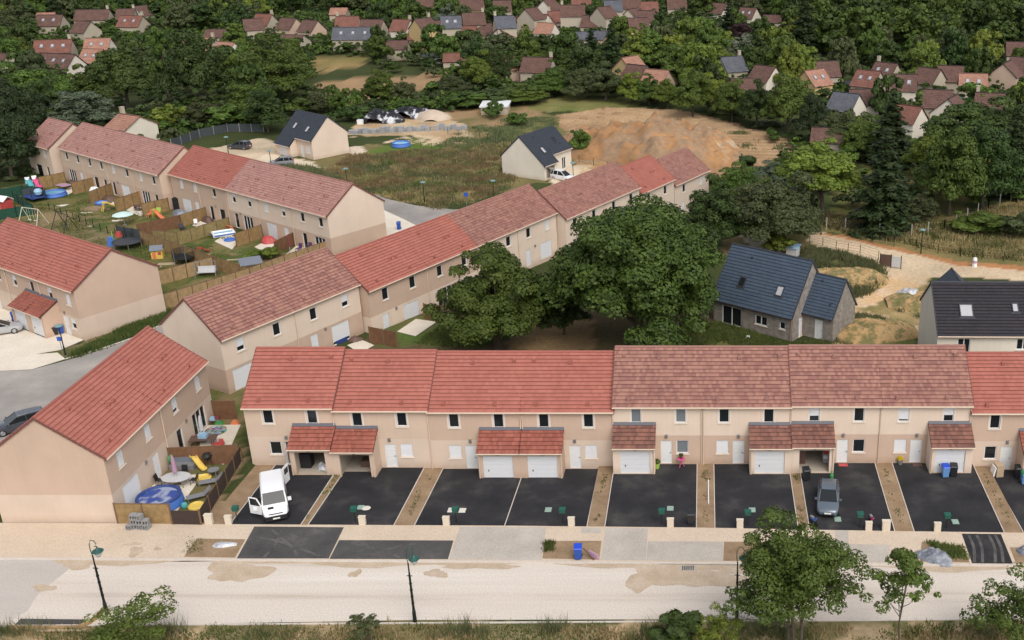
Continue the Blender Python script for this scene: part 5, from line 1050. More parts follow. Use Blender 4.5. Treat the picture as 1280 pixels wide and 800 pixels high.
T('near2', 'leaf_olive', 566, 128, 44, 36, 'olive tree below the bright yellow green one', group=Q_); T('bush2', 'leaf_mid', 552, 122, 44, 26, 'mid green bush at the right end of the brown field', 'bush', 'shrub', Q_)
T('bush0', 'leaf_mid', 582, 135, 56, 24, 'wide bush right of the sand heap', 'bush', 'shrub', Q_); T('bush1', 'leaf_dark', 620, 130, 60, 22, 'dark wide bush behind the bare plot', 'bush', 'shrub', Q_)
H_ = 'trees behind the ploughed field'
for i, (x, y, w_, h, k, l, lab) in enumerate([(655, 130, 52, 28, 'near1', 'leaf_mid', 'first rounded tree from the left behind the bare plot'), (690, 121, 46, 34, 'near3', 'leaf_mid', 'second tree from the left in the row behind the plots'),
    (728, 124, 44, 40, 'near2', 'leaf_olive', 'olive tree left of the bushy trunks behind the ploughed field'), (757, 126, 52, 48, 'near0', 'leaf_olive', 'wide olive tree with thin trunks behind the ploughed field'), (788, 130, 34, 40, 'near4', 'leaf_yellow', 'yellow green small tree behind the earth mound'),
    (812, 131, 36, 40, 'near1', 'leaf_mid', 'green tree right above the top of the earth mound'), (835, 136, 36, 38, 'near3', 'leaf_yellow', 'light green tree right of the earth mound top'), (866, 146, 52, 60, 'near2', 'leaf_mid', 'tall rounded tree at the far edge of the ploughed field'),
    (893, 140, 44, 48, 'near0', 'leaf_yellow', 'light green tree right of the tall rounded one'), (915, 152, 48, 52, 'near4', 'leaf_mid', 'mid green tree along the right side of the ploughed field'), (945, 160, 48, 60, 'near1', 'leaf_dark', 'dark tree along the right side of the ploughed field'),
    (985, 165, 70, 72, 'near3', 'leaf_mid', 'broad bright tree at the right corner of the ploughed field'), (1015, 178, 46, 62, 'near2', 'leaf_conifer', 'dark pine right of the broad tree at the field corner'), (1048, 190, 52, 55, 'near0', 'leaf_olive', 'olive tree below the grey roofed white gable'),
    (1075, 200, 48, 52, 'near4', 'leaf_mid', 'green tree left of the rear spruce'), (1040, 175, 40, 36, 'near1', 'leaf_yellow', 'yellow green bush tree left of the spruces'), (1010, 212, 52, 34, 'bush1', 'leaf_yellow', 'low yellow green shrub at the end of the ploughed field'), (985, 228, 40, 40, 'near3', 'leaf_mid', 'green tree above the round olive tree')]):
    T(k, l, x, y, w_, h, lab, 'bush' if k[0] == 'b' else 'broadleaf_tree', 'shrub' if k[0] == 'b' else 'tree', H_)
# ------------------------------------------------------------------ the woods: the nearer trees one by one, the far mass as one wood
ORD = ['first', 'second', 'third', 'fourth', 'fifth', 'sixth', 'seventh', 'eighth', 'ninth', 'tenth', 'eleventh', 'twelfth', 'thirteenth', 'fourteenth', 'fifteenth', 'sixteenth', 'seventeenth', 'eighteenth', 'nineteenth', 'twentieth']
WOODS = [
 ([(285, 160), (285, 95), (330, 80), (385, 90), (392, 138), (345, 150)], 'left of the brown fields', 7),
 ([(1120, 200), (1180, 195), (1290, 212), (1290, 245), (1225, 262), (1140, 276)], 'behind the pale post fence', 6.5),
 ([(470, 50), (470, -5), (690, -5), (690, 50)], 'among the town roofs', 8), # zone polygon of tree feet in photo pixels, phrase, spacing m, size range m
 ([(-60, 150), (-60, -5), (100, -5), (112, 30), (40, 45), (35, 90), (60, 110), (30, 150)], 'among the top left roofs', 7.5),
 ([(40, 120), (35, 90), (110, 85), (130, 100), (125, 125)], 'below the three roof lights', 7),
 ([(100, -5), (320, -5), (320, 38), (300, 80), (285, 40), (140, 48), (115, 40)], 'behind the two massive trees', 7.5),
 ([(320, -5), (500, -5), (520, 18), (410, 20), (345, 22)], 'at top left of town', 7.5),
 ([(385, 68), (400, 52), (470, 52), (640, 52), (640, 70), (600, 78), (560, 92), (470, 92), (455, 70)], 'beyond the brown fields', 7),
 ([(560, 125), (600, 80), (650, 52), (700, 45), (760, 50), (800, 70), (800, 118), (700, 118), (650, 128)], 'in the wood below the town', 8),
 ([(690, 48), (720, 30), (800, 36), (850, 8), (890, 20), (900, 60), (860, 100), (800, 75)], 'on the slope beside town', 8.5),
 ([(800, 118), (800, 75), (860, 100), (900, 60), (960, 60), (1000, 100), (1000, 150), (930, 148), (850, 128)], 'behind the ploughed field', 8),
 ([(890, 20), (980, 25), (1010, 80), (960, 60), (900, 60)], 'below the two hillside houses', 8.5),
 ([(1000, 105), (1050, 100), (1150, 112), (1250, 135), (1290, 140), (1290, 215), (1240, 215), (1180, 200), (1130, 180), (1060, 170), (1010, 160)], 'before the right hand houses', 7.5),
 ([(1005, 78), (1100, 78), (1200, 84), (1240, 80), (1290, 96), (1290, 118), (1245, 112), (1150, 108), (1060, 82)], 'among the right hand houses', 7.5),
]
MASS = [([(930, -10), (1520, -10), (1520, 78), (1200, 80), (1140, 78), (1010, 78), (985, 30)], 9.0), ([(-200, -14), (1520, -14), (1520, -1), (-200, -1)], 10.5), ([(830, -8), (1000, -8), (985, 22), (900, 4)], 9.5)]
KIND = [('leaf_dark', 'dark green', .24), ('leaf_mid', 'mid green', .36), ('leaf_oak', 'deep green', .10), ('leaf_olive', 'olive green', .12), ('leaf_yellow', 'yellow green', .13), ('leaf_conifer', 'dark conifer', .03), ('leaf_maroon', 'dark red leaved', .012), ('leaf_grey', 'grey green', .008)]
rs = random.Random(77); cand = []
def scatter(poly, sp, tries=6000):
    P = GP(poly); xs = [p[0] for p in P]; ys = [p[1] for p in P]; pts = []
    area = (max(xs) - min(xs)) * (max(ys) - min(ys)); n = int(min(tries, area / sp ** 2 * 9))
    grid = {}
    for _ in range(n):
        x, y = rs.uniform(min(xs), max(xs)), rs.uniform(min(ys), max(ys))
        if not inpoly(np.array([x]), np.array([y]), P)[0]: continue
        c = (int(x // sp), int(y // sp)); ok = True
        for i in (-1, 0, 1):
            for j in (-1, 0, 1):
                for q in grid.get((c[0] + i, c[1] + j), ()):
                    if (q[0] - x) ** 2 + (q[1] - y) ** 2 < sp * sp: ok = False
        if ok: grid.setdefault(c, []).append((x, y)); pts.append((x, y))
    return pts
def hides(x, y, w_, h):
    z = float(terrain(x, y)); bx, by, s = PIX((x, y, z)); tx, ty, _ = PIX((x, y, z + h)); r = w_ * s / 2 * .8
    for a, b, c, d, yy in VB:
        if abs(x - 0) < 1e9 and y < yy + 3 and bx + r > a and bx - r < b and ty < d - 1 and by > c: 
            ov = min(bx + r, b) - max(bx - r, a)
            if ty < c + (d - c) * .34 and ov > .4 * (b - a): return True
            if ty < c - 6 and ov > .12 * (b - a): return True
        if y >= yy - 4 and y < yy + 7 and bx > a - 1 and bx < b + 1: return True
    return False
for zi, (poly, ph, sp) in enumerate(WOODS):
    for x, y in scatter(poly, sp):
        w_, h = sp * rs.uniform(.95, 1.5), sp * rs.uniform(.95, 1.5)
        if hides(x, y, w_, h):
            w_, h = sp * .75, sp * .42
            if hides(x, y, w_, h): continue
        if any((x - t.location.x) ** 2 + (y - t.location.y) ** 2 < (.42 * (tw + w_)) ** 2 for t, tw, th in TREES if t.location.y > 120): continue
        b_ = PIX((x, y, 0)); cand.append((b_[2] * h, zi, x, y, w_, h, b_[0]))
cand.sort(reverse=True)
room = 296 - sum(1 for t, _, _ in TREES if t['category'] == 'tree'); own, rest = cand[:room], cand[room:]
made = {}
for sz, zi, x, y, w_, h, bx in own:
    r = rs.random(); acc = 0
    for lf, nm, pr in KIND:
        acc += pr
        if r < acc: break
    shape = 'low' if h < w_ * .72 else ('tall' if h > w_ * 1.3 else 'round'); made.setdefault((zi, lf, nm, shape), []).append((bx, x, y, w_, h))
for (zi, lf, nm, shape), L in made.items():
    L.sort()
    for i, (bx, x, y, w_, h) in enumerate(L):
        con = lf == 'leaf_conifer'; kind = ('spruce%d' % (i % 2)) if con else (('tall%d' % (i % 2)) if shape == 'tall' and i % 2 else 'far%d' % ((i * 5 + zi) % 6))
        who = f'{shape} {nm} tree' if not con else f'{shape} conifer'
        lab = f'{who} {WOODS[zi][1]}' if len(L) == 1 else (f'{ORD[i]} {who} from left {WOODS[zi][1]}' if i < 20 else f'{who} {WOODS[zi][1]}')
        if con: w_, h = w_ * .65, h * 1.35
        plant(kind, lf, (x, y, float(terrain(x, y))), w_, h, 'conifer' if con else 'broadleaf_tree', lab, 'tree', 'trees ' + WOODS[zi][1], rz=rs.random() * 6.28)
# the wooded hillside at the top right reads as one mass; so do the farthest trees of all
lobesets = []
r2 = np.random.RandomState(9)
for i in range(7):
    L = crown_lobes(r2, 10, 8.5 + (i % 3) * 1.5, .8, 26 + 2 * i, egg=.15); lobesets.append(fill_lobes(r2, L, 1500, .5))
def mass(name, pts, mats):
    groups = {k: [] for k in mats}
    for x, y, w_, h in pts:
        v = lobesets[rs.randrange(7)].copy(); a = rs.random() * 6.28; c, s = math.cos(a), math.sin(a); k = w_ / 9.0
        v = np.stack([(v[:, 0] * c - v[:, 1] * s) * k + x, (v[:, 0] * s + v[:, 1] * c) * k + y, v[:, 2] * h / 9.5 + float(terrain(x, y))], 1); groups[rs.choice(mats)].append(v)
    V = np.concatenate([np.concatenate(g) for g in groups.values() if g]); o = np_mesh(name, V, None, mats[0])
    idx = []
    for i, k in enumerate(mats):
        if i: o.data.materials.append(MATS[k])
        idx.append(np.full(sum(len(v) for v in groups[k]) // 4, i, np.int32))
    o.data.polygons.foreach_set('material_index', np.concatenate(idx)); return tag(o, kind='stuff')
pts = [(x, y, w_, h) for _, zi, x, y, w_, h, _ in rest]
mass('distant_trees', pts, ['leaf_mid', 'leaf_dark', 'leaf_oak', 'leaf_olive', 'leaf_mid2']) if 'leaf_mid2' in MATS else mass('distant_trees', pts, ['leaf_mid', 'leaf_dark', 'leaf_oak', 'leaf_olive'])
pts = []
for poly, sp in MASS:
    for x, y in scatter(poly, sp, 9000):
        w_, h = sp * rs.uniform(1.1, 1.7), sp * rs.uniform(1.1, 1.7)
        if not hides(x, y, w_, h): pts.append((x, y, w_, h))
mass('wood', pts, ['leaf_oak', 'leaf_dark', 'leaf_dark_blue', 'leaf_mid'] if 'leaf_dark_blue' in MATS else ['leaf_oak', 'leaf_dark', 'leaf_mid'])
# undergrowth, hedges and gardens between the trees
small = []
for i in range(5):
    L = crown_lobes(r2, 5, 3.2, 0, 10, skirt=.8); small.append(fill_lobes(r2, L, 300, .36))
UNDER = [([(-180, 235), (-180, -5), (385, -5), (385, 68), (375, 100), (395, 140), (350, 152), (330, 164), (285, 163), (225, 175), (180, 170), (120, 152), (62, 152), (45, 195), (45, 225)], 4.6), ([(385, 66), (385, -5), (690, -5), (690, 120), (650, 128), (600, 136), (562, 128), (562, 90), (640, 72), (460, 70)], 4.6),
    ([(690, 122), (690, -5), (1000, -5), (1450, 70), (1450, 235), (1230, 260), (1130, 276), (1040, 262), (1010, 222), (985, 182), (930, 156), (850, 132), (800, 124), (760, 120)], 4.6), ([(395, 142), (395, 120), (480, 124), (560, 116), (562, 138), (480, 147), (420, 154)], 3.4), ([(905, 300), (925, 232), (1000, 205), (1030, 262), (1010, 290), (960, 300)], 3.6)]
HB = [(o.matrix_basis.inverted(), o) for o in COL.objects if o.name.startswith('village_house')]
hp_ = [(o.location.x, o.location.y) for _, o in HB]; keep = []
for poly, sp in UNDER:
    for x, y in scatter(poly, sp, 16000):
        if any((x - a) ** 2 + (y - b) ** 2 < 27 for a, b in hp_): continue
        if y > 118 and any((x - t.location.x) ** 2 + (y - t.location.y) ** 2 < 2 for t, _, _ in TREES): continue
        keep.append((x, y, sp * rs.uniform(1.0, 1.7), rs.uniform(1.6, 4.2)))
for a, b in hp_:
    d = Vector((-a, -b, 0)).normalized(); n_ = Vector((-d.y, d.x, 0))
    for k in range(4):
        if rs.random() < .2: continue
        q = Vector((a, b, 0)) + d * rs.uniform(4.6, 7.5) + n_ * rs.uniform(-7, 7); keep.append((q.x, q.y, rs.uniform(3.5, 6), rs.uniform(2.4, 4.6)))
big = lobesets; lobesets = [v * np.array([1.9, 1.9, 2.9]) for v in small] + [v * np.array([1.8, 1.8, 2.6]) for v in small[:2]]
mass('undergrowth', keep, ['leaf_mid', 'leaf_dark', 'leaf_oak', 'leaf_olive'])
print('UNDER', len(keep))
print('TREES', len(TREES), 'own', len(own), 'rest', len(rest), 'mass', len(pts))
# ------------------------------------------------------------------ vehicles
for n_, c_ in dict(paint_white=(.78, .78, .78), paint_blue_grey=(.105, .13, .16), paint_silver=(.42, .42, .43), paint_dark=(.055, .06, .075), paint_grey=(.26, .26, .28)).items(): plain(n_, c_, .28, .15 if n_ != 'paint_white' else 0, var=.03, coat=.6)
plain('headlight', (.36, .38, .40), .12); plain('tail_light', (.45, .02, .015), .25); plain('alloy', (.5, .5, .52), .3, .8); plain('plate', (.75, .75, .7), .5)
def loft(m, st, cap=True):
    """st: list of rings (equal length point lists)"""
    for a, b in zip(st, st[1:]):
        n = len(a)
        for k in range(n): m.face([a[k], a[(k + 1) % n], b[(k + 1) % n], b[k]])
    if cap: m.face(st[0][::-1]); m.face(st[-1])
def wheel(root, x, y, r, sgn):
    t = MB(); q = lambda a, w_, rr: [(x + rr * math.cos(t_), y + w_, r + rr * math.sin(t_)) for t_ in (2 * math.pi * k / 16 for k in range(16))]
    loft(t, [q(0, -.09 * sgn, r * .72), q(0, -.1 * sgn, r * .95), q(0, -.06 * sgn, r), q(0, .06 * sgn, r), q(0, .1 * sgn, r * .95), q(0, .1 * sgn, r * .66)], False); w_ = t.build('wheel', 'rubber', root, smooth=True)
    t = MB(); loft(t, [q(0, .085 * sgn, r * .68), q(0, .1 * sgn, r * .6), q(0, .075 * sgn, r * .2), q(0, .095 * sgn, r * .16)]); t.build('rim', 'alloy', w_, smooth=True)
def car(label, loc, rot, paint, L=4.05, W=1.72, H=1.46, estate=False, name='parked_car', hatch=False):
    root = tag(empty(name, loc, rot), label, 'car'); h = W / 2
    # x, bottom, belt, half width
    B = [(-.5, .42, .78, .80), (-.485, .30, .92, .92), (-.40, .2, .95, .99), (-.1, .19, .93, 1), (.16, .19, .90, 1), (.33, .2, .84, .98), (.44, .24, .74, .90), (.49, .3, .62, .76), (.5, .38, .55, .66)]
    m = MB(); rings = []
    for x, zb, zt, k in B:
        w_ = h * k; rings.append([(x * L, -w_ * .9, zb), (x * L, -w_, zb + .16), (x * L, -w_, (zb + zt) / 2 + .08), (x * L, -w_ * .955, zt - .05), (x * L, -w_ * .82, zt), (x * L, w_ * .82, zt), (x * L, w_ * .955, zt - .05), (x * L, w_, (zb + zt) / 2 + .08), (x * L, w_, zb + .16), (x * L, w_ * .9, zb)])
    loft(m, rings); m.build('body', paint, root, smooth=True)
    xr, xf = (-.475 if estate else -.44), .24; G_ = [(xr, .90, .905, .80), (xr + .045, .9, H - .1, .72), (xr + .13, .9, H - .03, .70), (-.12, .9, H - .0, .70), (.02, .9, H - .06, .69), (xf, .86, .87, .78)]
    m = MB(); rings = [[(x * L, -h * .9 * (k / .8), zb), (x * L, -h * k, zt), (x * L, h * k, zt), (x * L, h * .9 * (k / .8), zb)] for x, zb, zt, k in G_]
    loft(m, rings); gl = m.build('window', 'glass', root)
    m = MB(); top = [(x * L, zt + .012, k * h + .015) for x, zb, zt, k in G_[1:5]]
    loft(m, [[(x, -w_, z - .07), (x, -w_ * .86, z + .02), (x, w_ * .86, z + .02), (x, w_, z - .07)] for x, z, w_ in top]); m.build('roof', paint, root, smooth=True)
    m = MB()
    for s in (-1, 1):
        for (xa, za, ka), (xb, zb_, kb) in (((.02, H - .06, .69), (xf, .87, .80)), ((xr + .05, H - .1, .72), (xr, .90, .82)), ((-.12, H - .01, .715), (-.135, .92, .90)), ((xr + .16, H - .04, .72), (xr + .13, .92, .90))): m.beam((xa * L, s * h * (ka + .015), za), (xb * L, s * h * (kb + .015), zb_), .06)
    m.build('pillar', paint, root)
    for s in (-1, 1):
        for x in (-.31, .32): wheel(root, x * L, s * (h - .1), .31, s)
        q = MB(); q.hexa([(L * .40, s * h * .56, .60), (L * .475, s * h * .50, .56), (L * .44, s * h * .83, .57), (L * .385, s * h * .90, .62), (L * .40, s * h * .56, .77), (L * .468, s * h * .50, .68), (L * .44, s * h * .835, .68), (L * .37, s * h * .91, .76)]); q.build('headlight', 'headlight', root)
        q = MB(); q.box(-L * .485, s * h * .78, .66, .1, .2, .3); q.build('tail_light', 'tail_light', root)
        q = MB(); q.box(L * .19, s * (h + .07), .9, .12, .2, .14); q.build('mirror', paint, root)
    q = MB(); q.box(L * .497, 0, .30, .05, W * .52, .14); q.build('grille', 'black_plastic', root)
    q = MB(); q.box(L * .505, 0, .43, .03, .52, .11); q.build('number_plate', 'plate', root); q = MB(); q.box(-L * .505, 0, .62, .03, .52, .11); q.build('number_plate', 'plate', root)
    if hatch: q = MB(); q.hexa([(-.47 * L, -.6, H - .05), (-.47 * L, .6, H - .05), (-.66 * L, .55, H + .32), (-.66 * L, -.55, H + .32), (-.46 * L, -.6, H), (-.46 * L, .6, H), (-.65 * L, .55, H + .37), (-.65 * L, -.55, H + .37)]); q.build('tailgate', paint, root)
    return root
def gz(p, dz=0): return (p.x, p.y, p.z + dz)
def slope_at(X, Y, zb): return .064 + (zb - .064) * (Y - FY) / (78.8 - FY)
c = car('blue grey hatchback parked nose out on the driveway before the cluttered garage', (9.6, 72.3, slope_at(9.6, 72.3, .1)), R(-97), 'paint_blue_grey', H=1.48)
car('dark grey estate car parked on the road at the left edge', gz(G(26, 536), .01), R(218), 'paint_dark', 4.4, 1.76, 1.5, True)
car('old silver car parked on the cream concrete at the left edge', gz(G(1, 417), .05), R(27), 'paint_silver', 4.3, 1.7, 1.42)
car('grey hatchback in front of the beige slate roofed house', gz(G(352, 207)), R(197), 'paint_grey', 4.2, 1.75, 1.5, True)
car('white car with raised tailgate outside the open garage', gz(G(704, 225)), R(-32), 'paint_white', 4.3, 1.78, 1.6, True, hatch=True)
car('dark car mostly hidden beside the track left of the grey hatchback', gz(G(300, 186)), R(170), 'paint_dark', 4.2, 1.75, 1.5, True)
# the white van, doors open
vz = slope_at(0, 72, -.1); van = tag(empty('white_van', (-33.15, 72.15, vz), R(-67)), 'white delivery van with open front and rear doors on a driveway', 'van')
L, h = 4.9, .95
S_ = [(-.5, .38, 1.88, .93), (-.49, .3, 1.94, .97), (-.2, .26, 1.97, 1), (.1, .26, 1.97, 1), (.19, .26, 1.90, .98), (.335, .26, 1.20, .98), (.37, .27, 1.10, .97), (.455, .3, .98, .9), (.49, .34, .82, .8), (.5, .4, .66, .74)]
m = MB(); rings = []
for x, zb, zt, k in S_:
    w_ = h * k; e = .82 if zt > 1.5 else .9; mid = min(1.05, zb + (zt - zb) * .6)
    rings.append([(x * L, -w_ * .94, zb), (x * L, -w_, zb + .2), (x * L, -w_, mid), (x * L, -w_ * (e + .08), zt - .1), (x * L, -w_ * (e - .04), zt), (x * L, w_ * (e - .04), zt), (x * L, w_ * (e + .08), zt - .1), (x * L, w_, mid), (x * L, w_, zb + .2), (x * L, w_ * .94, zb)])
loft(m, rings); m.build('body', 'paint_white', van, smooth=True)
m = MB(); m.hexa([(.197 * L, -.74, 1.86), (.335 * L, -.80, 1.2), (.335 * L, .80, 1.2), (.197 * L, .74, 1.86), (.206 * L, -.74, 1.88), (.343 * L, -.80, 1.225), (.343 * L, .80, 1.225), (.206 * L, .74, 1.88)]); m.build('windscreen', 'glass', van)
m = MB(); m.hexa([(.12 * L, .93, 1.15), (.30 * L, .94, 1.15), (.30 * L, .965, 1.15), (.12 * L, .965, 1.15), (.12 * L, .85, 1.68), (.21 * L, .85, 1.68), (.21 * L, .875, 1.68), (.12 * L, .875, 1.68)]); m.build('side_window', 'glass', van)
m = MB(); m.box(.10 * L + .35, -.92, .35, .9, .1, 1.4); m.build('cab_opening', 'black_plastic', van)
m = MB(); m.hexa([(.44 * L, -.93, .25), (.512 * L, -.74, .25), (.512 * L, .74, .25), (.44 * L, .93, .25), (.44 * L, -.95, .62), (.514 * L, -.76, .60), (.514 * L, .76, .60), (.44 * L, .95, .62)]); m.build('bumper', 'black_plastic', van)
m = MB(); m.box(.487 * L, 0, .70, .09, 1.0, .1); m.build('grille', 'black_plastic', van)
m = MB(); m.prism([(.503 * L, -.08), (.515 * L, 0), (.503 * L, .08), (.491 * L, 0)], .80, .83); m.build('emblem', 'alloy', van)
m = MB(); m.box(.513 * L, 0, .36, .03, .5, .11); m.build('number_plate', 'plate', van)
m = MB(); m.hexa([(.385 * L, -.5, 1.085), (.43 * L, -.5, 1.03), (.43 * L, -.1, 1.03), (.385 * L, -.1, 1.085), (.385 * L, -.5, 1.10), (.43 * L, -.5, 1.045), (.43 * L, -.1, 1.045), (.385 * L, -.1, 1.10)]); m.build('bonnet_vent', 'black_plastic', van)
for s in (-1, 1):
    for x in (-.31, .31): wheel(van, x * L, s * .85, .33, s)
    m = MB(); m.hexa([(.42 * L, s * .58, .72), (.478 * L, s * .52, .66), (.455 * L, s * .80, .68), (.41 * L, s * .88, .74), (.41 * L, s * .58, 1.0), (.47 * L, s * .52, .86), (.45 * L, s * .8, .86), (.395 * L, s * .885, 1.0)]); m.build('headlight', 'headlight', van)
m = MB(); m.box(.27 * L, 1.1, 1.1, .14, .26, .26); m.build('mirror', 'paint_white', van)
# right cab door (picture left) swung out, and one rear door
dr = MB(); F_ = Frame((.315 * L, -.95, 0), R(-130)); dr.pbox(F_, 0, 1.05, .38, 1.08, -.03, .05)
for a_, b2 in (((0, 1.08), (.35, 1.72)), ((.35, 1.72), (1.0, 1.72)), ((1.02, 1.72), (1.02, 1.08))): dr.beam(F_.p(a_[0], a_[1], .01), F_.p(b2[0], b2[1], .01), .07)
d_ = dr.build('door', 'paint_white', van); q = MB(); q.face([F_.p(.08, 1.1, 0), F_.p(1.0, 1.1, 0), F_.p(1.0, 1.7, 0), F_.p(.37, 1.7, 0)]); q.build('window', 'glass', d_)
q = MB(); q.box(.36 * L + .1, -1.36, 1.1, .14, .26, .26); q.build('mirror', 'paint_white', van)
F_ = Frame((-.5 * L, .86, 0), R(152)); dr = MB(); dr.pbox(F_, 0, .86, .42, 1.88, -.03, .05); d_ = dr.build('rear_door', 'paint_white', van); q = MB(); q.pbox(F_, .12, .74, 1.2, 1.7, -.045, .065); q.build('window', 'glass', d_)
# ------------------------------------------------------------------ street furniture
plain('lamp_black', (.014, .02, .018), .4, .3); plain('lamp_green', (.015, .075, .06), .4); plain('lamp_glass', (.5, .5, .48), .2)
def tall_lamp():
    root = tag(empty('street_lamp', (0, 0, 0)), 'x', 'street lamp', 'lantern street lamps'); 
    m = MB(); m.tube([(0, 0, -.1), (0, 0, .9), (0, 0, .95), (0, 0, 3.6), (0, 0, 3.9), (0, 0, 4.6)], [.13, .12, .085, .07, .05, .045], 10)
    for z in (1.0, 1.5, 2.0, 2.5, 3.0): m.tube([(0, 0, z), (0, 0, z + .07)], .098, 10)
    m.tube([(-.18, 0, 3.62), (.18, 0, 3.62)], .03, 6); m.build('pole', 'lamp_black', root)
    m = MB(); P = [(0, 0, 4.5)] + [(-.1 + .32 * math.cos(t) * (1 if t < 1.57 else 1), 0, 5.45 + .42 * math.sin(t)) for t in ()]
    P = [(0, 0, 4.5), (-.06, 0, 5.0), (-.04, 0, 5.45), (.1, 0, 5.75), (.3, 0, 5.72), (.42, 0, 5.5), (.36, 0, 5.28), (.24, 0, 5.3)]
    m.tube(P, .028, 7); m.build('arm', 'lamp_green', root)
    m = MB(); m.lathe(.42, 0, [(.02, 5.32), (.06, 5.2), (.14, 5.1), (.34, 4.98), (.36, 4.93), (.0, 4.93)], 14); l = m.build('lantern', 'lamp_green', root)
    m = MB(); m.lathe(.42, 0, [(.26, 4.92), (.22, 4.7), (.1, 4.52), (0, 4.5)], 12); m.build('glass_bowl', 'lamp_glass', l); return root
tl = tall_lamp()
for i, (x, y, lab) in enumerate([(134, 768, 'black lantern street lamp at lower left beside the leafy bush'), (519, 778, 'black lantern street lamp standing alone in the middle of the verge'), (921, 777, 'lantern street lamp half hidden by the bushy foreground tree')]):
    place(tl if i == 0 else copy_tree(tl), gz(G(x, y)), R(-4), lab)
def low_lamp():
    root = tag(empty('low_street_lamp', (0, 0, 0)), 'x', 'street lamp', 'low street lamps')
    m = MB(); m.tube([(0, 0, -.1), (0, 0, 1.0), (0, 0, 1.05), (0, 0, 3.1)], [.09, .08, .055, .05], 8); m.build('pole', 'lamp_black', root)
    m = MB(); m.lathe(0, 0, [(.05, 3.1), (.42, 3.22), (.40, 3.30), (.1, 3.42), (0, 3.44)], 12); m.build('lamp_head', 'lamp_pale', root); return root
plain('lamp_pale', (.16, .26, .25), .4)
ll = low_lamp()
for i, (x, y, lab) in enumerate([(82, 444, 'low street lamp with a blue sign on the grass corner by the bins'), (435, 236, 'low street lamp by the pale sand patch in the meadow'), (531, 254, 'low street lamp at the meadow edge above the grey bend'), (618, 252, 'low street lamp just above the diagonal ridge'), (480, 299, 'low street lamp at the corner of the upper terrace'),
    (1151, 317, 'low street lamp beside the chalk track at the right'), (286, 194, 'low street lamp on the sandy path behind the upper terrace'), (340, 212, 'low street lamp left of the grey hatchback'), (717, 228, 'low street lamp right of the white car with raised tailgate')]):
    place(ll if i == 0 else copy_tree(ll), gz(G(x, y)), i, lab)
for x, y, lab in ((584, 262, 'round blue road sign on a post at the meadow edge'),):
    r_ = tag(empty('road_sign', gz(G(x, y))), lab, 'road sign'); m = MB(); m.tube([(0, 0, 0), (0, 0, 2.6)], .03, 6); m.build('post', 'grey_metal', r_); m = MB(); m.pbox(Frame((0, -.04, 0)), -.3, .3, 2.0, 2.6, 0, .03); m.build('sign_plate', 'sign_blue', r_) if 'sign_blue' in MATS else (plain('sign_blue', (.03, .09, .4), .4), m.build('sign_plate', 'sign_blue', r_))
r_ = tag(empty('road_sign', gz(G(79, 444))), 'blue sign on a thin post just left of the low lamp by the bins', 'road sign'); m = MB(); m.tube([(0, 0, 0), (0, 0, 2.1)], .03, 6); m.build('post', 'grey_metal', r_); m = MB(); m.pbox(Frame((0, -.04, 0)), -.22, .22, 1.6, 2.05, 0, .03); m.build('sign_plate', 'sign_blue', r_)
plain('bin_black', (.017, .018, .02), .5); plain('bin_blue', (.015, .07, .33), .45); plain('bin_lightblue', (.12, .26, .50), .45); plain('bin_green', (.02, .2, .07), .45); plain('lid_blue', (.01, .06, .5), .4)
def wheelie(body, lid, loc, rot, label, k=1.0):
    root = tag(empty('wheelie_bin', loc, rot), label, 'bin', 'wheelie bins'); root.scale = (k, k, k)
    m = MB(); m.box(0, 0, .08, .46, .5, .86); m.v = [(x * (1.0 + .22 * (z - .08) / .86), y * (1 + .3 * (z - .08) / .86), z) for x, y, z in m.v]; m.build('body', body, root)
    m = MB(); m.hexa([(-.3, -.36, .95), (.3, -.36, .95), (.3, .34, .99), (-.3, .34, .99), (-.26, -.3, 1.02), (.26, -.3, 1.02), (.26, .3, 1.09), (-.26, .3, 1.09)]); m.box(0, .37, .96, .5, .06, .06); m.build('lid', lid, root)
    for s in (-1, 1):
        m = MB(); m.tube([(s * .24, .26, .1), (s * .3, .26, .1)], .1, 10); m.build('wheel', 'rubber', root)
on = lambda X, Y, zb, dz=0: (X, Y, slope_at(X, Y, zb) + dz)
YB = 77.3
for body, lid, loc, rot, lab in [('bin_lightblue', 'lid_blue', on(19.55, 76.6, .1), .1, 'pale blue bin with bright blue lid before the closed garage'), ('bin_black', 'bin_black', on(20.25, 76.7, .1), -.1, 'black bin right beside the pale blue one'), ('bin_black', 'bin_black', on(8.25, 76.1, .1), .2, 'black bin standing at the cluttered open garage'),
    ('bin_black', 'bin_black', on(25.75, 77.4, -.55), 0, 'black bin at the right edge beside the last front door'), ('bin_lightblue', 'bin_green', on(25.95, 76.3, -.55), 0, 'pale blue bin with green lid at the right edge'), ('bin_black', 'bin_black', on(-.98, 69.65, 0), 0, 'dark bin alone at the end of a driveway by the planting strip'),
    ('bin_blue', 'lid_blue', gz(G(723, 699), .07), .1, 'bright blue bin alone on the bare bed beside the road'), ('bin_blue', 'bin_blue', gz(G(19, 402), .04), .6, 'blue bin left of the twin garages at the far left'), ('bin_black', 'bin_black', gz(G(70, 419), .04), .6, 'dark grey bin right of the twin garages at the far left'), ('bin_blue', 'bin_blue', gz(G(77, 417), .04), .6, 'blue bin right of the twin garages beside the dark grey one'), ('bin_blue', 'bin_blue', gz(G(499, 287), .05), .2, 'blue bin on the white pavement behind the upper terrace')]:
    wheelie(body, lid, loc, rot, lab)
plain('mailbox_green', (.01, .085, .06), .4); plain('cover_green', (.26, .36, .30), .6); plain('pillar_beige', (.62, .54, .43), .8, var=.06); plain('cover_white', (.62, .58, .5), .7)
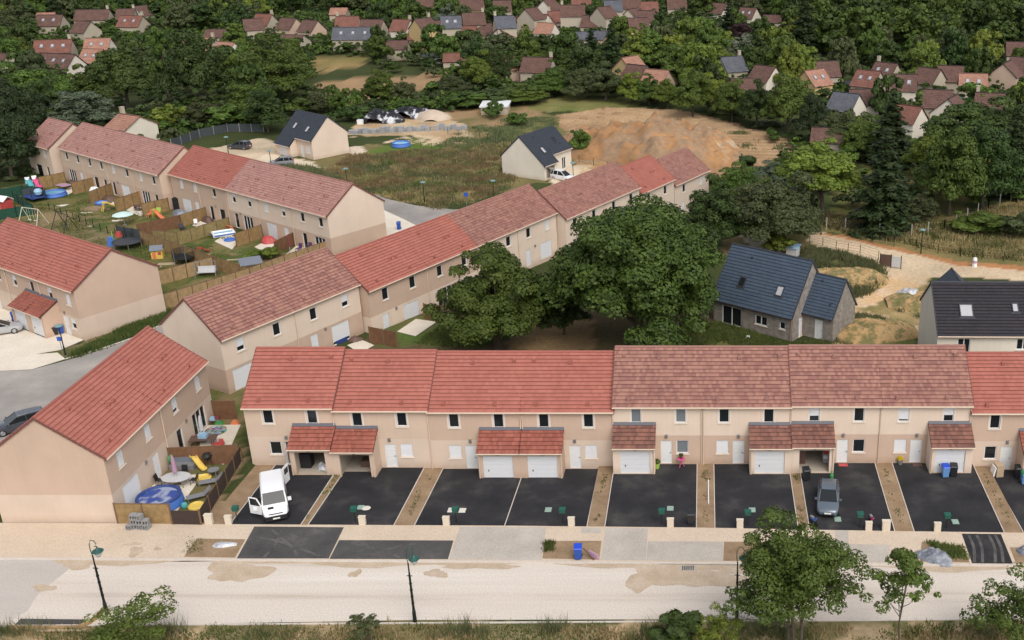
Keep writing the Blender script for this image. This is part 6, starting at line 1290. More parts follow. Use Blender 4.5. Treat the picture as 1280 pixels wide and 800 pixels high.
def mailbox():
    root = tag(empty('mailbox', (0, 0, 0)), 'x', 'mailbox', 'green mailboxes'); m = MB(); m.tube([(0, 0, -.2), (0, 0, .95)], .03, 6); m.build('post', 'lamp_black', root)
    m = MB(); m.box(0, 0, .92, .42, .34, .26); b2 = m.build('box', 'mailbox_green', root); m = MB(); m.hexa([(-.24, -.2, 1.18), (.24, -.2, 1.18), (.24, .2, 1.18), (-.24, .2, 1.18), (-.24, -.2, 1.2), (.24, -.2, 1.2), (.24, .2, 1.27), (-.24, .2, 1.27)]); m.build('lid', 'mailbox_green', b2); return root
mb_ = mailbox()
for i, (x, y, lab) in enumerate([(292, 659, 'green mailbox left of the white van'), (441, 659, 'green mailbox on the driveway of the empty open garage'), (568, 660, 'green mailbox before the left of the double garages'), (702.5, 660, 'green mailbox before the right of the double garages'), (827, 661, 'green mailbox on the driveway with the pink bistro chairs'), (935, 661.5, 'green mailbox on the empty driveway left of the blue grey car'), (1075, 662, 'green mailbox right of the blue grey car'), (1183.5, 663, 'green mailbox on the driveway with two bins by the garage')]):
    p = G(x, y); place(mb_ if i == 0 else copy_tree(mb_), (p.x, FYF(p.x) + .45, .07), 0, lab)
def pillar():
    root = tag(empty('meter_pillar', (0, 0, 0)), 'x', 'meter box', 'beige meter pillars'); m = MB(); m.box(0, 0, -.1, .66, .34, .98); m.build('housing', 'pillar_beige', root); m = MB(); m.box(0, 0, .88, .72, .4, .06); m.build('cap', 'pillar_beige', root); m = MB(); m.box(0, -.175, .2, .46, .02, .56); m.build('hatch', 'pillar_beige', root); return root
pl_ = pillar()
for i, (x, y, k, lab) in enumerate([(259, 659, 1.15, 'large beige meter pillar by the corner of the dark garden screen'), (284, 658.5, 1, 'beige meter pillar with open front left of the white van'), (452, 659, 1, 'beige meter pillar before the driveway of the empty open garage'), (557, 660, 1, 'beige meter pillar before the left of the double garages'), (714, 660, 1, 'beige meter pillar before the right of the double garages'), (838, 660.5, 1, 'beige meter pillar before the driveway with pink chairs'), (925, 661.5, 1, 'beige meter pillar at the empty driveway beside the bushy tree'), (1086, 664.5, 1, 'smaller of the paired beige meter pillars near the blue grey car'), (1108, 666, 1.2, 'larger of the paired beige meter pillars near the blue grey car'), (1172, 666, 1, 'beige meter pillar before the driveway with two bins')]):
    p = G(x, y); place(pl_ if i == 0 else copy_tree(pl_), (p.x, FYF(p.x) + .12, .06), 0, lab, k * .74)
for i, (x, y, mt, lab) in enumerate([(686, 647, 'cover_green', 'pale green cover left of the mailbox at the right double garage'), (452, 644, 'cover_green', 'pale green cover behind the pillar of the empty open garage'), (459, 645, 'cover_white', 'round grey cover beside the pale green one'), (579, 648, 'cover_white', 'off white cover right of the mailbox at the left double garage'), (565, 647.5, 'cover_white', 'off white cover behind the pillar at the left double garage'), (838, 647, 'cover_green', 'pale green cover behind the pillar on the pink chair driveway'), (940, 649, 'cover_green', 'pale green cover behind the mailbox on the empty driveway'), (1047, 651, 'cover_green', 'pale green cover right of the blue grey car'), (1194, 653.5, 'cover_green', 'pale green cover on the driveway with two bins')]):
    p = G(x, y); m = MB()
    if 'round' in lab: m.lathe(0, 0, [(.34, 0), (.34, .03), (.3, .045), (0, .045)], 18)
    else: m.box(0, 0, 0, .5, .62, .04); m.box(0, 0, .04, .42, .54, .012)
    o = m.build('inspection_cover', mt); o.location = on(p.x, p.y, 0, .012) if p.x > -8 else on(p.x, p.y, -.45, .012); tag(o, lab, 'cover', 'inspection covers')
p = G(860, 707); m = MB(); m.box(0, 0, 0, 1.0, .62, .03)
o = m.build('drain_grate', 'grey_concrete'); o.location = (p.x, p.y - .35, .012); tag(o, 'square drain grate at the kerb of the chalk road', 'drain'); q = MB()
for k in range(6): q.box(-.36 + k * .145, 0, .03, .075, .5, .012)
q.build('slot', 'rubber', o)
# ------------------------------------------------------------------ fences
def boards(name, c, across=False, step=.11):
    m, nt, b = newmat(name); g = nd(nt, 'ShaderNodeTexCoord'); wv_ = nd(nt, 'ShaderNodeTexWave', Scale=1 / step / 6.283 * 3.14, Distortion=.6, Detail=2.0); wv_.bands_direction = 'Z' if not across else 'X'; nt.links.new(g.outputs['Object'], wv_.inputs[0])
    n = nd(nt, 'ShaderNodeTexNoise', Scale=2.2, Detail=5.0); nt.links.new(g.outputs['Object'], n.inputs[0]); r1 = ramp(nt, [(.15, (.72, .7, .68)), (.4, (1, 1, 1))]); nt.links.new(wv_.outputs[0], r1.inputs[0]); r2 = ramp(nt, [(.3, (.75, .74, .72)), (.7, (1.15, 1.12, 1.08))]); nt.links.new(n.outputs[0], r2.inputs[0])
    nt.links.new(mixc(nt, 1.0, mixc(nt, 1.0, c, r1.outputs[0], 'MULTIPLY'), r2.outputs[0], 'MULTIPLY'), b.inputs['Base Color']); b.inputs['Roughness'].default_value = .9; bump(nt, b, wv_.outputs[0], .6, .02)
boards('fence_tan', (.34, .225, .10)); boards('fence_brown', (.20, .10, .05)); boards('fence_light', (.42, .29, .15)); boards('fence_green_tan', (.30, .235, .10)); plain('post_wood', (.17, .1, .055), .9); plain('screen_brown', (.045, .028, .022), .9, var=.3); plain('mesh_green', (.012, .06, .035), .9, var=.3)
def fence(pts, label, mat='fence_tan', h=1.8, step=1.85, name='garden_fence', post='post_wood', px=True, cap=True, thick=.04):
    P = [G(*p) if px else Vector((*p, float(terrain(*p)))) for p in pts]; root = tag(empty(name, P[0]), label, 'fence', 'garden fences'); o = P[0]
    for a, b in zip(P, P[1:]):
        n = max(1, round((b - a).length / step))
        for i in range(n):
            p, q = a.lerp(b, i / n) - o, a.lerp(b, (i + 1) / n) - o; d = (q - p).normalized(); s_ = Vector((-d.y, d.x, 0)) * thick / 2; p1, q1 = p + d * .06, q - d * .06; m = MB()
            m.hexa([p1 - s_, q1 - s_, q1 + s_, p1 + s_, *[v + Vector((0, 0, h)) for v in (p1 - s_, q1 - s_, q1 + s_, p1 + s_)]]); pn = m.build('panel', mat, root)
            if cap: q_ = MB(); q_.beam(p1 + Vector((0, 0, h + .025)), q1 + Vector((0, 0, h + .025)), .07, .05); q_.build('rail', post, pn)
            m = MB(); m.box(p.x, p.y, p.z, .1, .1, h + .1); m.build('post', post, root)
    e = P[-1] - o; m = MB(); m.box(e.x, e.y, e.z, .1, .1, h + .1); m.build('post', post, root); return root
fence([(148, 655), (216, 655.5)], 'two panel bamboo fence behind the stacked concrete blocks', 'fence_tan', 1.75, 2.1)
fence([(216, 656), (252, 656.5), (303, 575)], 'dark brown screen fence round the garden with the round blue pool', 'screen_brown', 1.25, 2.2, cap=False)
fence([(213, 583), (300, 579)], 'slatted wood fence between the two gardens of the lower left block', 'fence_brown', 1.7, 1.9)
fence([(269, 524), (296, 524)], 'brown wood screen at the far end of the toy terrace', 'fence_brown', 1.8, 1.7)
fence([(269, 579.5), (303, 577.5)], 'low dark screen at the back of the yellow slide', 'screen_brown', .9, 1.9, cap=False)
D_ = [([(51, 236), (83, 229.5)], 'first wood divider from the left on the upper terrace'), ([(92, 243.5), (122, 235.5)], 'second wood divider from the left on the upper terrace'), ([(113.5, 255), (143.7, 243)], 'third wood divider from the left on the upper terrace'), ([(145.5, 264.5), (178, 254)], 'fourth wood divider from the left on the upper terrace, left of the garden table'), ([(179.5, 270.5), (212, 263)], 'wood divider beside the orange and yellow garden chairs')]
for p, l in D_: fence(p, l, 'fence_tan', 1.85, 1.9)
fence([(173.5, 296), (227, 284)], 'dark red brown fence at the back of the orange chair garden', 'fence_brown', 1.75, 1.9); fence([(227.5, 284), (258.8, 274)], 'tan fence joining the dark red brown one to the terrace', 'fence_tan', 1.75, 1.9)
fence([(193, 303.5), (223.5, 306.5), (288, 287)], 'tan fence left of the rectangular paddling pool', 'fence_green_tan', 1.75, 1.9)
fence([(177.5, 304), (268, 337), (313, 352)], 'long tan fence running down behind the yellow playhouse', 'fence_tan', 1.75, 1.9)
fence([(296, 308.5), (328.5, 297)], 'tan divider right of the rectangular paddling pool', 'fence_tan', 1.8, 1.9); fence([(345, 319), (372, 305)], 'brown divider beside the red parasol', 'fence_brown', 1.8, 1.9)
fence([(200.5, 356), (268, 338)], 'tan fence behind the white garden swing', 'fence_light', 1.75, 1.9); fence([(205, 387.5), (314, 353), (342, 342), (415, 316)], 'long light tan fence along the purple brown roof', 'fence_light', 1.8, 1.9)
fence([(463, 428), (497, 434.5)], 'brown wood screen beside the closed white patio shutter', 'fence_brown', 1.75, 1.8); fence([(531, 398), (548, 402)], 'brown wood screen partly behind the smaller oak', 'fence_brown', 1.75, 1.8)
fence([(0, 249), (30, 243.5), (56, 246)], 'dark green mesh fence at the far left garden', 'mesh_green', 1.5, 2.4, cap=False, post='lamp_black'); fence([(0, 275), (43, 268), (18, 251)], 'dark green mesh fence round the red playhouse', 'mesh_green', 1.5, 2.4, cap=False, post='lamp_black')
def wire(pts, label, h=1.5, step=2.6, post='lamp_black', w_=.07):
    P = [G(*p) for p in pts]; root = tag(empty('wire_fence', P[0]), label, 'fence', 'wire fences'); o = P[0]; lines = MB(); k = 0
    for a, b in zip(P, P[1:]):
        n = max(1, round((b - a).length / step))
        for i in range(n + 1):
            p = a.lerp(b, i / n); p.z = float(terrain(p.x, p.y)); p = p - o; m = MB(); m.box(p.x, p.y, p.z, w_, w_, h); m.build('post', post, root) if k < 95 else None; k += 1
        for z in (.25, .6, .95, 1.3): lines.beam(a - o + Vector((0, 0, z)), b - o + Vector((0, 0, z)), .018)
    lines.build('wire', 'lamp_black', root)
plain('post_grey', (.3, .28, .25), .9)
wire([(1033, 287), (1080, 290), (1118, 300), (1180, 290), (1235, 262), (1277, 246)], 'wire fence with pale posts along the trees at the right', 1.8, 3.2, 'post_grey', .14)
wire([(1030, 282), (1090, 304), (1145, 312), (1200, 322), (1282, 329)], 'wire fence with dark posts along the chalk track', 1.3, 3.0); wire([(1012, 303), (1045, 312), (1075, 317), (1098, 325)], 'short post and wire fence on the weedy bank', 1.2, 2.2)
wire([(560, 168), (600, 174), (640, 186)], 'wire fence left of the white gabled house', 1.3, 2.6); wire([(724, 203), (742, 207), (760, 214)], 'wire fence in front of the earth mound', 1.3, 2.6); wire([(500, 180), (540, 186), (575, 183)], 'wire fence across the meadow behind the blue pool', 1.1, 3)
wire([(62, 262), (100, 278), (135, 292), (165, 300)], 'thin wire fence across the left gardens', 1.1, 2.2); wire([(835, 428), (860, 404), (885, 398)], 'wire fence beside the grey block house', 1.3, 2.4, 'post_grey', .12)
fence([(215, 185), (250, 172), (285, 165), (330, 165)], 'dark mesh fence behind the sandy path', 'mesh_dark', 1.6, 2.6, cap=False, post='post_grey') if 'mesh_dark' in MATS else (plain('mesh_dark', (.05, .06, .065), .9, var=.3), fence([(215, 185), (250, 172), (285, 165), (330, 165)], 'dark mesh fence behind the sandy path', 'mesh_dark', 1.6, 2.6, cap=False, post='post_grey'))
# ------------------------------------------------------------------ garden things
PC_ = dict(blue=(.02, .14, .55), deepblue=(.012, .045, .22), paleblue=(.25, .45, .65), red=(.5, .03, .025), yellow=(.75, .5, .02), orange=(.75, .17, .03), pink=(.7, .03, .22), lime=(.35, .55, .03), teal=(.03, .38, .42), white=(.78, .78, .76), grey=(.2, .2, .21), purple=(.10, .035, .13), mauve=(.42, .22, .33), green=(.03, .3, .06), brown=(.12, .06, .04), palegrey=(.5, .5, .5), wood=(.45, .32, .18), cream=(.66, .58, .45), tarp=(.16, .18, .22), maroon=(.2, .03, .04), palegreen=(.5, .68, .62))
for k_, v_ in PC_.items(): g3 = sum(v_) / 3; plain('pl_' + k_, tuple(.8 * c_ + .2 * g3 for c_ in v_), .55, var=.12)
m, nt_, b_ = newmat('pool_water'); b_.inputs['Base Color'].default_value = (.13, .36, .50, 1); b_.inputs['Roughness'].default_value = .08
m, nt_, b_ = newmat('pool_cover'); b_.inputs['Base Color'].default_value = (.16, .22, .42, 1); b_.inputs['Roughness'].default_value = .4
g_ = nd(nt_, 'ShaderNodeTexCoord'); n_ = nd(nt_, 'ShaderNodeTexNoise', Scale=1.1, Detail=3.0); nt_.links.new(g_.outputs['Object'], n_.inputs[0]); r_ = ramp(nt_, [(.45, (.03, .07, .28)), (.56, (.30, .34, .46))]); nt_.links.new(n_.outputs[0], r_.inputs[0]); nt_.links.new(r_.outputs[0], b_.inputs['Base Color'])
def at(px, py, dz=0.0): return gz(G(px, py), dz)
def new(name, px, py, label, cat, rz=0.0, dz=0.0, group=None): return tag(empty(name, at(px, py, dz), rz), label, cat, group)
def pool(px, py, r, hgt, label, water='pool_water', wall='pl_blue', rim='pl_blue'):
    t = new('paddling_pool', px, py, label, 'pool'); m = MB(); m.lathe(0, 0, [(r * .9, .0), (r * 1.0, .12), (r * .98, hgt * .5), (r * .9, hgt)], 28); m.build('wall', wall, t, smooth=True)
    m = MB(); n = 28; a = [[(math.cos(k / n * 6.2832) * (r * .87 + .13 * math.cos(j / 8 * 6.2832)), math.sin(k / n * 6.2832) * (r * .87 + .13 * math.cos(j / 8 * 6.2832)), hgt + .12 * math.sin(j / 8 * 6.2832)) for j in range(8)] for k in range(n + 1)]; loft(m, a, False); m.build('rim', rim, t, smooth=True)
    m = MB(); m.face([(math.cos(k / n * 6.2832) * r * .8, math.sin(k / n * 6.2832) * r * .8, hgt - .04) for k in range(n)]); m.build('water', water, t)
pool(200.5, 631, 1.75, .8, 'large round blue pool with patterned cover beside the bamboo fence', 'pool_cover', 'pl_blue', 'pl_deepblue')
pool(68.8, 245, 1.75, .6, 'round blue pool on the upper left lawn beside the screened trampoline'); pool(501.5, 183, 1.75, .7, 'round blue pool on the lawn beside the meadow')
pool(127, 255, .9, .25, 'small blue pool at the foot of the third wood divider', 'pl_paleblue'); pool(287.5, 300.5, .75, .12, 'small blue shallow dish on the terrace by the paddling pool', 'pl_blue')
t = new('paddling_pool', 279.5, 294, 'rectangular blue and white paddling pool on the upper terrace', 'pool', R(-36) + 1.2); m = MB(); frame_bars(m, Frame((0, 0, .0)), 0, 1, 0, 1, .1, 0, .1); m = MB()
for a, b2 in (((-1.3, -.8), (1.3, -.8)), ((1.3, -.8), (1.3, .8)), ((1.3, .8), (-1.3, .8)), ((-1.3, .8), (-1.3, -.8))): m.tube([(*a, .4), (*b2, .4)], .16, 8); m.tube([(*a, .16), (*b2, .16)], .16, 8)
m.build('wall', 'pl_white', t); m = MB(); m.face([(-1.2, -.7, .3), (1.2, -.7, .3), (1.2, .7, .3), (-1.2, .7, .3)]); m.build('water', 'pool_water', t); m = MB()
for a, b2 in (((-1.3, -.97), (1.3, -.97)), ((1.47, -.8), (1.47, .8)), ((1.3, .97), (-1.3, .97)), ((-1.47, .8), (-1.47, -.8))): m.beam((*a, .3), (*b2, .3), .03, .2)
m.build('band', 'pl_blue', t)
def slide(px, py, c1, label, rz=0.0, k=1.0, c2=None):
    t = new('toy_slide', px, py, label, 'slide', rz, group='garden slides'); t.scale = (k, k, k); m = MB(); P = [(-.9, 1.05), (-.5, .98), (0, .55), (.6, .2), (1.0, .14)]
    for (x0, z0), (x1, z1) in zip(P, P[1:]):
        m.hexa([(x0, -.22, z0 - .04), (x1, -.22, z1 - .04), (x1, .22, z1 - .04), (x0, .22, z0 - .04), (x0, -.22, z0), (x1, -.22, z1), (x1, .22, z1), (x0, .22, z0)])
        for s in (-1, 1): m.beam((x0, s * .25, z0 + .06), (x1, s * .25, z1 + .06), .05, .16)
    m.build('chute', c1, t); m = MB()
    for s in (-1, 1): m.beam((-1.25, s * .22, 0), (-.85, s * .22, 1.25), .06)
    for i in range(4): m.beam((-1.18 + i * .09, -.22, .2 + i * .26), (-1.18 + i * .09, .22, .2 + i * .26), .05)
    m.build('ladder', c2 or c1, t)
slide(249, 585, 'pl_yellow', 'yellow slide in the garden with the round blue pool', R(-35), .85, 'pl_lime'); slide(141, 262, 'pl_yellow', 'yellow slide by the fourth wood divider', R(50), 1.2); slide(255.5, 316, 'pl_red', 'red slide lying on the lawn below the paddling pool', R(60), .8); slide(40, 237, 'pl_teal', 'teal slide at the screened trampoline', R(-40), 1.3); slide(48.5, 236, 'pl_pink', 'pink slide at the screened trampoline', R(-40), 1.3)
slide(199, 273, 'pl_orange', 'orange and yellow slide beside the fifth divider', R(-30), 1.0, 'pl_yellow')
def parasol(px, py, label, canopy, h=2.4, closed=True, r=1.4, dz=0.0):
    t = new('parasol', px, py, label, 'parasol', dz=dz); m = MB(); m.tube([(0, 0, 0), (0, 0, h)], .025, 6); m.build('pole', 'pl_palegrey', t); m = MB()
    if closed: m.lathe(0, 0, [(.03, h * .38), (.2, h * .45), (.16, h * .75), (.1, h * .93), (.02, h * 1.02)], 9)
    else: m.lathe(0, 0, [(r, h - .42), (r * .66, h - .2), (r * .3, h - .06), (0, h)], 8)
    m.build('canopy', canopy, t); m = MB(); m.lathe(0, 0, [(.28, 0), (.28, .06), (.06, .1)], 12); m.build('base', 'pl_grey', t)
parasol(222, 606, 'closed mauve parasol through the oval garden table', 'pl_mauve', 2.7); parasol(255, 552, 'closed pale parasol on the toy terrace', 'pl_palegrey', 2.5); parasol(363, 317, 'closed red parasol on the right end terrace', 'pl_maroon', 2.6); parasol(156, 281, 'open pale green parasol on the upper left lawn', 'pl_palegreen', 1.9, False, 1.45)
def table(px, py, label, top, leg, shape='round', a=.9, b=.9, h=.74, rz=0.0, dz=0.0):
    t = new('garden_table', px, py, label, 'table', rz, dz, 'garden tables'); m = MB()
    if shape == 'round': m.lathe(0, 0, [(0, h - .04), (1, h - .04), (1, h), (0, h)], 20, a, b)
    else: m.box(0, 0, h - .05, 2 * a, 2 * b, .05)
    m.build('tabletop', top, t)
    for sx in (-1, 1):
        for sy in (-1, 1): m = MB(); m.beam((sx * a * .62, sy * b * .62, 0), (sx * a * .6, sy * b * .6, h - .05), .05); m.build('leg', leg, t)
def chair(px, py, label, c, rz=0.0, k=1.0, leg=None, dz=0.0, lounge=False, off=None):
    t = new('garden_chair', px, py, label, 'chair', rz, dz, 'garden chairs'); t.scale = (k, k, k)
    if off: t.location.x += off[0]; t.location.y += off[1]
    if not lounge:
        m = MB(); m.box(0, 0, .42, .46, .46, .04); m.build('seat', c, t); m = MB(); m.hexa([(-.23, .2, .46), (.23, .2, .46), (.23, .24, .46), (-.23, .24, .46), (-.23, .3, .9), (.23, .3, .9), (.23, .34, .9), (-.23, .34, .9)]); m.build('backrest', c, t)
        for sx in (-.2, .2):
            for sy in (-.2, .22): m = MB(); m.beam((sx * 1.1, sy * 1.15, 0), (sx, sy, .42), .035); m.build('leg', leg or c, t)
    else:
        m = MB(); m.box(0, -.3, .28, .62, 1.3, .06); m.build('seat', c, t); m = MB(); m.hexa([(-.31, .35, .3), (.31, .35, .3), (.31, .35, .36), (-.31, .35, .36), (-.31, .9, .78), (.31, .9, .78), (.31, .86, .84), (-.31, .86, .84)]); m.build('backrest', c, t)
        for sx in (-.27, .27):
            for sy in (-.85, .5): m = MB(); m.beam((sx, sy, 0), (sx, sy, .28), .045); m.build('leg', leg or c, t)
table(222, 606, 'oval grey garden table with mauve parasol beside the pool', 'pl_palegrey', 'pl_grey', a=1.15, b=.85)
for i, (dx, dy, rz, w_) in enumerate([(-1.35, 0, 90, 'on its left'), (1.35, .1, -90, 'on its right'), (-.5, -1.25, 180, 'in front of it, left'), (.5, -1.25, 180, 'in front of it, right'), (0, 1.25, 0, 'behind it')]): chair(222, 606, f'black garden chair at the oval table, {w_}', 'black_plastic', R(rz), 1.05, off=(dx, dy))
t = new('garden_sofa', 230, 585, 'dark covered garden sofa against the slatted fence', 'sofa'); m = MB(); m.box(0, 0, .02, 2.0, .85, .42); m.build('seat', 'pl_grey', t); m = MB(); m.box(0, .36, .44, 2.0, .16, .4); m.build('backrest', 'pl_tarp', t)
t = new('barbecue', 261, 583, 'round black barbecue right of the yellow slide', 'barbecue'); m = MB(); m.lathe(0, 0, [(.02, .7), (.25, .74), (.36, .9), (.37, 1.0), (.3, 1.18), (.05, 1.28), (0, 1.28)], 14); m.build('kettle', 'black_plastic', t)
for k in range(3): m = MB(); m.beam((.36 * math.cos(k * 2.1), .36 * math.sin(k * 2.1), 0), (.2 * math.cos(k * 2.1), .2 * math.sin(k * 2.1), .75), .04); m.build('leg', 'black_plastic', t)
table(268, 594, 'small round grey side table on a pale slab', 'pl_grey', 'pl_grey', a=.45, b=.45, h=.55)
def shell(px, py, label, c, r=.6): t = MB(); t.lathe(0, 0, [(r, 0), (r * 1.02, .16), (r * .9, .22), (r * .8, .12), (0, .09)], 18); o = t.build('sandbox', c, smooth=True); o.location = at(px, py); tag(o, label, 'sandbox')
shell(255, 599, 'yellow shell sandbox between the sun loungers and slide', 'pl_yellow'); shell(246, 634, 'flat yellow ring toy near the dark screen corner', 'pl_yellow', .62)
chair(265, 605, 'grey sun lounger on the lawn right of the oval table', 'pl_grey', R(-70), lounge=True); chair(250, 623, 'grey sun lounger on bare earth above the yellow ring', 'pl_grey', R(-60), lounge=True)
m = MB(); m.lathe(0, 0, [(0, 0), (.2, .06), (.26, .24), (.2, .42), (0, .5)], 12); o = m.build('ball', 'pl_teal', smooth=True); o.location = at(231, 635); tag(o, 'pale teal ball on the lawn by the round blue pool', 'ball')
m = MB(); m.lathe(0, 0, [(.12, 0), (.34, .02), (.34, .14), (.12, .16)], 14); m.v = [(x, z - .1, y + .9) for x, y, z in m.v]; o = m.build('hose_reel', 'pl_green'); o.location = (-43.85, 78.1, .0); o.rotation_euler = (0, 0, R(90)); tag(o, 'green hose reel on the wall between the two patio doors', 'hose reel')
# toy terrace next door
table(256, 556, 'dark rectangular table with a pale blue toy on it', 'pl_brown', 'pl_brown', 'rect', 1.1, .55, .7, R(10)); m = MB(); m.box(0, 0, 0, .7, .5, .3); m.box(0, 0, .3, .5, .4, .12); o = m.build('toy_box', 'pl_paleblue'); o.location = at(256, 556, .71); tag(o, 'pale blue toy box lying on the dark table', 'toy')
t = new('toy_truck', 274, 558, 'red toy truck on the cream terrace', 'toy', R(20)); m = MB(); m.box(0, 0, .15, .9, .42, .2); m.box(.22, 0, .35, .35, .4, .25); m.build('body', 'pl_red', t)
for sx in (-.28, .28):
    for sy in (-.2, .2): m = MB(); m.tube([(sx, sy - .04, .12), (sx, sy + .04, .12)], .12, 10); m.build('wheel', 'rubber', t)
m, nt, b = newmat('mosaic'); g_ = nd(nt, 'ShaderNodeTexCoord'); vo = nd(nt, 'ShaderNodeTexVoronoi', Scale=5.0); nt.links.new(g_.outputs['Object'], vo.inputs[0]); hv = nd(nt, 'ShaderNodeHueSaturation', Saturation=.75, Value=.45); nt.links.new(vo.outputs['Color'], hv.inputs['Color']); nt.links.new(hv.outputs[0], b.inputs['Base Color'])
m = MB(); m.lathe(0, 0, [(.85, 0), (.9, .18), (.75, .24), (.62, .1), (0, .1)], 20); o = m.build('ball_pool', 'mosaic', smooth=True); o.location = at(270, 540, .03); tag(o, 'round multicoloured ball pit on the cream terrace', 'ball pit')
t = new('bench', 266, 530, 'dark bench with toys by the brown wood screen', 'bench', R(5)); m = MB(); m.box(0, 0, .4, 1.3, .45, .06); m.build('seat', 'pl_grey', t)
for sx in (-.55, .55): m = MB(); m.box(sx, 0, 0, .08, .4, .4); m.build('leg', 'pl_grey', t)
for x, y, c_, lab in ((267, 527, 'paleblue', 'pale blue toy bundle on the dark bench'), (273, 526, 'maroon', 'dark red bundle right of the pale blue one')): m = MB(); m.box(0, 0, .46, .45, .35, .3, taper=.7); o = m.build('toy', 'pl_' + c_); o.location = at(x, y + 3.5); tag(o, lab, 'toy')
for x, y, c_, lab in ((274, 530, 'green', 'green toy on the grass by the wood screen'), (294, 530, 'orange', 'orange toy car on the grass by the front row end house')): m = MB(); m.box(0, 0, 0, .7, .4, .22, taper=.75); m.box(0, 0, .22, .35, .36, .16, taper=.8); o = m.build('toy', 'pl_' + c_); o.location = at(x, y); tag(o, lab, 'toy')
sheet('terrace', [(245, 575), (256, 532), (301, 531), (288, 560), (280, 581)], .03, 'white_concrete'); sheet('terrace', [(160, 650), (198, 596), (254, 593), (212, 653)], .03, 'white_concrete')
# left lawns
for x, y, lab in ((35, 230, 'left one of two white sun loungers by the trees'), (43.5, 228, 'right one of two white sun loungers by the trees')): chair(x, y, lab, 'pl_white', R(30), 1.1, lounge=True)
t = new('trampoline', 44, 250, 'dark screened trampoline with slides at its back', 'trampoline', R(-36)); m = MB(); m.box(0, 0, .55, 3.4, 2.2, .08); m.build('mat', 'pl_deepblue', t)
for sx in (-1.6, 1.6):
    for sy in (-1, 1): m = MB(); m.beam((sx, sy, 0), (sx, sy, 2.0), .06); m.build('pole', 'lamp_black', t)
m = MB()
for a, b2 in (((-1.6, 1), (1.6, 1)), ((-1.6, -1), (-1.6, 1))): m.beam((*a, 1.1), (*b2, 1.1), .02, .95)
m.build('net', 'mesh_dark', t)
m = MB(); m.lathe(0, 0, [(0, .0), (.5, .3), (.6, .75), (.4, 1.1), (0, 1.2)], 12); o = m.build('inflatable', 'pl_paleblue', smooth=True); o.location = at(50, 250, .63); tag(o, 'pale blue inflatable lying on the screened trampoline', 'inflatable')
table(81, 237, 'picnic table under a pink patterned cloth', 'pl_mauve', 'pl_brown', 'rect', 1.1, .75, .78, R(-30))
def swing(px, py, label, c, rz, k=1.0):
    t = new('garden_swing', px, py, label, 'swing', rz, group='garden swings'); t.scale = (k,) * 3
    m = MB(); m.tube([(-1.4, 0, 2.1), (1.4, 0, 2.1)], .045, 6); m.build('crossbar', c, t)
    for s in (-1, 1):
        for q in (-1, 1): m = MB(); m.tube([(s * 1.4, 0, 2.1), (s * 1.6, q * .9, 0)], .04, 6); m.build('leg', c, t)
    for s in (-.5, .5):
        m = MB(); m.box(s, 0, .5, .45, .2, .04)
        for q in (-.2, .2): m.beam((s + q, 0, .54), (s + q, 0, 2.1), .02)
        m.build('swing_seat', c, t)
swing(42, 280, 'pale yellow swing frame behind the middle left roof', 'pl_cream', R(-20), 1.1); swing(82, 288, 'dark metal swing frame right of the pale yellow one', 'lamp_black', R(-38), 1.2)
def playhouse(px, py, label, wall, roof, k=1.0, rz=0.0):
    t = new('playhouse', px, py, label, 'playhouse', rz); t.scale = (k,) * 3; m = MB(); m.box(0, 0, 0, 1.3, 1.1, 1.1); m.build('wall', wall, t); m = MB()
    for s in (-1, 1): m.hexa([(-.75, s * .7, 1.05), (.75, s * .7, 1.05), (.75, 0, 1.55), (-.75, 0, 1.55), (-.75, s * .7, 1.11), (.75, s * .7, 1.11), (.75, 0, 1.61), (-.75, 0, 1.61)])
    m.build('roof', roof, t); m = MB(); m.box(-.3, -.56, .05, .4, .03, .8); m.build('door', 'pl_orange', t); m = MB(); m.box(.32, -.56, .5, .36, .03, .34); m.build('window', 'pl_red', t)
playhouse(198, 322, 'yellow playhouse with grey roof beside the long tan fence', 'pl_yellow', 'pl_tarp', 1.05, R(15)); playhouse(7.5, 261, 'red playhouse with white roof at the far left', 'pl_red', 'pl_white', 1.25, R(-20))
def tramp(px, py, r, label, net=0.0):
    t = new('trampoline', px, py, label, 'trampoline'); m = MB(); m.lathe(0, 0, [(0, .8), (r * .86, .8), (r, .84), (r, .78), (r * .86, .75)], 24); m.build('mat', 'black_plastic', t)
    for k in range(6): a = k * 1.047; m = MB(); m.tube([(r * math.cos(a), r * math.sin(a), 0), (r * math.cos(a), r * math.sin(a), .8 + net)], .035, 6); m.build('pole', 'pl_grey', t)
    if net: m = MB(); m.lathe(0, 0, [(r * 1.0, .85), (r * 1.0, .8 + net)], 24); m.build('net', 'net', t)
m, nt, b = newmat('net'); tr = nd(nt, 'ShaderNodeBsdfTransparent'); mx = nd(nt, 'ShaderNodeMixShader'); mx.inputs[0].default_value = .55; b.inputs['Base Color'].default_value = (.02, .022, .022, 1); nt.links.new(tr.outputs[0], mx.inputs[1]); nt.links.new(b.outputs[0], mx.inputs[2]); nt.links.new(mx.outputs[0], nt.nodes['Material Output'].inputs[0])
tramp(160, 309, 1.85, 'big round black trampoline at the end of the left lawn', 0); tramp(232, 328, 1.45, 'small netted trampoline right of the yellow playhouse', .9)
fence([(148, 296), (178, 301.5)], 'dark net screen behind the big round trampoline', 'mesh_dark', 1.6, 1.6, cap=False, post='lamp_black')
t = new('climbing_frame', 140, 307, 'blue and red climbing toy at the edge of the left lawn', 'toy'); m = MB(); m.box(0, 0, 0, .8, .8, 1.2, taper=.7); m.build('tower', 'pl_blue', t); m = MB(); m.tube([(.3, 0, 0), (.3, 0, 2.0)], .05, 6); m.build('mast', 'pl_lime', t)
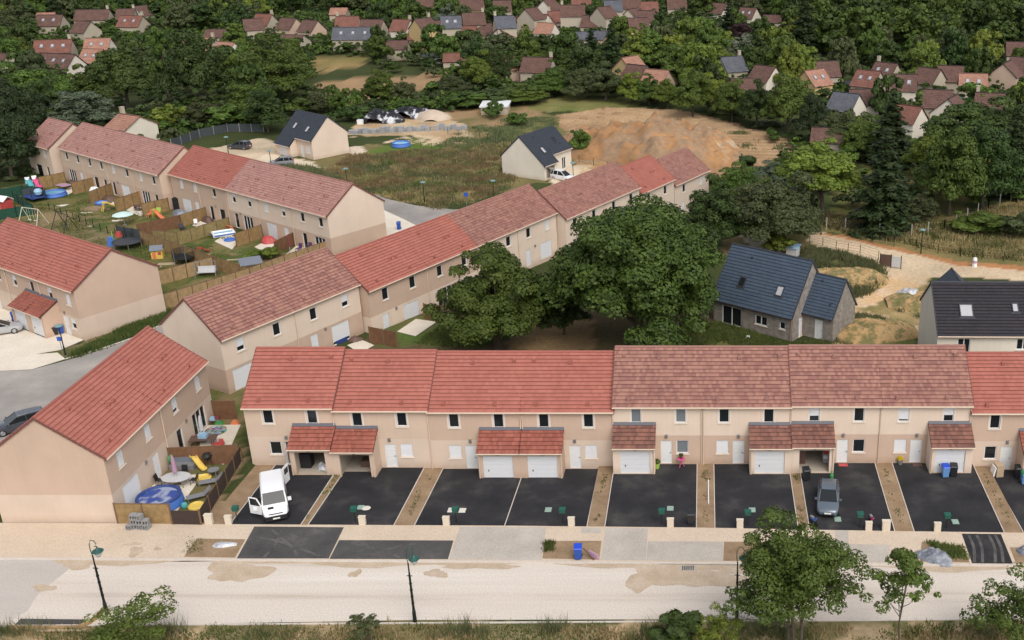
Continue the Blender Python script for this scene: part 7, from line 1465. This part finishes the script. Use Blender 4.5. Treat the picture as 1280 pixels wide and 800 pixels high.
m = MB(); m.box(0, 0, .6, .8, .5, .7, taper=.6); o = m.build('toy', 'pl_red'); o.location = at(150, 301); tag(o, 'red plastic toy in front of the dark net screen', 'toy')
for i, (x, y, c_, lab) in enumerate([(187, 272, 'orange', 'orange garden chair, leftmost beside the fifth divider'), (192.5, 271, 'lime', 'lime garden chair next to the orange one'), (198.5, 269.5, 'lime', 'lime garden chair close to the terrace house')]): chair(x, y, lab, 'pl_' + c_, R(-36 + 20 * i), 1.25)
table(174.5, 263, 'brown garden dining table by the open patio doors', 'pl_brown', 'pl_brown', 'rect', .9, .5, .74, R(-36))
for i, (x, y, w_) in enumerate([(171, 264, 'at the left of the brown dining table'), (178, 261, 'at the right of the brown dining table')]): chair(x, y, f'dark garden chair {w_}', 'pl_brown', R(54 + 180 * i))
t = new('water_tank', 223, 262.5, 'tall black water tank against the red roofed terrace house', 'tank'); m = MB(); m.box(0, 0, 0, 1.0, .7, 1.9); m.build('body', 'black_plastic', t); m = MB(); m.lathe(0, 0, [(.2, 1.9), (.2, 1.98), (0, 2.0)], 10); m.build('lid', 'black_plastic', t)
def lump(name, px, py, rx, ry, h, mat, label, cat, seed, dz=0.0, n=26, rough=.35, rot=0.0, kind=None, pw=.9, smooth=True):
    """an irregular heap with a crumpled surface"""
    rs_ = np.random.RandomState(seed); N = n; u = np.linspace(-1, 1, N); X, Y = np.meshgrid(u, u); th = np.arctan2(Y, X); ed = 1 + .12 * np.sin(2 * th + seed) + .1 * np.sin(3 * th + 2 * seed); r = np.hypot(X, Y) / ed
    Z = h * np.clip(1 - r ** 2, 0, 1) ** pw; nz = fbm(X * rx + seed * 7, Y * ry, max(rx, ry) * .35, seed) - .5; n2 = vnoise(X * rx, Y * ry, max(rx, ry) * .1, seed + 3) - .5; Z = Z * (1 + rough * 1.6 * nz + rough * (.8 if n < 80 else 1.0) * n2 + (0 if n < 80 else .22 * (vnoise(X * rx, Y * ry, 1.1, seed + 5) - .5))); Z[r >= 1] = -.25 * h
    m = MB(); c, s = math.cos(rot), math.sin(rot); V = [(x * rx * c - y * ry * s, x * rx * s + y * ry * c, z) for x, y, z in zip(X.ravel(), Y.ravel(), Z.ravel())]
    m.v = V; m.f = [(i * N + j, i * N + j + 1, (i + 1) * N + j + 1, (i + 1) * N + j) for i in range(N - 1) for j in range(N - 1)]; m.mi = [0] * len(m.f); m.uv = [[(0, 0)] * 4] * len(m.f)
    o = m.build(name, mat); o.location = at(px, py, dz)
    if smooth: o.data.polygons.foreach_set('use_smooth', [True] * len(o.data.polygons))
    return tag(o, label, cat, None, kind)
ground_like('tarp_mat', [(.3, (.10, .11, .13)), (.5, (.2, .21, .24)), (.7, (.38, .39, .41))], 1.2, 5, .45, .4); ground_like('plastic_sheet', [(.35, (.3, .3, .32)), (.6, (.62, .62, .63))], 1.5, 5, .35, .4); ground_like('black_wrap', [(.4, (.012, .012, .014)), (.55, (.03, .03, .035)), (.62, (.55, .56, .58))], .5, 4, .35, .4)
ground_like('mound_soil', [(.34, (.21, .14, .085)), (.44, (.34, .18, .08)), (.49, (.27, .175, .105)), (.56, (.31, .205, .125)), (.62, (.38, .20, .085)), (.70, (.44, .33, .22))], .10, 1.1, 1, 1.0); ground_like('ochre_soil', [(.34, (.13, .13, .045)), (.45, (.22, .18, .08)), (.5, (.40, .25, .11)), (.57, (.46, .31, .15)), (.64, (.2, .17, .07))], .55, 4, 1, .9); ground_like('plain_chalk', [(.3, (.5, .42, .33)), (.7, (.62, .55, .47))], .5, 5, 1, .5); ground_like('sand', [(.3, (.45, .36, .27)), (.7, (.54, .44, .35))], .5, 5, 1, .5)
lump('covered_furniture', 226, 270, 2.2, 1.0, .95, 'tarp_mat', 'dark grey tarpaulin over furniture by the black water tank', 'tarpaulin', 3, rot=R(-36)); lump('covered_furniture', 120, 241, 1.6, .8, 1.0, 'pl_white', 'white covered cushions behind the third wood divider', 'cover', 4, rot=R(-36)); lump('toy_heap', 336, 303, 1.3, .9, .9, 'pl_red', 'heap of red and pink toys on the upper terrace', 'toys', 6, rot=R(-36)); lump('garden_furniture', 260, 277, 1.1, .8, .8, 'pl_brown', 'dark brown garden seating on the sandy terrace', 'seating', 8, rot=R(-36)); lump('timber_furniture', 92, 232, 1.6, .9, .9, 'pl_brown', 'brown timber furniture outside the second terrace house', 'seating', 9, rot=R(-36)); lump('cushions', 137, 250, 1.6, .9, .7, 'pl_brown', 'brown padded seating behind the third wood divider', 'seating', 12, rot=R(-36))
chair(229, 288, 'black recliner on the lawn behind the dark red brown fence', 'black_plastic', R(40), lounge=True); chair(245, 282, 'white chair beside the black recliner', 'pl_white', R(20)); m = MB(); m.box(0, 0, 0, 1.5, .12, .9); o = m.build('board', 'pl_orange'); o.location = at(290, 289); o.rotation_euler = (R(20), 0, R(-36)); tag(o, 'orange board leaning behind the rectangular paddling pool', 'board')
for i, (x, y, lab) in enumerate([(206, 331, 'pale planks on the grass below the yellow playhouse'), (252, 319, 'pale plank on the lawn left of the red slide'), (292, 325, 'pale plank on the lawn above the bushes')]):
    m = MB(); m.box(0, 0, 0, 2.6 - .5 * i, .35, .08); m.box(.2, .5, 0, 2.2 - .5 * i, .3, .08) if i == 0 else None; o = m.build('planks', 'pl_wood'); o.location = at(x, y); o.rotation_euler = (0, 0, R(12)); tag(o, lab, 'planks')
t = new('swing_bench', 259, 345, 'white garden swing bench in the fenced corner', 'swing bench', R(8)); m = MB(); m.box(0, 0, .5, 2.1, .6, .08); m.hexa([(-1.05, .3, .5), (1.05, .3, .5), (1.05, .38, .5), (-1.05, .38, .5), (-1.05, .5, 1.15), (1.05, .5, 1.15), (1.05, .56, 1.15), (-1.05, .56, 1.15)]); m.build('seat', 'pl_palegrey', t)
for s in (-1.2, 1.2): m = MB(); m.tube([(s, -.7, 0), (s, 0, 1.9), (s, .7, 0)], .04, 6); m.build('frame', 'pl_grey', t)
m = MB(); m.tube([(-1.2, 0, 1.9), (1.2, 0, 1.9)], .04, 6); m.build('crossbar', 'pl_grey', t)
t = new('garden_shed', 316, 345, 'small garden shed with grey felt roof beside the long fence', 'shed', R(30)); m = MB(); m.box(0, 0, 0, 2.2, 1.6, 1.7); m.build('wall', 'fence_tan', t); m = MB(); m.hexa([(-1.3, -1, 1.7), (1.3, -1, 1.7), (1.3, 1, 2.1), (-1.3, 1, 2.1), (-1.3, -1, 1.78), (1.3, -1, 1.78), (1.3, 1, 2.18), (-1.3, 1, 2.18)]); m.build('roof', 'pl_tarp', t)
for i, (x, y, lab) in enumerate([(374, 316, 'purple garden chair left of the other one by the red parasol'), (386, 315, 'purple garden armchair right of the other one')]): chair(x, y, lab, 'pl_purple', R(-30), 1.35, 'pl_purple')
for i, (x, y, w_, h, lab) in enumerate([(327, 325, 30, 16, 'bright green garden bush left of the planter'), (338, 322, 26, 15, 'bright green garden bush beside the red parasol')]): T('bush%d' % i, 'leaf_yellow', x, y, w_, h, lab, 'bush', 'shrub', 'bushes')
sheets = [([(158, 263), (172, 254), (188, 262), (176, 271)], .03), ([(268, 302), (284, 292), (300, 300), (290, 312)], .03), ([(318, 309), (334, 300), (346, 305), (330, 315)], .03), ([(240, 282), (258, 273), (272, 279), (258, 287)], .03), ([(355, 320), (372, 306), (400, 314), (392, 321)], .03), ([(137, 255), (150, 248), (160, 252), (147, 260)], .03), ([(76, 240), (92, 232), (96, 238), (84, 244)], .03), ([(40, 234), (52, 229), (60, 232), (48, 236)], .03)]
for p, z in sheets: sheet('terrace', p, z, 'white_concrete')
for i, (x, y, rx, ry) in enumerate([(78, 257, .8, .45), (108, 266, .7, .4), (146, 276, .7, .4), (112, 283, .3, .2)]): blob('stone_slab', x, y, rx, ry, .035, 'white_concrete', i)
blob('bare_earth', 117, 261, 2.2, 1.3, .03, 'planting_soil', 9)
# ------------------------------------------------------------------ building plot, heaps, rubble
lump('earth_mound', 812, 191, 16.5, 13.5, 4.9, 'mound_soil', 'large heap of orange excavated earth on the ploughed field', 'earth heap', 21, n=120, rough=.5, pw=.6)
lump('chalk_heap', 822, 207, 5.0, 2.4, .9, 'plain_chalk', 'pale chalk spoil at the foot of the orange earth heap', 'chalk heap', 24, rough=.3); lump('sand_heap', 540, 148, 4.0, 3.4, 1.7, 'sand', 'pale sand heap on the building plot', 'sand heap', 22, rough=.15); lump('wrapped_bales', 476, 152, 5.0, 2.6, 1.9, 'black_wrap', 'black wrapped bales with white sheeting, left one of two', 'bales', 23, rough=.6, pw=.3); lump('wrapped_bales', 510, 146.5, 5.4, 2.6, 1.9, 'black_wrap', 'black wrapped bales with white sheeting, right one of two', 'bales', 25, rough=.6, pw=.3)
lump('earth_heap', 1092, 416, 4.6, 3.6, 1.3, 'ochre_soil', 'ochre clay heap with weeds between the block house and black roof', 'earth heap', 26, n=40, rough=.5); lump('earth_heap', 1146, 378, 3.6, 4.0, 1.0, 'ochre_soil', 'low weedy clay bank left of the black roofed house', 'earth heap', 27, n=40, rough=.5); lump('earth_heap', 1062, 348, 5.0, 4.0, 1.0, 'ochre_soil', 'grassy bank right of the blue slate roofed wing', 'earth heap', 28, n=40, rough=.4)
lump('plastic_sheet', 1136, 372, 1.5, 1.1, .7, 'plastic_sheet', 'crumpled pale plastic sheet on the clay bank', 'plastic sheet', 29, dz=.4, rough=.6); lump('tarpaulin', 1168, 697, 1.6, .9, .4, 'tarp_mat', 'crumpled grey tarpaulin on the bed beside the pavement', 'tarpaulin', 30, dz=.04, rough=.9, n=34, rot=-.5); lump('tarpaulin', 1282, 690, .7, .7, .4, 'tarp_mat', 'grey tarpaulin scrap at the right edge of the pavement', 'tarpaulin', 31, dz=.04, rough=.8); lump('rubble', 281, 682, .9, .4, .16, 'plastic_sheet', 'white broken plaster on the bare bed by the parking bay', 'rubble', 32, dz=.06, rough=.8)
plain('paver', (.30, .305, .31), .9, var=.2); pr = random.Random(4); first = None
for i in range(24):
    x = 440 + i * 5.6 if i < 18 else 546 + (i - 18) * 7; y = (167 + (i % 2) * .8 - i * .25) if i < 18 else 163 - (i - 18) % 2 * 2
    if first is None:
        m = MB()
        for z in range(4): m.box(0, 0, .12 + z * .24, 1.0, .9, .22)
        m.box(0, 0, 0, 1.05, 1.0, .1); first = o = tag(m.build('paver_stack', 'paver'), 'grey paver stack on the building plot, one of the row of pallets', 'pavers', 'paver stacks on the plot')
    else: o = first.copy(); COL.objects.link(o)
    o.location = at(x, y); o.rotation_euler = (0, 0, pr.uniform(-.3, .3)); o.scale = (1, 1, pr.uniform(.6, 1.15))
m = MB(); m.box(0, 0, 0, 1.2, .9, .9); o = m.build('crate', 'pl_white'); o.location = at(451, 155); tag(o, 'white crate left of the black wrapped bales', 'crate')
for i, (x, z, lab, k) in enumerate([(0, 0, 'lower left', 1), (.48, 0, 'lower middle', 1), (.96, 0, 'lower right', 1)]): pass
bk = [(163.5, 661.5, 0, 'single grey concrete block left of the block stack'), (170, 660.5, 0, 'lower block of the left column in the block stack'), (170, 660.5, .4, 'middle block of the left column in the block stack'), (170, 660.5, .8, 'top block of the left column in the block stack'), (177, 661, 0, 'lower block of the middle column in the block stack'), (177, 661, .4, 'middle block of the centre column in the block stack'), (177, 661, .8, 'top block of the centre column in the block stack'), (184.5, 661.5, 0, 'lower block of the right column in the block stack'), (184.5, 661.5, .4, 'top block of the right column in the block stack')]
plain('cinder', (.27, .265, .26), .95, var=.2); first = None
for x, y, z, lab in bk:
    if first is None:
        m = MB(); F_ = Frame((0, 0, 0)); 
        for a, b2, c_, d in ((-.21, .21, 0, .05), (-.21, .21, .33, .38), (-.21, -.16, .05, .33), (.16, .21, .05, .33), (-.03, .03, .05, .33)): m.pbox(F_, a, b2, c_, d, -.25, .25)
        m.pbox(F_, -.16, .16, .05, .33, -.24, -.05); first = o = m.build('concrete_block', 'cinder')
    else: o = first.copy(); COL.objects.link(o)
    p = G(x, y); o.location = (p.x, p.y, .064 + z); o.rotation_euler = (0, 0, (x * 7 + z * 9) % .3 - .15); tag(o, lab, 'concrete block', 'stacked concrete blocks')
# small things on the drives
def D0(px, py, zb=0):
    d = ray(px, py); z = 0.0
    for _ in range(20): t = (CAM_H - z) / -d[2]; z = slope_at(d[0] * t, d[1] * t, zb)
    return (d[0] * t, d[1] * t, z + .005)
def dthing(o, px, py, zb=0, rz=0.0): o.location = D0(px, py, zb); o.rotation_euler = (0, 0, rz); return o
t = tag(empty('bistro_table', D0(851.5, 583, 0)), 'small pink bistro table with a plant on it', 'table'); m = MB(); m.lathe(0, 0, [(0, .7), (.34, .7), (.34, .73), (0, .73)], 16); m.build('tabletop', 'pl_pink', t)
for k in range(3): m = MB(); m.beam((.28 * math.cos(k * 2.1), .28 * math.sin(k * 2.1), 0), (-.15 * math.cos(k * 2.1), -.15 * math.sin(k * 2.1), .7), .035); m.build('leg', 'pl_pink', t)
for x, y, rz, lab in ((842.5, 586, R(100), 'pink folding chair left of the small pink table'), (860, 585, R(-100), 'pink folding chair right of the small pink table')): chair(x, y, lab, 'pl_pink', rz, 1.05)
def pot(px, py, zb, c_, leaf, label, k=1.0, up=0.0):
    loc = Vector(D0(px, py, zb)) + Vector((0, 0, up)); t = tag(empty('flower_pot', loc), label, 'plant pot', 'potted plants'); t.scale = (k,) * 3; m = MB(); m.lathe(0, 0, [(0, 0), (.17, 0), (.24, .42), (.2, .42), (.18, .36), (0, .36)], 14); m.build('pot', c_, t); rs_ = np.random.RandomState(int(px)); d = rvec(rs_, 260); d[:, 2] = abs(d[:, 2]); np_mesh('foliage', leaves(rs_, d * .28 * rs_.rand(260, 1) ** .4 + np.array([0, 0, .45]), d + .5 * rvec(rs_, 260), np.full(260, .06)), None, leaf, t)
pot(821, 585, 0, 'pl_lime', 'leaf_mid', 'lime green flower pot by the door with pink chairs', 1.15); pot(1125, 580, .1, 'pl_grey', 'leaf_flower', 'grey pot of yellow flowers between two front doors') if 'leaf_flower' in MATS else (leafmat('leaf_flower', (.6, .38, .02), (.75, .5, .03)), pot(1125, 580, .1, 'pl_grey', 'leaf_flower', 'grey pot of yellow flowers between two front doors')); pot(851.5, 583, 0, 'pl_brown', 'leaf_dark', 'small potted plant on the pink bistro table', .7, .735)
m = MB(); m.box(0, 0, 0, .75, .45, .03); tag(dthing(m.build('door_mat', 'pl_red'), 1054, 581.5, .1), 'red door mat before the door right of the cluttered garage', 'door mat'); m = MB(); m.box(0, 0, 0, .75, .45, .03); tag(dthing(m.build('door_mat', 'pl_brown'), 1147, 581.5, .1), 'brown door mat before the door right of the yellow flowers', 'door mat')
t = tag(empty('cabinet', D0(1247.5, 594, -.55), R(8)), 'tan wooden cabinet standing on the driveway at the right', 'cabinet'); m = MB(); m.box(0, 0, 0, .6, .75, 1.0); m.build('carcass', 'pl_wood', t); m = MB(); m.box(0, 0, 1.0, .66, .8, .04); m.build('top', 'pl_wood', t)
t = tag(empty('white_board', D0(1241, 595, -.55), R(8)), 'white panel leaning against the tan wooden cabinet', 'panel'); m = MB(); m.hexa([(-.2, -.4, 0), (-.08, -.4, 0), (-.08, .35, 0), (-.2, .35, 0), (.0, -.4, .95), (.08, -.4, .95), (.08, .35, .95), (.0, .35, .95)]); m.build('sheet', 'pl_white', t)
def ride(px, py, zb, c_, label, rz):
    t = tag(empty('toy_motorbike', D0(px, py, zb), rz), label, 'ride-on toy'); m = MB(); m.beam((-.32, 0, .42), (.2, 0, .46), .16, .16); m.beam((.2, 0, .46), (.36, 0, .7), .09); m.build('body', c_, t); m = MB(); m.beam((.34, -.24, .72), (.34, .24, .72), .04); m.build('handlebar', 'black_plastic', t); m = MB(); m.box(-.2, 0, .5, .36, .18, .06); m.build('saddle', 'pl_grey', t)
    for x in (-.36, .38): m = MB(); m.tube([(x, -.05, .2), (x, .05, .2)], .2, 14); m.build('wheel', 'rubber', t)
ride(1089.5, 654, .1, 'pl_pink', 'pink toy motorbike on the driveway behind the paired pillars', R(-80)); ride(1017, 655, .1, 'pl_blue', 'blue toy scooter in front of the blue grey car behind the bushy tree', R(-60))
m = MB(); m.tube([(0, 0, .03), (0, 3.6, .03)], .045, 8); o = m.build('white_pipe', 'pl_white'); o.location = (.35, 72.4, .1); tag(o, 'white pipe lying on the planting strip beside the pink chair driveway', 'pipe')
t = new('leaning_boards', 734, 697, 'pinkish boards leaning beside the bright blue bin', 'boards', .0, .07); m = MB(); m.beam((-.3, .2, .6), (.55, -.4, .02), .12, .03); m.build('plank', 'pl_brown', t); m = MB(); m.hexa([(.1, .1, .02), (.75, -.35, .02), (.9, -.2, .02), (.25, .3, .02), (.1, .15, .42), (.75, -.3, .3), (.85, -.2, .3), (.2, .25, .42)]); m.build('panel', 'pl_mauve', t)
# inside the open garages
def inside(name, X, Y, Z, mat, size, label, cat, **k): m = MB(); m.box(0, 0, 0, *size, **k); o = m.build(name, mat); o.location = (X, Y, Z + .04); return tag(o, label, cat)
inside('storage_box', -32.9, 78.6, -.1, 'black_plastic', (.95, .8, 1.3), 'black storage box inside the open garage behind the van', 'box'); lump('bag_heap', 400, 587, .7, .5, .55, 'plastic_sheet', 'heap of white and coloured bags in the garage behind the van', 'bags', 41).location = (-31.4, 78.2, -.08)
inside('wood_stack', -27.9, 79.2, -.45, 'pl_brown', (1.3, .9, .7), 'brown wood stack inside the empty open garage', 'wood stack', taper=.9); m = MB(); m.tube([(0, 0, .06), (1.0, .3, .06)], .05, 8); o = m.build('yellow_tube', 'pl_yellow'); o.location = (-28.3, 77.7, -.4); tag(o, 'yellow tube on the floor of the empty open garage', 'tube')
t = tag(empty('shelf_unit', (10.1, 79.0, .14)), 'red and white filled shelf inside the cluttered garage', 'shelf'); m = MB()
for z in (.3, .9, 1.5): m.box(0, 0, z, .55, 1.4, .04)
m.build('shelf', 'pl_palegrey', t); m = MB(); m.box(0, -.2, .94, .4, .5, .4); m.box(0, .3, 1.54, .4, .5, .3); m.build('box', 'pl_red', t); m = MB(); m.box(0, .2, .34, .4, .8, .4); m.box(0, -.3, 1.54, .4, .4, .28); m.build('carton', 'pl_white', t)
inside('wooden_cupboard', 8.1, 79.2, .1, 'pl_brown', (.6, 1.2, 1.5), 'brown cupboard at the left inside the cluttered garage', 'cupboard'); t = tag(empty('toy_bottle', on(10.3, 76.15, .1)), 'green bottle shaped toy at the mouth of the cluttered garage', 'toy'); m = MB(); m.lathe(0, 0, [(0, 0), (.14, 0), (.15, .4), (.05, .62), (.05, .8), (0, .8)], 12); m.build('body', 'pl_green', t)
# track side things at the right
t = new('site_gate', 1114, 335, 'dark and grey panel gate standing beside the chalk track', 'gate', R(-20)); m = MB(); m.box(-.75, 0, .2, 1.3, .06, 1.5); m.build('dark_panel', 'pl_brown', t); m = MB(); m.box(.6, 0, .2, 1.1, .06, 1.35); m.build('grey_panel', 'pl_palegrey', t)
for x in (-1.45, -.05, 1.2): m = MB(); m.box(x, 0, 0, .09, .09, 1.8); m.build('post', 'lamp_black', t)
t = new('marker_post', 1218, 333, 'pinkish white marker barrel beside the chalk track', 'marker'); m = MB(); m.lathe(0, 0, [(.32, 0), (.3, .5), (.34, .55), (.26, 1.0), (.2, 1.15), (0, 1.18)], 12); m.build('barrel', 'pl_white', t); m = MB(); m.lathe(0, 0, [(.335, .5), (.345, .56), (.30, .82)], 12); m.build('band', 'pl_mauve', t)
t = new('site_box', 991, 319, 'pale blue box with sloping lid behind the blue slate ridge', 'box', R(-30)); m = MB(); m.box(0, 0, 0, 1.5, 1.1, 1.1); m.build('body', 'pl_palegrey', t); m = MB(); m.hexa([(-.9, -.7, 1.1), (.9, -.7, 1.1), (.9, .7, 1.4), (-.9, .7, 1.4), (-.9, -.7, 1.16), (.9, -.7, 1.16), (.9, .7, 1.46), (-.9, .7, 1.46)]); m.build('lid', 'pl_paleblue', t)
m = MB(); m.box(0, 0, 0, .45, .3, .2, taper=.8); o = m.build('white_sack', 'pl_white'); o.location = at(935, 422); tag(o, 'white sack on the grass beside the grey block house', 'sack')
t = new('edging_board', 102, 789, 'low wooden edging curving up beside the lower left lamp', 'edging'); m = MB(); P = [(G(x, y) - G(102, 789)) for x, y in ((10, 787), (60, 787.5), (98, 787), (112, 781), (122, 773), (131, 763))]
for a, b2 in zip(P, P[1:]): m.beam((a.x, a.y, .16), (b2.x, b2.y, .16), .07, .36)
m.build('board', 'fence_light', t); m = MB(); q_ = G(76, 790) - G(102, 789); m.beam((q_.x - 1.5, q_.y, .1), (q_.x + 1.6, q_.y + .05, .1), .2, .05); m.build('plank', 'pl_wood', t)
sheet('terrace', [(492, 417), (520, 400), (546, 404), (508, 427)], float(terrain(*G(515, 412)[:2])) + .05, 'white_concrete'); sheet('terrace', [(434, 432), (452, 425), (468, 432), (450, 442)], float(terrain(*G(450, 432)[:2])) + .05, 'white_concrete')
m = MB(); m.box(0, 0, 0, 1.4, .5, .45); o = m.build('planter_box', 'pl_deepblue'); o.location = at(426, 428); o.rotation_euler = (0, 0, R(61)); tag(o, 'dark blue box under the half raised patio shutter', 'box'); lump('garden_clutter', 444, 426, .8, .6, .5, 'pl_brown', 'brown clutter heap at the corner of the small terrace', 'clutter', 44)
# ------------------------------------------------------------------ grass and weeds nobody could count
def blades(name, poly, n, hh, mat, seed, patch=None, spread=.25, per=5, px=True, w_=.05):
    rs = np.random.RandomState(seed); P = GP(poly) if px else poly; xs = [p[0] for p in P]; ys = [p[1] for p in P]; pts = np.empty((0, 2))
    for _ in range(40):
        q = np.stack([rs.uniform(min(xs), max(xs), n), rs.uniform(min(ys), max(ys), n)], 1); q = q[inpoly(q[:, 0], q[:, 1], P)]
        if patch is not None: q = q[fbm(q[:, 0], q[:, 1], 3.0, seed) < patch]
        pts = np.concatenate([pts, q])
        if len(pts) >= n: break
    pts = pts[:n]; c = np.repeat(pts, per, 0); N = len(c); off = rs.normal(0, spread, (N, 2)); x, y = c[:, 0] + off[:, 0], c[:, 1] + off[:, 1]; z = terrain(x, y)
    f = .5 + fbm(x, y, 4.0, seed + 1); h = hh * (.35 + .9 * rs.rand(N)) * f; a = rs.rand(N) * 6.283; lean = rs.normal(0, .3, (N, 2)) * h[:, None]; wd = w_ * (.6 + .8 * rs.rand(N))
    v = np.stack([np.stack([x - np.cos(a) * wd, y - np.sin(a) * wd, z - .03], 1), np.stack([x + np.cos(a) * wd, y + np.sin(a) * wd, z - .03], 1), np.stack([x + lean[:, 0], y + lean[:, 1], z + h], 1)], 1).reshape(-1, 3)
    return tag(np_mesh(name, v, None, mat, None, 3), kind='stuff')
VG = [(-60, 53.0), (45, 53.0), (45, 57.5), (20, 57.75), (-60, 57.35)]
blades('dry_grass', VG, 4200, .36, 'grass_dry', 1, .58, px=False); blades('green_grass', VG, 5200, .26, 'grass_green', 2, .52, px=False); blades('tall_weeds', [(-60, 56.3), (45, 56.3), (45, 57.6), (-60, 57.3)], 420, 1.0, 'weed', 3, .45, .2, 9, False, .025)
MD = [(380, 232), (440, 195), (640, 180), (640, 235), (548, 262), (470, 240), (430, 228)]
blades('dry_grass', MD, 5500, .42, 'grass_dry', 4, .52, .5, 5, w_=.08); blades('green_grass', MD, 3800, .5, 'weed', 5, .5, .5, 5, w_=.08); blades('brown_grass', MD, 7000, .55, 'grass_brown', 45, .5, .5, 5, w_=.08); blades('green_grass', MD, 900, .6, 'grass_green', 46, .38, .6, 6, w_=.09); blades('green_grass', [(330, 216), (352, 206), (392, 210), (430, 226), (380, 232)], 1500, .6, 'weed', 6, None, .4, 5, w_=.09)
RG = [(1030, 268), (1130, 285), (1200, 275), (1290, 250), (1290, 326), (1200, 318), (1120, 302), (1030, 284)]
blades('dry_grass', RG, 5000, .6, 'grass_dry', 7, .65, .4, 5, w_=.08); blades('green_grass', RG, 5000, .5, 'grass_green', 8, .55, .4, 5, w_=.08)
blades('tall_weeds', [(1000, 312), (1050, 316), (1100, 332), (1108, 350), (1075, 372), (1050, 350), (1010, 335)], 1600, .8, 'weed', 9, .6, .35, 6, w_=.07)
blades('green_grass', [(440, 205), (560, 180), (560, 172), (620, 150), (700, 146), (690, 170), (640, 180)], 2500, .5, 'weed', 10, .45, .5, 5, w_=.1); blades('green_grass', [(850, 150), (1000, 182), (920, 225), (880, 222)], 500, .5, 'weed', 11, .3, .5, 6, w_=.1)
blades('green_grass', [(830, 438), (860, 410), (895, 402), (990, 430), (1040, 425), (1040, 438)], 4500, .3, 'grass_green', 12, .6, .3, 5); blades('green_grass', [(1040, 430), (1068, 395), (1150, 385), (1150, 432)], 1800, .45, 'weed', 13, .5, .3, 5)
blades('green_grass', [(85, 446), (110, 432), (165, 406), (213, 388), (222, 396), (165, 420), (125, 437), (92, 447)], 2200, .4, 'grass_green', 14, .6, .25, 5); blades('green_grass', [(520, 430), (550, 408), (600, 402), (640, 420), (600, 436)], 1500, .3, 'grass_green', 15, .6)
LG = [(0, 300), (0, 245), (60, 240), (180, 262), (300, 300), (330, 345), (205, 385), (190, 330), (60, 285)]
blades('green_grass', LG, 5000, .16, 'grass_green', 16, .5, .3, 5); blades('weeds', [(905, 679), (998, 679), (1002, 690), (905, 690)], 260, .3, 'grass_green', 17, .55, .15, 6); blades('weeds', [(1158, 679), (1203, 684), (1209, 699), (1180, 698)], 420, .3, 'grass_green', 18, None, .15, 6); blades('weeds', [(238, 674), (262, 675), (250, 690), (232, 694)], 90, .14, 'grass_green', 19, None, .15, 6); blades('weeds', [(682, 678), (692, 678), (691, 690), (681, 690)], 120, .25, 'grass_green', 20, None, .12, 6)
for i in range(8):
    a, b_ = XD[i][1], XD[i + 1][0]
    if b_ - a > .3:
        k = blades('weeds', [((a + b_) / 2 - .18, 69.6), ((a + b_) / 2 + .18, 69.6), ((a + b_) / 2 + .18, 77.5), ((a + b_) / 2 - .18, 77.5)], 22, .14, 'grass_green', 30 + i, .6, .10, 4, False)
        k.data.vertices.foreach_get('co', (co := np.empty(len(k.data.vertices) * 3, np.float32))); co = co.reshape(-1, 3); co[:, 2] += (.1 + (ZB[i] + ZB[i + 1]) / 2 * (co[:, 1] - FY) / 9.5) - terrain(co[:, 0], co[:, 1]).astype(np.float32); k.data.vertices.foreach_set('co', co.ravel()); k.data.update()
